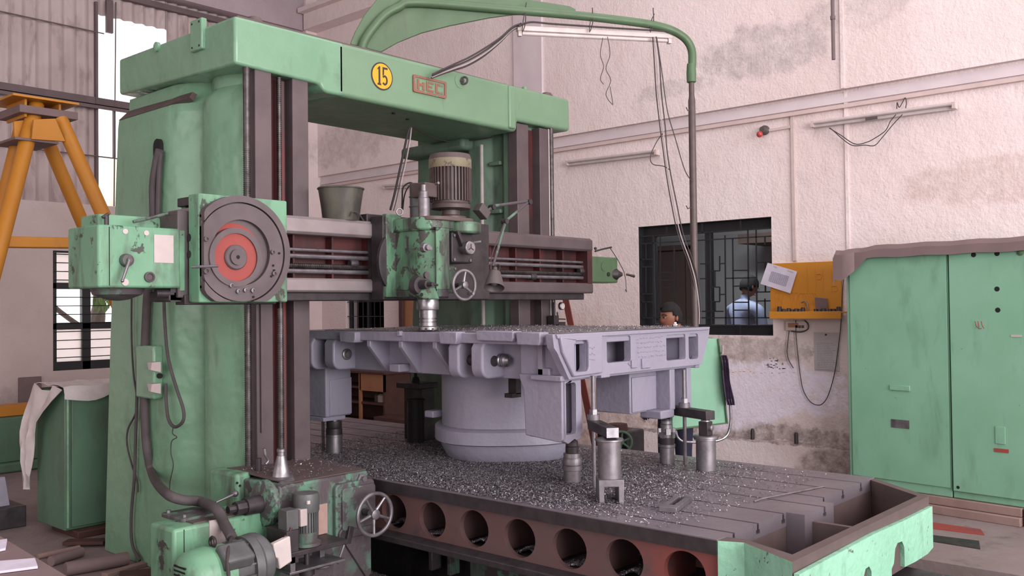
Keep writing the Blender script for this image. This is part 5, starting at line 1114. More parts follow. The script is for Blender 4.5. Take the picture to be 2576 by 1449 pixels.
# near clamp: spacer on a channel block, bar over it
q = at(1525, 1243, Z=ZT); cbx, cby = 3.79, 2.74
ca = at(1483, 1265, Z=ZT); cb = at(1571, 1268, Z=ZT)
cb0 = at(1507, 1269, Z=ZT); dirx = (cb - cb0); dirx.z = 0; wch = dirx.length; dx_ = dirx.normalized(); dy_ = Vector((-dx_.y, dx_.x, 0))
if dy_.y < 0: dy_ = -dy_
cen = (cb0 + cb) / 2 + dy_ * .075; cen.z = 0
cht = at(1535, 1213, Y=cb0.y).z
ch = thing('channel_block', 'bright steel channel block standing legs down under the spacer cylinder', 'block', (cen.x, cen.y, ZT))
H_ = .118
m = MB(); w2_ = wch / 2
m.loft([[cen + dx_ * a + dy_ * s + Vector((0, 0, ZT + b)) for a, b in ((-w2_, 0), (-w2_ + .028, 0), (-w2_ + .028, H_ - .035), (w2_ - .028, H_ - .035), (w2_ - .028, 0), (w2_, 0), (w2_, H_), (-w2_, H_))] for s in (-.075, .075)]); m.build('channel', 'steel_mid', ch, bevel=.003)
zc0 = ZT + H_
sp = thing('spacer_cylinder', 'large dark steel cylinder with a flanged cap standing on the channel block', 'spacer', (cen.x, cen.y, zc0))
zt_ = at(1520, 1112, Y=cen.y).z
m = MB(); m.lathe((cen.x, cen.y, zc0), [(.058, 0), (.058, zt_ - zc0)], 32); m.build('cylinder', 'steel_mid', sp)
m = MB(); m.lathe((cen.x, cen.y, zt_), [(.058, 0), (.072, .004), (.072, .012), (.055, .016), (.03, .024)], 32); m.build('cap', 'steel', sp)
ztop = zt_ + .024
e0 = at(1531, 1100, Y=cen.y - .02); sd = stud(1494, 1130, 945, cen.y + .22, 'tall threaded rod through the near clamp bar', nuts=(ztop + .05,))
bd_ = (Vector((sd.x, sd.y, 0)) - Vector((cen.x, cen.y, 0))).normalized()
cbp = thing('clamp_bar', 'short dark clamp bar with a bright end on the capped spacer cylinder', 'clamp', (cen.x, cen.y, ztop))
m = MB(); c0 = Vector((cen.x, cen.y, ztop + .025)) + bd_ * .11; m.obox(c0, bd_, (-bd_.y, bd_.x, 0), (0, 0, 1), .17, .032, .025); m.build('bar', 'steel_dark', cbp, bevel=.003)
m = MB(); c1_ = c0 - bd_ * .171; m.obox(c1_, bd_, (-bd_.y, bd_.x, 0), (0, 0, 1), .002, .031, .024); m.build('ground_end', 'steel', cbp)
m = MB(); m.obox(c0 + Vector((0, 0, .0255)) - bd_ * .02, bd_, (-bd_.y, bd_.x, 0), (0, 0, 1), .035, .012, .001); m.build('bar_slot', 'hole', cbp)
# far clamp
q = at(1788, 1185, Z=ZT); fx, fy = q.x, q.y + .03
zt2 = at(1788, 1102, Y=fy).z
s2 = thing('spacer_cylinder', 'dark steel cylinder with a rimmed top at the right of the table', 'spacer', (fx, fy, ZT))
m = MB(); m.lathe((fx, fy, ZT), [(.058, 0), (.058, zt2 - ZT)], 32); m.build('cylinder', 'steel_mid', s2)
m = MB(); m.lathe((fx, fy, zt2), [(.07, 0), (.07, .008), (.075, .01), (.075, .02), (.068, .024)], 32); m.build('cap', 'steel', s2)
zp = zt2 + .024; zb2 = at(1788, 1052, Y=fy).z
pk = thing('packing_post', 'small square steel post with a side stud on the rimmed cylinder', 'post', (fx, fy, zp))
m = MB(); m.box(fx - .03, fx + .03, fy - .03, fy + .03, zp, zb2 - .012); m.build('post', 'steel_dark', pk, bevel=.003)
m = MB(); m.lathe((fx - .01, fy - .03, (zp + zb2) / 2), [(.018, 0), (.018, .02), (.012, .024)], 14, (0, -1, 0)); m.build('side_stud', 'steel_mid', pk)
m = MB(); m.lathe((fx, fy, zb2 - .012), [(.028, 0), (.024, .012)], 16); m.build('pad', 'steel', pk)
sf = stud(1724, 1184, 930, None, 'threaded rod through the far clamp bar beside the right casting leg', nuts=(zb2 + .052,))
bd2 = (Vector((sf.x, sf.y, 0)) - Vector((fx, fy, 0))).normalized()
cb2 = thing('clamp_bar', 'long dark clamp bar between the right casting leg and the square post', 'clamp', (fx, fy, zb2))
m = MB(); m.obox(Vector((fx, fy, zb2 + .026)) + bd2 * .155, bd2, (-bd2.y, bd2.x, 0), (0, 0, 1), .20, .034, .026); m.build('bar', 'steel_dark', cb2, bevel=.003)
stud(813, 1144, 1058, None, 'thin threaded rod left of the back left screw jack', r=.010)
# dark jacks and packing behind the pot
q = at(1046, 1112, Z=ZT)
jack(q.x, q.y, [('jack_base', 'black', [(.062, 0), (.062, .16), (.066, .162), (.066, .17)]), ('jack_body', 'black', [(.06, .17), (.06, .30), (.07, .302), (.07, .31)])], 'tall black cylinder standing behind the casting pot', name='black_cylinder', cat='spacer')
q = at(1075, 1110, Z=ZT); pb = thing('packing_block', 'dark square packing column with a bolt behind the black cylinder', 'block', (q.x + .05, q.y + .1, ZT))
m = MB(); m.box(q.x, q.x + .12, q.y + .05, q.y + .25, ZT, 1.0); m.build('column', 'steel_dark', pb, bevel=.004)
m = MB(); m.box(q.x - .06, q.x + .14, q.y + .03, q.y + .27, 1.0, 1.04); m.build('plate', 'steel_dark', pb, bevel=.004)
m = MB(); m.cyl((q.x, q.y + .12, 1.04), (q.x, q.y + .12, 1.17), .012, n=10); m.lathe((q.x, q.y + .12, 1.04), [(.03, 0), (.03, .02), (.02, .045)], 12); m.build('bolt', 'black', pb)
# U clamp, rod, loose bits on the table
p0 = at(1660, 1285, Z=ZT); p1 = at(1702, 1292, Z=ZT); p2 = at(1741, 1262, Z=ZT)
ud = (p2 - p1).normalized(); us = Vector((-ud.y, ud.x, 0)); L = (p2 - p1).length; Wd = .085
m = MB(); c = p1 + us * 0
def up(a, b, z): return p1 + ud * a + us * b + Vector((0, 0, z))
pl_ = [(0, 0), (L, 0), (L, Wd), (0, Wd)]; hl = [(.06, .028), (L - .012, .028), (L - .012, Wd - .028), (.06, Wd - .028)]
fl_ = [Vector((a, b, 0)) for a, b in pl_]; tri = geometry.tessellate_polygon([fl_, [Vector((a, b, 0)) for a, b in hl]])
vs = [up(a, b, 0.001) for a, b in pl_ + hl] + [up(a, b, .026) for a, b in pl_ + hl]
m.add(vs, [tuple(t) for t in tri] + [tuple(i + 8 for i in reversed(t)) for t in tri] + [(i, (i + 1) % 4, (i + 1) % 4 + 8, i + 8) for i in range(4)] + [(4 + i, 4 + (i + 1) % 4, 12 + (i + 1) % 4, 12 + i) for i in range(4)])
tag(m.build('slotted_clamp', 'steel_mid', bevel=.002), 'flat slotted steel clamp lying loose on the table', 'clamp')
a, b = at(1897, 1262, Z=ZT + .004), at(2072, 1224, Z=ZT + .004); m = MB(); m.tube([tuple(a), tuple(a * .9 + b * .1 + Vector((0, 0, .006))), tuple(b)], .0045, 6); tag(m.build('flat_bar', 'steel_mid'), 'thin steel rod lying across the table slots', 'rod')
# small nut and rag strip on the casting
q = at(1698, 819, Z=CZ + .01); q.x = min(q.x, 5.06); m = MB(); m.lathe((q.x, q.y, CZ + .004), [(.018, 0), (.018, .016), (.012, .018), (.010, .028)], 8); tag(m.build('nut', 'chrome'), 'small bright nut left on the right end of the casting', 'nut')

# ================================================================== SWARF
def swarf(name, dens, n, zf, label, l0=.006, l1=.017, mats=('chip', 'chip_dark', 'chip_bright'), seed=5):
    rg = np.random.default_rng(seed); V = []; F = []; MI = []; k = 0
    while k < n:
        x, y, ok = dens(rg)
        if not ok: continue
        z = zf(x, y) + rg.random() * .005
        a = rg.random() * 2 * PI; e = (rg.random() - .35) * .8; L = l0 + rg.random() * (l1 - l0); w = .0013 + rg.random() * .0019
        d = np.array([math.cos(a) * math.cos(e), math.sin(a) * math.cos(e), math.sin(e)]); s = np.array([-math.sin(a), math.cos(a), rg.random() - .5]); s /= np.linalg.norm(s); u = np.cross(d, s)
        p = np.array([x, y, z + .002]); c = L * .22
        for t in (-.5, 0, .5):
            q = p + d * L * t + u * (c * (1 - 4 * t * t)); V.append(q + s * w); V.append(q - s * w)
        o = 6 * k; F.append((o, o + 1, o + 3, o + 2)); F.append((o + 2, o + 3, o + 5, o + 4)); mi = rg.choice(3, p=(.42, .38, .20)); MI += [mi, mi]; k += 1
    me = bpy.data.meshes.new(name); me.from_pydata([tuple(v) for v in V], [], F); [me.materials.append(M[q_]) for q_ in mats]; me.polygons.foreach_set('material_index', MI)
    o = bpy.data.objects.new(name, me); COL.objects.link(o); o['label'] = label; o['kind'] = 'stuff'; o['category'] = 'swarf'; return o
def hump(x, y): return .028 * max(0, min(1, (x - 3.455) / .16)) * max(0, 1 - ((x - 3.95) / .85) ** 2) * max(0, 1 - ((y - 3.75) / 1.15) ** 2)
def d_table(rg):
    y = rg.uniform(2.15, 5.5); x = rg.uniform(3.45, 5.12)
    p = math.exp(-((x - 3.92) / .62) ** 2 - ((y - 3.75) / .95) ** 2) + .07
    if y < 2.5: p *= .35
    return x, y, rg.random() < p
swarf('swarf', d_table, 60000, lambda x, y: ZT + hump(x, y), 'dense grey steel chips strewn over the table under the casting')
rows = []
for i in range(37):
    y = 2.6 + 2.3 * i / 36; rows.append([(3.44 + 1.3 * j / 20, y, ZT - .006 + hump(3.44 + 1.3 * j / 20, y) * .95 + .004 * random.random()) for j in range(21)])
m = MB(); m.grid(rows); o = m.build('swarf_bed', 'chip_dark', recalc=False); o['kind'] = 'stuff'; o['label'] = 'packed layer of dark chips on the table'; o['category'] = 'swarf'
def heap(x, y):
    k = min(range(len(HO)), key=lambda i: abs(HO[i] - y)); d = y - HO[k]
    return .347 + (.030 + .02 * math.sin(k * 2.3)) * math.exp(-((d + .025) / .055) ** 2) * math.exp(-((x - 3.51) / .09) ** 2)
m = MB()
for k in range(1, 9):
    m.grid([[(3.492 + .26 * j / 8, HO[k] - .10 + .20 * i / 10, heap(3.492 + .26 * j / 8, HO[k] - .10 + .20 * i / 10) + .003 * random.random()) for j in range(9)] for i in range(11)])
o = m.build('swarf_heap', 'chip_dark', recalc=False); o['kind'] = 'stuff'; o['label'] = 'chip heaps lying in the round holes of the table side'; o['category'] = 'swarf'
def d_hole(rg):
    k = rg.integers(1, 9); y = HO[k] - .02 + rg.normal() * .045; x = 3.495 + abs(rg.normal()) * .09; return x, y, abs(y - HO[k]) < .098 and x < 3.75
swarf('swarf', d_hole, 9000, lambda x, y: heap(x, y), 'loose chips on the heaps inside the round holes of the table side', seed=8)
def d_floor(rg):
    y = rg.uniform(2.4, 5.2); x = rg.uniform(2.9, 3.62); return x, y, rg.random() < .3 + .7 * (x > 3.2)
swarf('swarf', d_floor, 9000, lambda x, y: .0, 'chips scattered on the floor below the table edge', seed=9)
def d_cast(rg):
    y = rg.uniform(2.98, 4.9); x = rg.uniform(3.69, 5.1); return x, y, rg.random() < .25 + .75 * ((y < 3.05) or (x < 3.76) or (x > 4.9 and y < 3.3))
swarf('swarf', d_cast, 2600, lambda x, y: CZ + .004, 'fine chips on the milled top of the casting', .004, .011, seed=10)
def d_tray(rg):
    x = rg.uniform(2.8, 3.3); y = rg.uniform(4.08, 4.52); return x, y, True
swarf('swarf', d_tray, 260, lambda x, y: .70 + (y - 4.06) * .04, 'few chips lying on the gearbox tray', seed=12)
def d_win(rg):
    k = rg.integers(0, 4); c = ((3.835, 3.0), (4.19, 3.0), (4.79, 3.02), (4.99, 3.0))[k]; return c[0] + rg.uniform(-.07, .07) * (.6 if k in (0, 3) else 1.2), c[1] + rg.uniform(.0, .12), True
swarf('swarf', d_win, 700, lambda x, y: 1.237, 'chips caught in the windows of the casting end', .004, .012, seed=13)
# ================================================================== BOOM WITH PENDANT PANEL
BZ = 3.62
A0 = at(1044, 10, Z=BZ); A1 = at(1656, 68, Z=BZ); bdir = Vector((A1.x - A0.x, A1.y - A0.y, 0)).normalized(); nrm = Vector((bdir.y, -bdir.x, 0))
if nrm.y > 0: nrm = -nrm
def bpl(u, v):
    d = F2 + RC * ((u - CX) / FPX) - UC * ((v - CY) / FPX); t = (A0 - CAMP).dot(nrm) / d.dot(nrm); return CAMP + d * t
bm = thing('pendant_boom', 'green swing boom over the machine with a drop pipe and pendant', 'boom', tuple(Vector((bpl(915, 118).x, bpl(915, 118).y, 3.25))))
m = MB(); P = [(880, 112), (893, 80), (915, 40), (945, 2), (985, -45), (1080, -60), (1200, -35), (1330, 0), (1432, 16), (1447, 24), (1447, 38), (1400, 36), (1290, 38), (1230, 46), (1130, 66), (1060, 84), (1000, 108), (958, 132)]
Q = [bpl(u, v) for u, v in P]; m.loft([[q + nrm * s for q in Q] for s in (-.010, .010)]); m.build('web_plate', 'olive', bm, bevel=.004)
pp = [bpl(u, v) + nrm * .03 for u, v in ((908, 125), (915, 105), (935, 75), (965, 42), (1000, 22), (1044, 10), (1254, 26), (1464, 44), (1600, 60), (1656, 70), (1695, 84), (1722, 104), (1735, 130), (1736, 165), (1734, 185))]
m = MB(); m.tube([tuple(p) for p in pp], .030, 14, 5); m.build('boom_pipe', 'olive', bm)
DP = pp[-1]; dpx, dpy = DP.x, DP.y
m = MB(); m.lathe((dpx, dpy, 0), [(.024, at(1735, 207, Y=dpy).z), (.034, at(1735, 205, Y=dpy).z), (.036, at(1735, 185, Y=dpy).z), (.032, at(1735, 160, Y=dpy).z)], 16); m.build('pipe_socket', 'olive', bm)
zt = at(1735, 205, Y=dpy).z
m = MB(); m.lathe((dpx, dpy, 0), [(.026, 1.30), (.026, zt - .14), (.020, zt - .10), (.020, zt)], 14); m.build('drop_pipe', 'motor_brown', bm)
for vv in (278, 525):
    q = at(1730, vv, Y=dpy - .03); m = MB(); m.tube([tuple(q + Vector((-.02, 0, .02))), tuple(q), tuple(q + Vector((.03, -.01, .01)))], .004, 6); m.build('tie_wire', 'cable', bm)
# pendant panel turned towards the operator
pc = Vector((dpx, dpy, 0)); pw = _R.copy(); pw = (pw * .97 + Vector((1, 0, 0)) * .25).normalized(); pn = Vector((pw.y, -pw.x, 0)); pn = -pn if pn.dot(_F) > 0 else pn
def pnl(u, v):
    d = F2 + RC * ((u - CX) / FPX) - UC * ((v - CY) / FPX); t = (pc - CAMP).dot(pn) / Vector((d.x, d.y, 0)).dot(pn) if False else (pc - Vector((0, 0, 0))).dot(pn) / d.dot(pn); return CAMP + d * t
pp_ = [pnl(1690, 1080), pnl(1828, 1064), pnl(1806, 852), pnl(1700, 850)]
pend = thing('operator_panel', 'mint green pendant panel with grey frame hanging beside the casting', 'control panel', tuple(pp_[0] * .5 + pp_[1] * .5))
m = MB(); m.loft([[p + pn * s for p in pp_] for s in (.0, -.06)]); m.build('panel', 'green_cab', pend, bevel=.006)
fr = [pnl(1806, 852), pnl(1828, 1064), pnl(1690, 1080)]
m = MB(); m.tube([tuple(p + pn * .01) for p in fr], .008, 8); m.build('frame_edge', 'olive', pend)
hp = [pnl(u, v) + pn * .03 for u, v in ((1822, 905), (1828, 960), (1833, 1020), (1834, 1060), (1826, 1092), (1805, 1106), (1770, 1110), (1720, 1110), (1702, 1100), (1696, 1082))]
m = MB(); m.tube([tuple(p) for p in hp], .010, 10, 5); m.build('handle', 'steel', pend)
m = MB(); q = pnl(1811, 888); m.tube([tuple(q), tuple(q + pn * .05), tuple(q + pn * .05 + Vector((0, 0, .06)))], .009, 8); m.build('hook', 'chrome', pend)
rows = []
for i, (u0, u1, v) in enumerate(((1808, 1820, 893), (1808, 1826, 905), (1810, 1829, 930), (1812, 1830, 955), (1815, 1833, 980), (1819, 1837, 1002), (1824, 1838, 1017))):
    rows.append([pnl(u0 + (u1 - u0) * j / 8, v) + pn * (.055 + .018 * math.sin(j * 2.1 + i * .5)) for j in range(9)])
m = MB(); m.grid(rows, .006); tag(m.build('cloth', 'purple', recalc=False), 'purple rag hanging on the hook of the pendant panel', 'cloth')
# fluorescent fitting tied under the boom
f0, f1 = bpl(1300, 72), bpl(1688, 92)
fd = (f1 - f0); fu = Vector((0, 0, 1)); fw = fd.cross(fu).normalized(); fv = fw.cross(fd).normalized()
ft = thing('tube_light', 'fluorescent tube fitting wired under the green boom', 'lamp', tuple((f0 + f1) / 2))
m = MB(); m.obox((f0 + f1) / 2, fd, fw, fv, fd.length / 2, .022, .018); m.build('batten', 'white', ft, bevel=.004)
m = MB(); m.cyl(f0 * .97 + f1 * .03 - fv * .032, f1 * .97 + f0 * .03 - fv * .032, .015, n=12); m.build('tube', 'tube', ft)
for e in (f0 * .985 + f1 * .015, f1 * .985 + f0 * .015):
    m = MB(); m.obox(e - fv * .025, fd, fw, fv, .012, .016, .028); m.build('tube_holder', 'white', ft)
def bw(pts, off=.04): return [bpl(u, v) + nrm * off for u, v in pts]
for u in (1312, 1480, 1632):
    q = bpl(u, 60); m = MB(); m.tube([tuple(p) for p in bw(((u + 6, 12 if u < 1400 else 40), (u - 2, 60), (u - 4, 86), (u + 4, 62), (u + 3, 25)), .05)], .0035, 6, 3); tag(m.build('tie_wire', 'cable'), {1312: 'wire tie at the left end of the boom light', 1480: 'wire tie at the middle of the boom light', 1632: 'wire tie at the right end of the boom light'}[u], 'wire')
cable('cable', bw(((1300, 70), (1330, 60), (1380, 64), (1440, 68), (1500, 72), (1560, 76), (1630, 80), (1690, 84))), .007, 'cable', 'black cable running along the top of the boom light')
for k, (dv, c_) in enumerate(((0, 'cable'), (8, 'cable'), (16, 'cable_white'), (22, 'cable'))):
    cable('cable', bw(((1308, 62 + dv * .2), (1285, 72 + dv * .3), (1255, 98 + dv * .5), (1215, 125 + dv * .8), (1175, 148 + dv * .8), (1140, 164 + dv * .6), (1110, 178 + dv * .4), (1085, 190 + dv * .3)), .03 - .01 * k), .006, c_, ['uppermost black cable from the boom light down to the beam', 'second black cable from the boom light down to the beam', 'pale cable from the boom light down to the beam', 'lowest dark cable from the boom light down to the beam'][k])
for k, du in enumerate((0, 5, 11)):
    cable('cable', bw(((1634 + du * .6, 98), (1638 + du, 160), (1643 + du, 240), (1652 + du, 320), (1660 + du * .7, 380), (1668 + du * .8, 440), (1680 + du, 510), (1697 + du, 590), (1722 + du, 660), (1738 + du * .8, 720), (1746 + du * .6, 780), (1747 + du * .4, 815)), .05 + .006 * k), .0045, 'cable_white' if k == 1 else 'cable', ['left brown cable dropping from the boom light to the pendant', 'pale middle cable dropping from the boom light to the pendant', 'right brown cable dropping from the boom light to the pendant'][k])
cable('cable', bw(((1646, 100), (1658, 180), (1672, 280), (1692, 350), (1716, 430), (1738, 470), (1743, 530))), .0035, 'cable', 'single thin cable bowing out to the drop pipe')
cable('cable', bw(((1663, 335), (1645, 360), (1630, 395), (1636, 415), (1662, 420), (1680, 430))), .0035, 'cable', 'small slack cable loop beside the dropping cables')
for k, pts in enumerate((((1512, 98), (1506, 140), (1514, 170), (1506, 200), (1514, 215)), ((1524, 95), (1530, 140), (1520, 175), (1532, 205), (1520, 240), (1536, 265), (1536, 255), (1530, 220)))):
    cable('wire', bw(pts, .03), .0025, 'cable', ('short loose wire dangling under the boom light', 'long curly loose wire dangling under the boom light')[k], 'wire')

# ================================================================== WORK LAMP on the head
wl = thing('work_lamp', 'grey articulated work lamp with conical shade on the milling head', 'lamp', tuple(at(1215, 532, Y=3.95)))
def hd(u, v, Y=3.93): return at(u, v, Y=Y)
m = MB(); c = hd(1212, 532); m.obox(c, (1, 0, -.75), (0, 1, 0), (.75, 0, 1), .045, .03, .03); m.build('lamp_base', 'lamp_grey', wl, bevel=.004)
m = MB(); m.tube([tuple(hd(1222, 534)), tuple(hd(1243, 518)), tuple(hd(1330, 506, 3.88))], .010, 8); m.build('arm', 'green_dirty', wl)
m = MB(); m.tube([tuple(hd(1330, 508, 3.88)), tuple(hd(1272, 556, 3.82)), tuple(hd(1240, 670, 3.74))], .009, 8); m.build('arm', 'green_dirty', wl)
for u, v, Y in ((1238, 521, 3.93), (1330, 508, 3.88), (1270, 557, 3.82)):
    q = hd(u, v, Y); m = MB(); m.cyl(q + Vector((0, -.02, 0)), q + Vector((0, .02, 0)), .017, n=12); m.build('arm_joint', 'steel_dark', wl)
a, b = hd(1245, 680, 3.73), hd(1243, 724, 3.70); d = (b - a).normalized()
m = MB(); m.rings([(a - d * .02, .012), (a, .016), (a + d * .015, .035), (a + d * .05, .045), (b, .062), (b - d * .002, .058), (a + d * .05, .04)], 20, caps=False); m.build('lamp_shade', 'lamp_grey', wl)
m = MB(); m.sphere(b - d * .04, .026); m.build('bulb', 'steel_mid', wl)
m = MB(); m.torus(a + Vector((.02, 0, .015)), (0, 1, .2), .022, .005, 14, 6); m.build('swivel', 'steel_dark', wl)
m = MB(); m.tube([tuple(hd(1268, 562, 3.81)), tuple(hd(1245, 620, 3.77)), tuple(hd(1236, 650, 3.75)), tuple(hd(1236, 682, 3.73))], .003, 6, 4); m.build('lamp_cord', 'cable', wl)
# bucket on the rail
q = at(858, 556, Y=4.42); zb = 2.118; zt = at(858, 474, Y=4.42).z; rt = (at(914, 480, Y=4.42).x - at(801, 480, Y=4.42).x) / 2 * .8; rb_ = rt * .80
bk_ = thing('bucket', 'grimy grey plastic bucket standing on the cross rail', 'bucket', (q.x, 4.42, zb))
m = MB(); m.rings([((q.x, 4.42, zb), rb_), ((q.x, 4.42, zb + (zt - zb) * .5), rb_ * 1.12), ((q.x, 4.42, zt - .01), rt), ((q.x, 4.42, zt), rt * .97), ((q.x, 4.42, zb + .02), rb_ * .95)], 32, caps=True); m.build('bucket_body', 'bucket', bk_)
m = MB(); m.torus((q.x, 4.42, zt - .004), (0, 0, 1), rt, .006, 36, 8); m.build('rim', 'bucket', bk_)
q2 = at(898, 545, Y=4.3); m = MB(); m.tube([tuple(q2 + Vector((-.05, 0, 0))), tuple(q2 + Vector((-.04, -.01, .025))), tuple(q2 + Vector((.0, -.01, .02))), tuple(q2 + Vector((.05, 0, -.02)))], .004, 6, 4); m.build('bail', 'cable', bk_)
# black cables from the beam down to the head
for k, (P, r, c_) in enumerate(((((1033, 320), (1026, 335), (1016, 380), (1003, 440), (992, 490), (982, 528)), .007, 'black'), (((1034, 320), (1030, 345), (1020, 400), (1008, 450), (998, 500), (990, 530)), .003, 'cable'), (((1035, 321), (1032, 350), (1023, 400), (1010, 460), (1003, 510), (1000, 532)), .003, 'cable_white'), (((1046, 465), (1030, 460), (1014, 472), (1012, 500), (1011, 528)), .005, 'black'), (((1050, 466), (1030, 468), (1018, 490), (1013, 528)), .004, 'black'))):
    cable('cable', [at(u, v, Y=4.25) for u, v in P], r, c_, ['thick black cable hanging from the beam to the milling head', 'thin brown cable beside the thick black one over the head', 'thin pale cable beside the thick black one over the head', 'short black cable arching from the oil reservoir', 'second short cable under the arch by the oil reservoir'][k])
cable('cable', [at(u, v, Z=2.89) for u, v in ((1040, 322), (1080, 342), (1130, 356), (1190, 352), (1240, 345))], .005, 'cable', 'thin cable sagging along the underside of the beam')
# dial gauge stand by the right column
q = at(1405, 770, Y=4.5); dg = thing('dial_gauge', 'small round dial gauge on a dark stand right of the right column', 'gauge', (q.x, 4.5, 1.46))
m = MB(); m.lathe((q.x, 4.48, q.z), [(.03, 0), (.03, .02), (.026, .022)], 20, (0, -1, 0)); m.build('dial', 'steel', dg)
m = MB(); m.lathe((q.x, 4.457, q.z), [(.024, 0), (.024, .001)], 20, (0, -1, 0)); m.build('dial_face', 'white', dg)
m = MB(); P = [at(1395, 818, Y=4.5), at(1394, 760, Y=4.5)]; m.tube([tuple(p) for p in P], .009, 8); m.obox(at(1392, 805, Y=4.5), (1, 0, 0), (0, 1, 0), (0, 0, 1), .03, .03, .035); m.tube([tuple(at(1402, 785, Y=4.5)), tuple(at(1404, 818, Y=4.5))], .006, 8); m.tube([tuple(at(1394, 802, Y=4.5)), tuple(at(1422, 803, Y=4.5))], .005, 8); m.box(5.58, 5.66, 4.48, 4.56, 1.42, 1.47); m.build('stand', 'steel_dark', dg)
# rag pile / sheet items handled elsewhere

# ================================================================== RIGHT WALL FITTINGS
def wall(u, v, off=0.0): return at(u, v, X=HX - off)
def batten(p0, p1, label, lamp=True):
    d = p1 - p0; t = thing('tube_light', label, 'lamp', tuple((p0 + p1) / 2))
    up = Vector((0, 0, 1)); ax_ = Vector((1, 0, 0)); v_ = ax_.cross(d).normalized()
    m = MB(); m.obox((p0 + p1) / 2 + ax_ * .02, d, ax_, v_, d.length / 2, .022, .028); m.build('batten', 'white', t, bevel=.004)
    m = MB(); m.cyl(p0 + d * .02 - ax_ * .02 + Vector((0, 0, .012)), p1 - d * .02 - ax_ * .02 + Vector((0, 0, .012)), .014, n=12); m.build('tube', 'tube', t)
    for e in (.012, .988):
        m = MB(); m.obox(p0 + d * e - ax_ * .012, d, ax_, v_, .012, .022, .026); m.build('tube_holder', 'plastic_white', t)
    return t
t1 = batten(wall(2042, 314, .05), wall(2406, 265, .05), 'long white tube light on the wall above the green cabinets')
m = MB(); q = wall(2192, 298, .1); m.obox(q, (0, 1, .0), (1, 0, 0), (0, 0, 1), .05, .006, .012); m.build('choke', 'lamp_grey', t1)
batten(wall(1426, 411, .05), wall(1655, 383, .05), 'white tube light on the wall right of the right column')
batten(wall(1043, 466, .05), wall(966, 470, .05), 'far white tube light seen left of the milling head motor')
cable('wire', [wall(u, v, .09) for u, v in ((2088, 322), (2100, 332), (2120, 350), (2145, 366), (2175, 365), (2200, 366), (2220, 345), (2245, 315), (2270, 288))], .004, 'cable', 'grey wire sagging below the right wall tube light', 'wire')
cable('wire', [wall(u, v, .09) for u, v in ((2086, 322), (2115, 340), (2150, 362), (2180, 358), (2205, 345), (2228, 328), (2240, 305), (2254, 288))], .004, 'cable', 'second twisted wire below the right wall tube light', 'wire')
cable('wire', [wall(u, v, .04) for u, v in ((2256, 274), (2257, 258), (2262, 270), (2270, 258), (2277, 246), (2280, 258), (2278, 272))], .004, 'cable', 'short wire joining the right tube light to the conduit', 'wire')
m = MB(); a, b = wall(1994, 290), wall(2001, 657); m.box(HX - .018, HX - .001, a.y - .018, a.y + .018, b.z, 3.302); tag(m.build('cable_trunking', 'plastic_white', bevel=.003), 'vertical pale cable trunking above the yellow tool board', 'trunking')
m = MB(); m.box(HX - .014, HX - .001, 3.16 - .014, 3.16 + .014, .34, 3.45); tag(m.build('wall_conduit', 'wall_pink'), 'painted vertical conduit on the wall behind the cabinets', 'conduit')
m = MB(); m.box(HX - .07, HX - .057, 3.16 - .016, 3.16 + .016, 3.47, 6.2); tag(m.build('wall_conduit', 'wall_pink'), 'painted conduit on the upper wall behind the iron rod', 'conduit')
q = wall(2097, 150, .2); m = MB(); m.cyl((q.x, q.y, q.z), (q.x, q.y, 6.38), .016, n=10); m.cyl((q.x, q.y, q.z + .35), (q.x, q.y, q.z + .38), .022, n=10); tag(m.build('hanging_rod', 'girt'), 'dark iron rod hanging from the roof before the right wall', 'rod')
rl = thing('signal_lamp', 'small red signal lamp on a short arm of conduit', 'lamp', tuple(wall(1922, 330)))
q = wall(1925, 328); m = MB(); m.lathe((HX, q.y, q.z), [(.045, 0), (.045, .02), (.03, .04), (.026, .07)], 16, (-1, 0, 0)); m.build('lamp_holder', 'lamp_grey', rl)
q2 = wall(1911, 338, .09); m = MB(); m.sphere(q2, .03); m.build('red_cap', 'glass_red', rl)
m = MB(); a, b = wall(1935, 328, .01), wall(1990, 319, .01); m.obox((a + b) / 2, b - a, (1, 0, 0), (0, 0, 1), (b - a).length / 2, .008, .012); m.build('conduit', 'plastic_white', rl)
# tool board
tbd = thing('tool_board', 'orange-yellow tool board with a shelf of small tools beside the window', 'tool board', tuple(wall(2030, 800)))
y0, y1, z0, z1 = syz(1940, 662, 2121, 795, HX); z1 = wall(2030, 660).z
m = MB(); m.box(HX - .03, HX - .002, y0, y1, z0, z1); m.build('board', 'yellow', tbd, bevel=.003)
y0s, y1s = wall(2117, 795, .16).y, wall(1937, 792, .16).y; zs1, zs0 = wall(1937, 785, .16).z, wall(1937, 802, .16).z
m = MB(); m.box(HX - .17, HX - .03, y0s, y1s, zs1 - .012, zs1); m.box(HX - .175, HX - .16, y0s, y1s, zs0, zs1 + .004); m.build('shelf', 'yellow', tbd, bevel=.003)
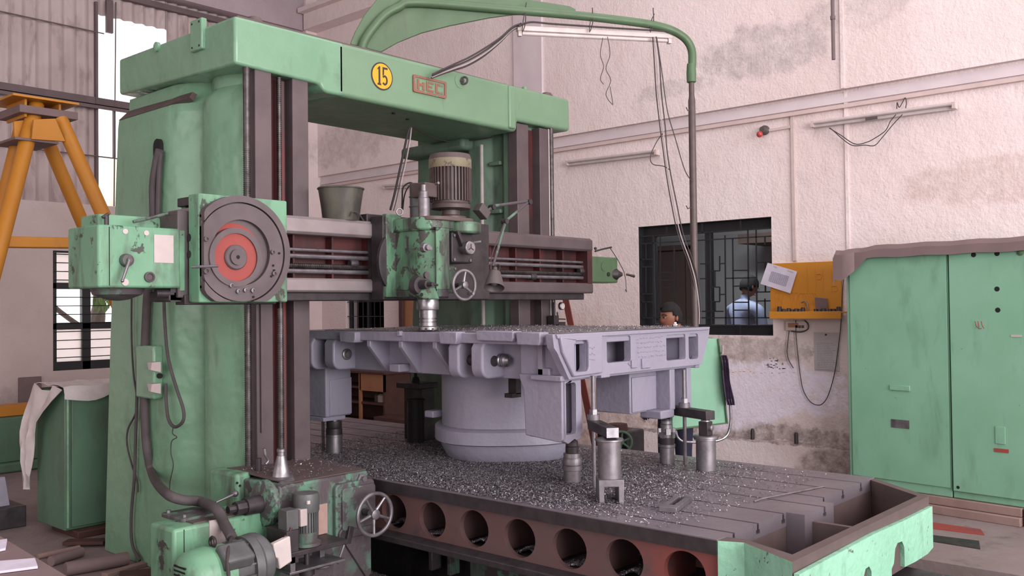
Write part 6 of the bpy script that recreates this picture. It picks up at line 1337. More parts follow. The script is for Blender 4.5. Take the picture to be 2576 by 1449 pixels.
# raised tool outlines
def outline(pts, closed=False, name='tool_outline'):
    m = MB(); P = [wall(u, v, .032) for u, v in pts]; m.tube([tuple(p) for p in P], .0025, 5, 3); m.build(name, 'yellow', tbd)
for k in range(6): u = 2015 + k * 7; outline(((u, 770 - k * 1), (u - 4 + k, 750), (u - 2, 738), (u + 5, 740), (u + 9, 756), (u + 12, 768)))
for u in (1952, 1962, 1990, 2000): outline(((u, 775), (u + 1, 755), (u - 3, 742), (u + 4, 735), (u + 9, 742), (u + 5, 755), (u + 5, 775)))
for u in (2032, 2052, 2071, 2092): outline(((u, 675), (u + 1, 700), (u, 735)))
for u, v in ((2060, 690), (2100, 690), (2100, 720)): outline(((u - 6, v), (u + 6, v), (u + 5, v + 12), (u - 4, v + 12)))
its = [(1961, 772, .022, .05), (1972, 780, .018, .028), (1984, 778, .02, .034), (1993, 781, .016, .024), (2003, 780, .02, .03), (2012, 780, .017, .026), (2020, 777, .02, .040), (2052, 781, .018, .026), (2062, 781, .018, .024), (2072, 779, .022, .03), (2088, 781, .018, .026), (2098, 780, .018, .026), (2110, 776, .022, .044)]
ORD = ['leftmost', 'second from left', 'third from left', 'fourth from left', 'fifth from left', 'sixth from left', 'seventh from left', 'sixth from right', 'fifth from right', 'fourth from right', 'third from right', 'second from right', 'rightmost']
for (u, v, r, hh), od in zip(its, ORD):
    q = wall(u, 784, .10); m = MB(); m.lathe((HX - .10, q.y, zs1), [(r, 0), (r * .95, hh * .6), (r * .8, hh), (r * .5, hh), (r * .5, hh * .6)], 12); tag(m.build('socket', 'steel_dark'), 'small dark steel bush on the yellow tool shelf, ' + od, 'bush', 'steel bushes along the tool shelf')
q = wall(2068, 775, .06); m = MB(); m.obox((HX - .07, q.y, zs1 + .065), (0, 1, .12), (1, 0, .15), (-.15, 0, 1), .055, .008, .058); tag(m.build('cardboard_tag', 'rust'), 'brown card leaning on the board among the shelf tools', 'card')
cable('tool_hook', [wall(u, v, .06) for u, v in ((2016, 762), (2024, 758), (2031, 766), (2034, 783))], .006, 'steel_mid', 'bent steel hook tool hanging over the yellow shelf', 'tool')
# drawing sheet on the board
cc = [wall(1931, 661, .05), wall(2005, 683, .05), wall(1988, 738, .05), wall(1913, 714, .05)]
dw = thing('drawing_sheet', 'tilted lavender drawing sheet pinned over the corner of the tool board', 'paper', tuple(cc[3]))
m = MB(); m.loft([[c + Vector((s, 0, 0)) for c in cc] for s in (0, .004)]); m.build('sheet', 'paper', dw)
def inq(a, b): 
    top = cc[0].lerp(cc[1], a); bot = cc[3].lerp(cc[2], a); return top.lerp(bot, b)
m = MB()
for k in range(9): b = .32 + k * .055; p, q = inq(.22, b), inq(.80, b); m.tube([tuple(p - Vector((.001, 0, 0))), tuple(q - Vector((.001, 0, 0)))], .0018, 4)
for k in range(10): a = .22 + k * .064; p, q = inq(a, .32), inq(a, .76); m.tube([tuple(p - Vector((.001, 0, 0))), tuple(q - Vector((.001, 0, 0)))], .0012, 4)
m.build('printed_grid', 'ink', dw, kind='stuff')
for a in (.3, .75, .85): q = inq(a, .06); m = MB(); m.obox(q - Vector((.003, 0, 0)), cc[1] - cc[0], (1, 0, 0), (0, 0, 1), .014, .001, .006); m.build('tape', 'white', dw)
# switch board and notice
y0, y1, z0, z1 = syz(1979, 807, 2032, 832, HX)
sw = thing('switch_board', 'small dirty white switch board below the yellow tool shelf', 'switch', (HX, (y0 + y1) / 2, z0))
m = MB(); m.box(HX - .03, HX - .001, y0, y1, z0, z1); m.build('backbox', 'plastic_white', sw, bevel=.004)
yy = y1 - .03
for k in range(2): m = MB(); m.box(HX - .036, HX - .029, yy - .045 - k * .05, yy - k * .05, z0 + .03, z1 - .02); m.build('socket_outlet', 'wood_door', sw)
for k in range(3): m = MB(); m.box(HX - .036, HX - .029, y0 + .02 + k * .03, y0 + .042 + k * .03, z0 + .025, z1 - .04); m.build('rocker_switch', 'lamp_grey', sw)
cable('wire', [wall(u, v, .03) for u, v in ((1985, 832), (1982, 860), (1980, 885), (1984, 905), (1992, 920), (1996, 926))], .004, 'cable', 'short dark wire hanging left below the switch board', 'wire')
cable('wire', [wall(u, v, .03) for u, v in ((2002, 805), (2003, 850), (2008, 900), (2014, 950), (2022, 985), (2040, 1012), (2062, 1019), (2078, 1005), (2090, 975), (2100, 935), (2108, 880), (2115, 820), (2118, 760), (2122, 700), (2124, 655))], .004, 'cable', 'twisted wire looping from the switch board up beside the cabinet', 'wire')
cable('wire', [wall(u, v, .04) for u, v in ((2024, 806), (2033, 815), (2032, 828), (2015, 835), (1990, 833))], .006, 'cable', 'thick black wire curled round the switch board', 'wire')
y0, y1, z0, z1 = syz(2048, 836, 2112, 933, HX)
nt = thing('notice_sheet', 'grey typed notice sheet on a backing board by the green cabinet', 'notice', (HX, (y0 + y1) / 2, z0))
m = MB(); m.box(HX - .008, HX - .001, y0, y1, z0, z1); m.build('backing_board', 'paper_grey', nt)
m = MB(); m.box(HX - .012, HX - .008, y0 + .02, y1 - .01, z0 + .01, z1 - .07); m.build('sheet', 'paper_grey', nt)
m = MB(); rnd = random.Random(5)
for k in range(15):
    z = z1 - .095 - k * .0155; y = y1 - .03
    while y > y0 + .05: w = rnd.uniform(.01, .03); m.box(HX - .0126, HX - .012, y - w, y, z - .002, z + .001); y -= w + .006
m.build('typed_lines', 'ink', nt, kind='stuff')
m = MB(); m.cyl((HX - .015, (y0 + y1) / 2, z1 - .02), (HX - .008, (y0 + y1) / 2, z1 - .02), .008, n=8); m.build('nail', 'ink_dark', nt)
for u, v in ((1893, 1090), (2003, 1108)):
    q = wall(u, v, .05); m = MB(); m.lathe((HX - .05, q.y, .325), [(.018, 0), (.018, .08), (.012, .1)], 10); tag(m.build('bolt_stub', 'steel_dark'), 'rusty pipe stub on the wall ledge ' + ('left, nearer the pendant panel' if u < 1950 else 'right, nearer the cabinets'), 'stub')

# ================================================================== GREEN CABINETS on the right
ca = Vector((7.43, 2.96, 0)); cbb = Vector((7.27, 1.50, 0)); cd = (cbb - ca).normalized(); ang = math.atan2(cd.y, cd.x); cnn = Vector((cd.y, -cd.x, 0))
if cnn.x > 0: cnn = -cnn
def cabp(u, v, off=0.0):
    d = F2 + RC * ((u - CX) / FPX) - UC * ((v - CY) / FPX); t = (ca + cnn * off).dot(cnn) / d.dot(cnn); return CAMP + d * t
def cl(p): v = Vector((p.x, p.y, 0)) - ca; return v.dot(cd), p.z
split, _ = cl(cabp(2390, 900)); CW = 1.75; CT = cl(cabp(2200, 632))[1]
def cbox(m, a0, a1, o0, o1, z0, z1):
    P = []
    for z in (z0, z1):
        for a, o in ((a0, o0), (a1, o0), (a1, o1), (a0, o1)): q = ca + cd * a + cnn * o; P.append((q.x, q.y, z))
    m.hexa(P)
ck1 = thing('control_cabinet', 'tall green control cabinet nearer the tool board, its door handles bare', 'cabinet', tuple(ca + cd * split / 2 - cnn * .2 + Vector((0, 0, .14))))
ck2 = thing('control_cabinet', 'tall green control cabinet at the right edge with round lamp holes', 'cabinet', tuple(ca + cd * (split + .5) - cnn * .2 + Vector((0, 0, .14))))
zb_ = .13
m = MB(); cbox(m, 0, split - .004, -.42, 0, zb_, CT); m.build('body', 'green_cab', ck1, bevel=.006)
m = MB(); cbox(m, .032, split - .012, 0, .012, zb_ + .07, CT - .01); d1_ = m.build('door', 'green_cab', ck1, bevel=.004)
m = MB(); cbox(m, split + .004, CW, -.42, 0, zb_, CT); m.build('body', 'green_cab', ck2, bevel=.006)
m = MB(); cbox(m, split + .012, CW - .02, 0, .022, zb_ + .055, CT - .01); d2_ = m.build('door', 'green_cab', ck2, bevel=.004)
def cplate(par, u0, v0, u1, v1, name, mat, off, t=.004, **k):
    a, z1 = cl(cabp(u0, v0, off)); b, z0 = cl(cabp(u1, v1, off)); m = MB(); cbox(m, min(a, b), max(a, b), off, off + t, min(z0, z1), max(z0, z1)); return m.build(name, mat, par, **k)
cplate(d1_, 2239, 968, 2290, 984, 'door_handle', 'green_cab', .012, .012, bevel=.003)
cplate(d1_, 2242, 1054, 2288, 1079, 'rating_plate', 'steel_mid', .012, .004)
cplate(d2_, 2543, 842, 2570, 848, 'lock_plate', 'plate', .022, .004)
cplate(d2_, 2504, 1072, 2530, 1118, 'door_handle', 'green_cab', .022, .008, bevel=.002); cplate(d2_, 2501, 1127, 2538, 1140, 'red_tag', 'red', .022, .004)
for u, v, r in ((2449, 641, .018), (2508, 638, .018), (2508, 727, .018), (2510, 780, .018), (2396, 623, .010), (2410, 1226, .012)):
    q = cabp(u, v, .0225); m = MB(); m.lathe(q - cnn * .001, [(r, 0), (r, .0015)], 18, tuple(cnn)); m.build('lamp_hole', 'hole', d2_)
q = cabp(2567, 635, .022); m = MB(); m.lathe(q - cnn * .004, [(.024, 0), (.022, .01), (.010, .016)], 18, tuple(cnn)); m.build('pilot_lamp', 'olive', d2_)
for k in range(3):
    m = MB(); P = [cabp(2453 + k * 8, 808, .0225), cabp(2456 + k * 8, 820 + (k % 2) * 8, .0225), cabp(2462 + k * 7, 826, .0225)]; m.tube([tuple(p) for p in P], .0028, 4); m.build('chalk_mark', 'red', d2_)
# cover sheet
rows = []
prof = [(-.40, .01), (-.2, .015), (.02, .012), (.05, -.02), (.052, -.055)]
for i in range(24):
    a = (-.065, -.05, -.02, .01, .05, .10, .15, .20, .26)[i] if i < 9 else .26 + 1.50 * (i - 8) / 15; rows.append([])
    sag = .17 * max(0, min(1, 1 - (a - .03) / .17)) if a > .03 else .17
    for o, h_ in prof:
        q = ca + cd * a + cnn * (o + (.035 if a < .08 else 0)); hz = CT + h_ + (.03 * max(0, min(1, a / .3)) if h_ > -.03 else 0)
        if h_ < -.03: hz -= sag
        if a < -.06: hz -= .03
        rows[-1].append((q.x, q.y, hz + .004 * math.sin(i * 1.7)))
m = MB(); m.grid(rows, .006); tag(m.build('cover_sheet', 'rust', recalc=False), 'brown plastic sheet draped over the tops of both green cabinets', 'cover')
# timbers
for k, (z0, z1, o) in enumerate(((.065, .128, .03), (.0, .063, .06))):
    m = MB(); cbox(m, .25, 1.30, -.1, o, z0, z1); tag(m.build('timber_baulk', 'wood', bevel=.006), ('upper' if k == 0 else 'lower') + ' weathered timber under the green cabinets', 'timber')
m = MB(); cbox(m, 1.32, 1.8, -.1, .03, .0, .128); tag(m.build('timber_baulk', 'wood', bevel=.006), 'timber end block under the cabinet at the right edge', 'timber')
m = MB(); cbox(m, 0.0, .24, -.35, -.05, .0, .128); tag(m.build('timber_baulk', 'wood_dark', bevel=.006), 'dark timber under the left cabinet corner behind the table', 'timber')
def fplate(pts, mat, label, t=.006):
    P = [at(u, v, Z=0.001) for u, v in pts]; m = MB(); m.loft([[(p.x, p.y, z) for p in P] for z in (.0, t)]); tag(m.build('floor_plate', mat, bevel=.001), label, 'plate')
fplate(((2343, 1315), (2468, 1333), (2477, 1347), (2343, 1330)), 'red', 'red plate lying on the floor below the timbers')
fplate(((2343, 1347), (2463, 1362), (2466, 1382), (2343, 1362)), 'steel_dark', 'dark grey plate lying on the floor before the red plate')

# marks on the wall under the window
rnd = random.Random(21); m = MB()
for u in range(1832, 2012, 9):
    if rnd.random() < .8:
        a = wall(u, 935 + (u - 1832) * .012 + rnd.uniform(-2, 2)); m.box(HX - .0015, HX - .0002, a.y - rnd.uniform(.012, .03), a.y, a.z - rnd.uniform(.002, .006), a.z)
m.build('orange_paint_line', 'plate_orange', wr, kind='stuff')
m = MB()
for k in range(26):
    u, v = rnd.uniform(1928, 1972), rnd.uniform(900, 928); a = wall(u, v); w = rnd.uniform(.005, .03); m.box(HX - .0014, HX - .0002, a.y - w, a.y, a.z - .003, a.z + .003)
m.build('pencil_marks', 'ink_dark', wr, kind='stuff')
# ================================================================== LEFT SIDE OF THE HALL
# yellow A-frame of a gantry
GYF, GYB = 8.0, 8.9
def gpt(u, v, Y): return at(u, v, Y=Y)
apex = gpt(95, 300, 8.4)
gf = thing('gantry_leg_frame', 'yellow steel A-frame of a gantry behind the left column', 'gantry', (apex.x, 8.4, 0))
def ext(p, q, z):  # extend the line p-q down to height z
    t = (z - p.z) / (q.z - p.z); return p + (q - p) * t
legs = [(gpt(92, 262, 8.3), gpt(15, 560, 8.0), .062), (gpt(52, 330, 8.5), gpt(-20, 620, 8.6), .06), (gpt(118, 350, 8.6), gpt(205, 555, 8.72), .060), (gpt(152, 300, 8.2), gpt(265, 553, 7.9), .062)]
for p, q, r in legs:
    m = MB(); m.tube([tuple(p), tuple(ext(p, q, .02))], r, 14); m.build('leg', 'yellow', gf)
def gplate(pts, Y, t, name, mat='yellow', **k):
    P = [gpt(u, v, Y) for u, v in pts]; m = MB(); m.loft([[P[i] + Vector((0, s, 0)) for i in range(len(P))] for s in (0, t)]); m.build(name, mat, gf, bevel=.004, **k)
gplate(((35, 305), (78, 300), (85, 352), (38, 352)), 8.28, .03, 'side_plate'); gplate(((85, 300), (140, 298), (165, 356), (80, 350)), 8.1, .03, 'side_plate')
m = MB(); c = gpt(95, 292, 8.4); m.box(c.x - .24, c.x + .24, 8.15, 8.65, c.z - .035, c.z + .03); m.build('cap_plate', 'rust', gf, bevel=.004)
m = MB(); c = gpt(85, 262, 8.4); m.box(c.x - .27, c.x + .27, 8.12, 8.7, c.z - .01, c.z + .01); 
for s in (-.14, .14): m.box(c.x + s - .01, c.x + s + .01, 8.2, 8.6, c.z - .16, c.z)
m.build('top_flange', 'yellow', gf, bevel=.003)
m = MB(); c = gpt(150, 356, 8.1); d = gpt(40, 352, 8.1); m.box(d.x, c.x, 8.12, 8.6, c.z - .02, c.z + .0); m.build('under_plate', 'rust', gf)
m = MB(); a, b = gpt(0, 609, 8.0), gpt(190, 612, 7.95); m.obox((a + b) / 2, b - a, (0, 1, 0), (0, 0, 1), (b - a).length / 2 + .3, .05, .045); m.build('cross_tube', 'yellow', gf, bevel=.01)
# left cabinet with a sack
cx0, cx1, cy0, cy1 = 2.765, 3.35, 6.70, 7.18
lc = thing('electrical_cabinet', 'green steel cabinet standing behind the left column under a white sack', 'cabinet', (3.0, 6.95, .06))
zt = 1.035
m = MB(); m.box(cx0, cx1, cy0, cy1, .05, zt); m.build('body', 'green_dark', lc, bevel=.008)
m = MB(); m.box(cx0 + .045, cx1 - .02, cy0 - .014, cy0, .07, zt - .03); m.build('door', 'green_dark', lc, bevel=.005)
m = MB(); m.tube([(cx0 + .02, cy0 - .008, .07), (cx0 + .02, cy0 - .008, zt - .02)], .010, 8); m.build('hinge_rod', 'green_col', lc)
m = MB(); m.box(cx0 + .05, cx1 + .1, cy0 - .10, cy0 + .35, .0, .05); tag(m.build('timber_sill', 'wood_dark', bevel=.006), 'dark timber sill under the left green cabinet', 'timber')
def sk(u, v, X=None, Y=None): return tuple(at(u, v, X=X, Y=Y))
rnd = random.Random(4)
rows = []
top = zt + .012
for i in range(12):
    x = cx0 - .012 + (cx1 - cx0 + .02) * i / 11; r = []
    for j in range(9):
        y = cy1 + .02 - (cy1 - cy0 + .03) * j / 6
        if j <= 6: p = [x, y, top + .018 * math.sin(i * 1.3 + j) * math.sin(j * 1.1) + .014]
        else: p = [x, cy0 - .03, top - (.055 + .03 * math.sin(i * .7)) * (j - 6) * .62 + .02 * math.sin(i * .9)]
        r.append(tuple(p))
    rows.append(r)
m = MB(); m.grid(rows, .005)
rows2 = []
for i in range(10):
    t = i / 9; z = top - .74 * t; r = []
    for j in range(6):
        s = j / 5; ya = cy0 - .035 + .34 * min(1, t / .35) + .16 * max(0, t - .35) / .65; yb_ = cy1 + .04 + .06 * t; y = ya + (yb_ - ya) * s
        r.append((cx0 - .028 - .05 * math.sin(t * 2.6) - .02 * math.sin(j * 2.2 + i * .8), y, z + .03 * math.sin(j * 1.9)))
    rows2.append(r)
m.grid(rows2, .005)
tag(m.build('sack', 'sack', recalc=False), 'crumpled white woven sack lying over the left green cabinet', 'sack')
# far left: green machine with an orange beam
q0 = at(85, 1180, Z=0); gm = thing('green_chest', 'low dark green steel base with a ledge in the far left corner', 'machine base', (3.3, q0.y + .3, 0))
zt = at(60, 1048, Y=q0.y).z
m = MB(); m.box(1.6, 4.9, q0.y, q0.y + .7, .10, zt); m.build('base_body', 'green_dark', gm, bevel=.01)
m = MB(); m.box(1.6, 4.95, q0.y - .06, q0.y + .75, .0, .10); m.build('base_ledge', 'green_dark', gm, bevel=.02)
zo = at(60, 1018, Y=q0.y + .15).z; m = MB(); m.box(1.5, 4.6, q0.y + .12, q0.y + .40, zt + .003, zo); tag(m.build('steel_beam', 'yellow', bevel=.006), 'orange painted steel beam lying on the dark green base', 'beam')
x0, x1, z0, z1 = fxz(48, 950, 105, 1018, BY - .03); m = MB(); m.box(x0, x1, BY - .03, BY - .002, z0, z1); tag(m.build('wall_panel', 'rust', bevel=.004), 'brown board leaning on the wall left of the sack', 'board')
# blue grey plate and dark block
P = [at(-40, 1332, Z=0), at(34, 1322, Z=0)]; b = P[1]; q = at(-2, 1195, X=b.x - .05)
m = MB(); m.loft([[(b.x, b.y, 0), (b.x - .05, b.y + .02, q.z), (b.x - .6, b.y + .05, q.z + .02), (b.x - .6, b.y, 0)], [(b.x, b.y + .03, 0), (b.x - .05, b.y + .05, q.z), (b.x - .6, b.y + .08, q.z + .02), (b.x - .6, b.y + .03, 0)]]); tag(m.build('steel_sheet', 'blue_grey', bevel=.004), 'blue-grey steel sheet standing on the floor at the left edge', 'sheet')
a = at(30, 1330, Z=0); m = MB(); zz = at(60, 1272, Y=a.y).z; m.box(a.x - .1, 2.74, a.y, a.y + 1.1, 0, zz); tag(m.build('steel_block', 'steel_dark', bevel=.006), 'dark flat-topped steel block on the floor by the left cabinet', 'block')
# pipes, bars and boards on the floor
def rod(u0, v0, u1, v1, r, mat, label, name='steel_bar', cat='bar'):
    a, b = at(u0, v0, Z=r), at(u1, v1, Z=r); m = MB(); m.cyl(a, b, r, n=14); tag(m.build(name, mat), label, cat)
rod(128, 1412, 205, 1388, .032, 'rust', 'short brown pipe on the floor nearest the left cabinet', 'pipe', 'pipe')
rod(165, 1432, 322, 1405, .042, 'rust', 'long brown pipe on the floor beside the left column', 'pipe', 'pipe')
rod(95, 1400, 200, 1378, .018, 'wood', 'thin pale bar on the floor behind the short brown pipe')
a, b = at(262, 1447, Z=.012), at(365, 1418, Z=.012); m = MB(); m.obox((a + b) / 2, b - a, (b - a).cross(Vector((0, 0, 1))), (0, 0, 1), (b - a).length / 2, .03, .012); tag(m.build('plank', 'wood', bevel=.003), 'thin wooden plank on the floor at the column foot', 'plank')
a, b = at(160, 1362, Z=.03), at(262, 1360, Z=.03); m = MB(); m.obox((a + b) / 2 + Vector((0, -.03, .0)), b - a, (b - a).cross(Vector((0, 0, 1))), (0, 0, 1), (b - a).length / 2, .05, .012); tag(m.build('plank', 'wood_dark', bevel=.003), 'dark board in front of the left cabinet', 'plank')
a, b = at(300, 1452, Z=.02), at(420, 1440, Z=.02); m = MB(); m.obox((a + b) / 2, b - a, (b - a).cross(Vector((0, 0, 1))), (0, 0, 1), (b - a).length / 2, .06, .02); tag(m.build('plank', 'wood_dark', bevel=.003), 'dark board beside the gear case at the bottom of the view', 'plank')
# foreground bench
ZBN = .78
e0, e1 = at(-30, 1328, Z=ZBN), at(200, 1466, Z=ZBN); ed = (e1 - e0).normalized(); en = Vector((-ed.y, ed.x, 0)); en = en if en.dot(_R) < 0 else -en
bn = thing('work_bench', 'brown bench top in the bottom left foreground with papers', 'bench', tuple((e0 + e1) / 2 + en * .4 - Vector((0, 0, ZBN))))
p0, p1 = e0 - ed * .35, e1 + ed * .25
m = MB(); m.loft([[p0 + Vector((0, 0, z)), p1 + Vector((0, 0, z)), p1 + en * .8 + Vector((0, 0, z)), p0 + en * .8 + Vector((0, 0, z))] for z in (-.04, 0)]); m.build('bench_top', 'rust', bn, bevel=.006)
for a_, b_ in ((p0, .06), (p1, .06), (p0, .74), (p1, .74)):
    c = a_ + en * b_ + (ed * .05 if a_ is p0 else -ed * .05); m = MB(); m.box(c.x - .03, c.x + .03, c.y - .03, c.y + .03, 0, ZBN - .04); m.build('leg', 'wood_dark', bn, bevel=.003)
def sheet_on(pts, label, n=3):
    P = [at(u, v, Z=ZBN) for u, v in pts]; m = MB(); m.loft([[p + Vector((0, 0, z)) for p in P] for z in (.002, .010)]); tag(m.build('paper_pad', 'paper', bevel=.001), label, 'paper')
sheet_on(((-10, 1419), (88, 1411), (95, 1432), (-10, 1446)), 'white paper pad lying on the brown bench')
sheet_on(((-10, 1366), (18, 1362), (14, 1386), (-10, 1392)), 'small paper at the left edge of the bench behind the pad')
# ================================================================== SEEN UNDER THE CASTING
q = at(900, 1075, Z=0.0); bx = 7.45
x, yL, yR = bx, at(880, 1000, X=bx).y, at(968, 1000, X=bx).y
zt = at(925, 940, X=bx).z; zb = 0
wc_ = thing('tool_cupboard', 'dark wooden cupboard with an open front by the far wall', 'cupboard', (bx, (yL + yR) / 2, 0))
t_ = .03
m = MB(); m.box(bx, bx + .45, yR, yR + t_, 0, zt); m.build('side_panel', 'wood_dark', wc_)
m = MB(); m.box(bx, bx + .45, yL + .6, yL + .6 + t_, 0, zt); m.build('side_panel', 'wood_dark', wc_)
m = MB(); m.box(bx - .03, bx + .47, yR - .03, yL + .66, zt, zt + .03); m.build('cupboard_top', 'wood_dark', wc_, bevel=.004)
m = MB(); m.box(bx + .42, bx + .45, yR, yL + .6, 0, zt); m.build('back_panel', 'wood_dark', wc_)
for z in (.12, zt * .5, zt * .75): m = MB(); m.box(bx + .01, bx + .44, yR + t_, yL + .6, z, z + .025); m.build('shelf', 'wood_dark', wc_)
m = MB(); ym = at(905, 1000, X=bx).y; m.box(bx, bx + .03, ym - .02, ym + .02, 0, zt); m.box(bx, bx + .02, yR, ym, zt * .72, zt); m.build('front_frame', 'wood_door', wc_)
for i, (dy, r) in enumerate(((.12, .05), (.22, .06), (.3, .05))):
    m = MB(); m.lathe((bx + .15, yR + dy, zt * .5 + .025), [(r, 0), (r, .08), (r * .6, .1)], 14); tag(m.build('tin', 'plate' if i == 1 else 'bucket'), ('left', 'middle', 'right')[2 - i] + ' tin on the upper shelf of the dark cupboard', 'tin')
a = at(940, 1075, Z=0); zt2 = .40
wbn = thing('low_bench', 'low dark red wooden bench beyond the table', 'bench', (7.3, at(985, 1070, X=7.3).y, 0))
yA, yB = at(940, 1055, X=7.15).y, at(1040, 1055, X=7.15).y; zt2 = at(985, 1053, X=7.15).z
m = MB(); m.box(7.15, 7.5, yB - .4, yA, zt2 - .05, zt2); m.build('bench_top', 'wood_dark', wbn, bevel=.004)
for y in (yA - .05, (yA + yB) / 2, yB - .3):
    for x in (7.18, 7.45): m = MB(); m.box(x - .02, x + .02, y - .02, y + .02, 0, zt2 - .05); m.build('leg', 'wood_dark', wbn)
# orange chest seen left of the back screw jack
x0, x1, z0, z1 = fxz(785, 1052, 838, 1085, 9.3); m = MB(); m.box(x0 - .2, x1 + .1, 9.3, 9.7, 0, z1); tag(m.build('orange_chest', 'wood_door', bevel=.01), 'orange-brown chest on the floor behind the back casting leg', 'chest')
# leaning red angle iron
p, q = at(1424, 758, X=7.0), at(1490, 1085, X=6.7)
q = p + (q - p) * ((p.z - .14) / (p.z - q.z))
m = MB(); d = (q - p); m.obox((p + q) / 2, d, (1, 0, 0), Vector((1, 0, 0)).cross(d), d.length / 2 + .12, .006, .035); m.obox((p + q) / 2 + Vector((.03, .03, 0)), d, (1, 0, 0), Vector((1, 0, 0)).cross(d), d.length / 2 + .12, .03, .005); tag(m.build('angle_iron', 'red_angle'), 'red angle iron leaning behind the right column', 'angle iron')
# pump housing with a green wheel
q = at(1563, 1112, X=6.3); ctw = thing('machine_pedestal', 'dark pump housing with a green spoked handwheel behind the table', 'pedestal', (6.4, q.y, 0))
handwheel((6.3, q.y, q.z), Vector((-.8, -.6, 0)), .085, .011, ctw, 'green_back', 6, back=.10)
m = MB(); m.box(6.36, 6.62, q.y - .02, q.y + .30, 0, q.z + .08); m.build('pedestal_box', 'steel_dark', ctw, bevel=.02, seg=3)  # plain pedestal box put under the green wheel as its support
m = MB(); m.rings([((6.42, q.y + .12, q.z + .08), .09), ((6.42, q.y + .12, q.z + .13), .08)], 18); m.build('pedestal_cap', 'wood_dark', ctw)

# ================================================================== PEOPLE
def skin_body(joints, edges, radii, name, levels=2):
    me = bpy.data.meshes.new(name); me.from_pydata([tuple(j) for j in joints], edges, [])
    o = bpy.data.objects.new(name, me); COL.objects.link(o)
    sm = o.modifiers.new('skin', 'SKIN'); sm.use_smooth_shade = True
    ss = o.modifiers.new('sub', 'SUBSURF'); ss.levels = levels; ss.render_levels = levels
    if not me.skin_vertices: 
        bpy.context.view_layer.objects.active = o
    sv = me.skin_vertices[0].data if me.skin_vertices else None
    if sv is None:
        bm = bmesh.new(); bm.from_mesh(me); bm.verts.layers.skin.verify(); bm.to_mesh(me); bm.free(); sv = me.skin_vertices[0].data
    for i, r in enumerate(radii):
        sv[i].radius = r if isinstance(r, tuple) else (r, r); sv[i].use_root = (i == 0)
    dg = bpy.context.evaluated_depsgraph_get(); ev = o.evaluated_get(dg); nm = bpy.data.meshes.new_from_object(ev)
    vs = [tuple(v.co) for v in nm.vertices]; fs = [tuple(p.vertices) for p in nm.polygons]
    bpy.data.objects.remove(o); bpy.data.meshes.remove(me); bpy.data.meshes.remove(nm)
    return vs, fs
def head_verts(c, fwd, up, s=1.0, n=26, mm=20):
    f = Vector(fwd).normalized(); u = (Vector(up) - f * Vector(up).dot(f)).normalized(); r = f.cross(u)
    m = MB(); m.sphere((0, 0, 0), 1.0, n, mm); out = []
    for x, y, z in m.v:
        X, Yv, Z = x * .076, y * .096, z * .118
        if z < -.05:
            k = 1 - .38 * min(1, (-z - .05)) ** 1.2; X *= k
            if y < 0: Yv *= 1 - .30 * min(1, -z)
            else: Yv *= 1 - .06 * min(1, -z)
        if y > .3 and abs(x) < .28 and -.42 < z < .12:   # nose ridge
            w = max(0, 1 - abs(x) / .28); t = (0.12 - z) / .54; Yv += .024 * w * max(0, math.sin(min(1, t) * PI * .62))
        if y > .4 and .02 < z < .20: Yv += .004
        if y > .4 and -.10 < z < .06 and .18 < abs(x) < .6: Yv -= .007
        if y > .5 and -.62 < z < -.48 and abs(x) < .3: Yv += .006
        out.append(Vector(c) + (r * X + f * Yv + u * Z) * s)
    return out, m.f, f, u, r
def face_parts(par, c, f, u, r, s):
    c = Vector(c)
    for sg in (-1, 1):
        e = c + (r * sg * .033 + f * .083 + u * .004) * s
        m = MB(); m.sphere(e - f * .003 * s, .0115 * s, 10, 8, (1, 1, .62)); m.build('eye', 'eye_white', par)
        m = MB(); m.sphere(e + f * .005 * s, .0066 * s, 8, 6); m.build('iris', 'hair', par)
        m = MB(); m.tube([tuple(c + (r * sg * a + f * b + u * h_) * s) for a, b, h_ in ((.014, .097, .026), (.034, .092, .032), (.056, .074, .024))], .0042 * s, 6, 3); m.build('eyebrow', 'hair', par)
        m = MB(); m.tube([tuple(c + (r * sg * a + f * b + u * h_) * s) for a, b, h_ in ((.018, .095, .010), (.034, .093, .015), (.050, .082, .008))], .0022 * s, 5, 3); m.build('eyelid', 'hair', par)
        m = MB(); m.sphere(c + (r * sg * .077 - f * .012 - u * .006) * s, .03 * s, 10, 8, (.55, .55, 1)); m.build('ear', 'skin', par)
    m = MB(); m.tube([tuple(c + (r * a + f * b + u * h_) * s) for a, b, h_ in ((-.024, .088, -.062), (0, .097, -.060), (.024, .088, -.062))], .0045 * s, 6, 3); m.build('mouth', 'red_angle', par)
def hair_cap(par, c, f, u, r, s, fringe=.42, back=-.55, seed=1):
    m = MB(); m.sphere((0, 0, 0), 1.0, 30, 22); keep = []; rr = random.Random(seed)
    vs = []
    for x, y, z in m.v:
        k = 1.07 + rr.uniform(-.02, .035) + (.03 if z > .5 else 0)
        X, Yv, Z = x * .077 * k, y * .097 * k, z * .119 * k
        if z < 0: X *= 1 - .2 * min(1, -z) ** 1.2
        if z < 0 and y < 0: Yv *= 1 - .22 * min(1, -z)
        vs.append(Vector(c) + (r * X + f * Yv + u * Z) * s)
    fs = []
    for fc in m.f:
        x = sum(m.v[i][0] for i in fc) / len(fc); y = sum(m.v[i][1] for i in fc) / len(fc); z = sum(m.v[i][2] for i in fc) / len(fc)
        lim = fringe + .10 * math.sin(x * 6) - .30 * max(0, -x) if y > .25 else (back if y < -.15 else back + (fringe - .12 - back) * (y + .15) / .40)
        if z > lim: fs.append(fc)
    mb = MB(); mb.add(vs, fs); o = mb.build('hair', 'hair', par, recalc=False); sd_ = o.modifiers.new('thick', 'SOLIDIFY'); sd_.thickness = -.008 * s
    return o
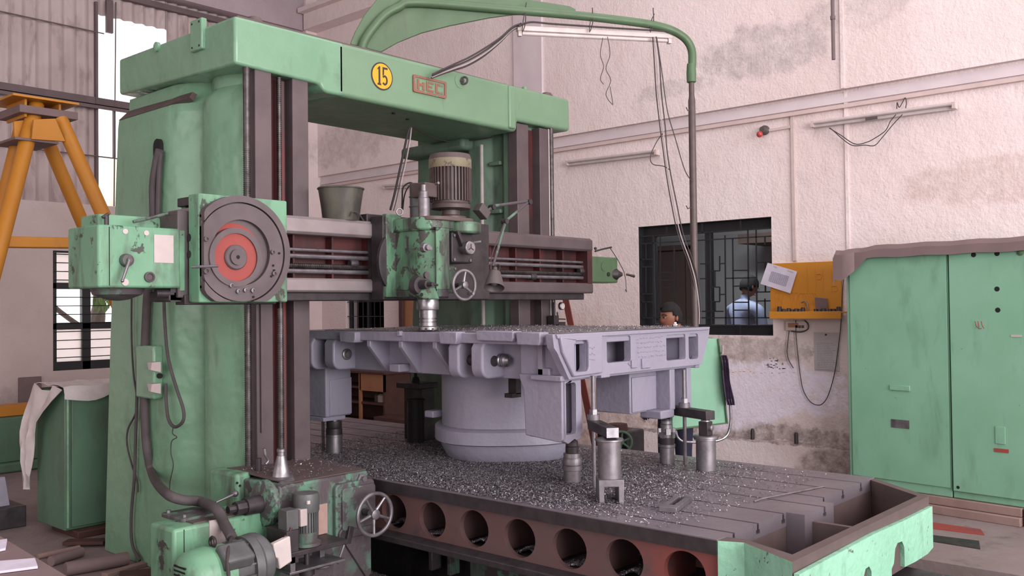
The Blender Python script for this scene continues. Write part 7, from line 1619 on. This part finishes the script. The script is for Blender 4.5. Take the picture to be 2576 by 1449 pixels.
def make_person(name, label, hc, fwd, J, E, R, zones, s=1.0, face=True, fringe=.42, back=-.5, loc=None, up=(0, 0, 1)):
    root = thing(name, label, 'person', loc)
    vs, fs = skin_body(J, E, R, 'tmp'); m = MB()
    hv, hf, f, u, r = head_verts(hc, fwd, up, s)
    mats = ['skin'] + [z[0] for z in zones]
    m.add(vs, fs); n0 = len(fs); m.add(hv, hf)
    mi = []
    for k, fc in enumerate(m.f):
        idx = 0
        if k < n0:
            p = sum((Vector(m.v[i]) for i in fc), Vector()) / len(fc)
            for zi, (mt, fn) in enumerate(zones):
                if fn(p): idx = zi + 1; break
        mi.append(idx)
    m.mi = mi; m.build('body', mats, root, angle=80)
    if face: face_parts(root, hc, f, u, r, s)
    else:
        for sg in (-1, 1): mb = MB(); mb.sphere(Vector(hc) + (r * sg * .077 - f * .012 - u * .006) * s, .03 * s, 10, 8, (.5, .5, 1)); mb.build('ear', 'skin', root)
    hair_cap(root, hc, f, u, r, s, fringe, back)
    return root, f, u, r
def fingers(base, d, side, nrm_, L=.075):
    """joints for four unequal, slightly curled fingers and a thumb, rooted in the palm"""
    J = []; 
    for k, (o, l) in enumerate(((-.027, .88), (-.009, 1.0), (.009, .95), (.026, .78))):
        a = base + side * o + d * .035; J.append([a, a + d * L * l * .5 + nrm_ * .004, a + d * L * l * .85 + nrm_ * .022])
    t0 = base - side * .03 - d * .01; J.append([t0, t0 - side * .022 + d * .03, t0 - side * .022 + d * .055 + nrm_ * .012]); return J
# boy standing behind the table
hb_ = at(1681, 799, X=6.2); f_ = Vector((-.90, .40, -.05)).normalized(); HC = hb_ + f_ * -.02
bx_, by_ = HC.x + .03, HC.y - .02
sd_ = Vector((f_.y, -f_.x, 0)).normalized()   # to his right
ft_ = Vector((f_.x, f_.y, 0)).normalized()
def B(fw, sd, z): return Vector((bx_, by_, 0)) + ft_ * fw + sd_ * sd + Vector((0, 0, z))
J = [B(0, 0, .86), B(0, 0, 1.02), B(0, 0, 1.20), B(-.01, 0, 1.33), B(-.01, 0, 1.40), B(.0, 0, 1.47)]
E_ = [(0, 1), (1, 2), (2, 3), (3, 4), (4, 5)]; R = [(.13, .10), (.13, .095), (.15, .10), (.13, .08), (.05, .05), (.045, .045)]
for sg in (-1, 1):
    o = len(J); J += [B(0, sg * .10, .80), B(.02, sg * .12, .45), B(-.01, sg * .13, .08), B(.11, sg * .15, .035)]; E_ += [(0, o), (o, o + 1), (o + 1, o + 2), (o + 2, o + 3)]; R += [.095, .068, .055, .04]
    o = len(J); J += [B(-.01, sg * .185, 1.31), B(-.03, sg * .235, 1.05), B(.08, sg * .22, .84), B(.12, sg * .215, .77)]; E_ += [(3, o), (o, o + 1), (o + 1, o + 2), (o + 2, o + 3)]; R += [.062, .045, .030, .030]
    w_ = o + 3
    for ch_ in fingers(J[w_], Vector((ft_.x * .4, ft_.y * .4, -.9)).normalized(), ft_ * 1.0, -sd_ * sg):
        o = len(J); J += ch_; E_ += [(w_, o), (o, o + 1), (o + 1, o + 2)]; R += [.010, .009, .008]
make_person('person', 'boy with short black hair looking left behind the casting, in navy trousers', HC, f_, J, E_, R, [('trouser', lambda p: .09 < p.z < .90), ('black', lambda p: p.z <= .09), ('shirt_boy', lambda p: .90 <= p.z < 1.405 and not (p.z < 1.12 and abs((p - Vector((bx_, by_, 0))).dot(sd_)) > .19))], .88, True, .60, -.45, (bx_, by_, 0))
# man at the office window, seen from behind
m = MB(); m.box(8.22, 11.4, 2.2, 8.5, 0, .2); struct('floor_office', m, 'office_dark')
hm = at(1884, 722, X=9.35); f_ = Vector((.86, -.42, -.34)).normalized(); ft_ = Vector((f_.x, f_.y, 0)).normalized(); sd_ = Vector((f_.y, -f_.x, 0)).normalized()
sh_ = at(1868, 800, X=9.3); mx_, my_ = sh_.x, sh_.y; ft_ = Vector((.95, -.30, 0)).normalized(); sd_ = Vector((ft_.y, -ft_.x, 0))
def B2(fw, sd, z): return Vector((mx_, my_, 0)) + ft_ * fw + sd_ * sd + Vector((0, 0, z))
nk = hm - f_ * .05 - Vector((0, 0, .10))
J = [B2(0, 0, 1.06), B2(0, 0, 1.22), B2(.01, 0, 1.42), B2(.03, 0, 1.56), nk * .5 + B2(.03, 0, 1.60) * .5, nk + Vector((0, 0, .03))]
E_ = [(0, 1), (1, 2), (2, 3), (3, 4), (4, 5)]; R = [(.17, .12), (.165, .115), (.185, .12), (.15, .085), (.055, .055), (.05, .05)]
for sg in (-1, 1):
    o = len(J); J += [B2(0, sg * .10, .98), B2(.02, sg * .11, .62), B2(-.02, sg * .12, .28), B2(.10, sg * .13, .235)]; E_ += [(0, o), (o, o + 1), (o + 1, o + 2), (o + 2, o + 3)]; R += [.10, .075, .06, .045]
    o = len(J); J += [B2(.03, sg * .215, 1.525), B2(.05, sg * .265, 1.27), B2(.27, sg * .19, 1.17), B2(.34, sg * .165, 1.165)]; E_ += [(3, o), (o, o + 1), (o + 1, o + 2), (o + 2, o + 3)]; R += [.075, .055, .035, .033]
    w_ = o + 3
    for ch_ in fingers(J[w_], ft_, sd_ * sg * -1, Vector((0, 0, -1))):
        o = len(J); J += ch_; E_ += [(w_, o), (o, o + 1), (o + 1, o + 2)]; R += [.010, .009, .008]
mp, f, u, r = make_person('person', 'man in a pale blue shirt seen from behind through the barred window', hm, f_, J, E_, R, [('trouser', lambda p: .29 < p.z < 1.08), ('black', lambda p: p.z <= .29), ('shirt_man', lambda p: 1.08 <= p.z < 1.70 and not (p.z < 1.25 and (p - Vector((mx_, my_, 0))).dot(ft_) > .13))], 1.0, True, .30, -.45, (mx_, my_, .2))
m = MB(); e = hm + (r * .04 + f * .098 + u * .004); m.torus(e, f, .02, .0018, 14, 5); m.torus(hm + (-r * .04 + f * .098 + u * .004), f, .02, .0018, 14, 5); m.tube([tuple(hm + r * .062 + f * .095 + u * .006), tuple(hm + r * .086 - f * .0 + u * .006)], .002, 5); m.tube([tuple(hm - r * .062 + f * .095 + u * .006), tuple(hm - r * .086 + u * .006)], .002, 5); m.build('glasses', 'steel_dark', mp)
# desk the man works at
dk = thing('office_desk', 'brown desk in front of the man in the office', 'desk', (10.0, my_, .2))
m = MB(); m.box(9.62, 10.3, my_ - .9, my_ + .7, 1.06, 1.10); m.build('desk_top', 'wood_door', dk, bevel=.004)
for y in (my_ - .85, my_ + .65):
    for x in (9.66, 10.26): m = MB(); m.box(x - .025, x + .025, y - .025, y + .025, .2, 1.06); m.build('leg', 'wood_dark', dk)
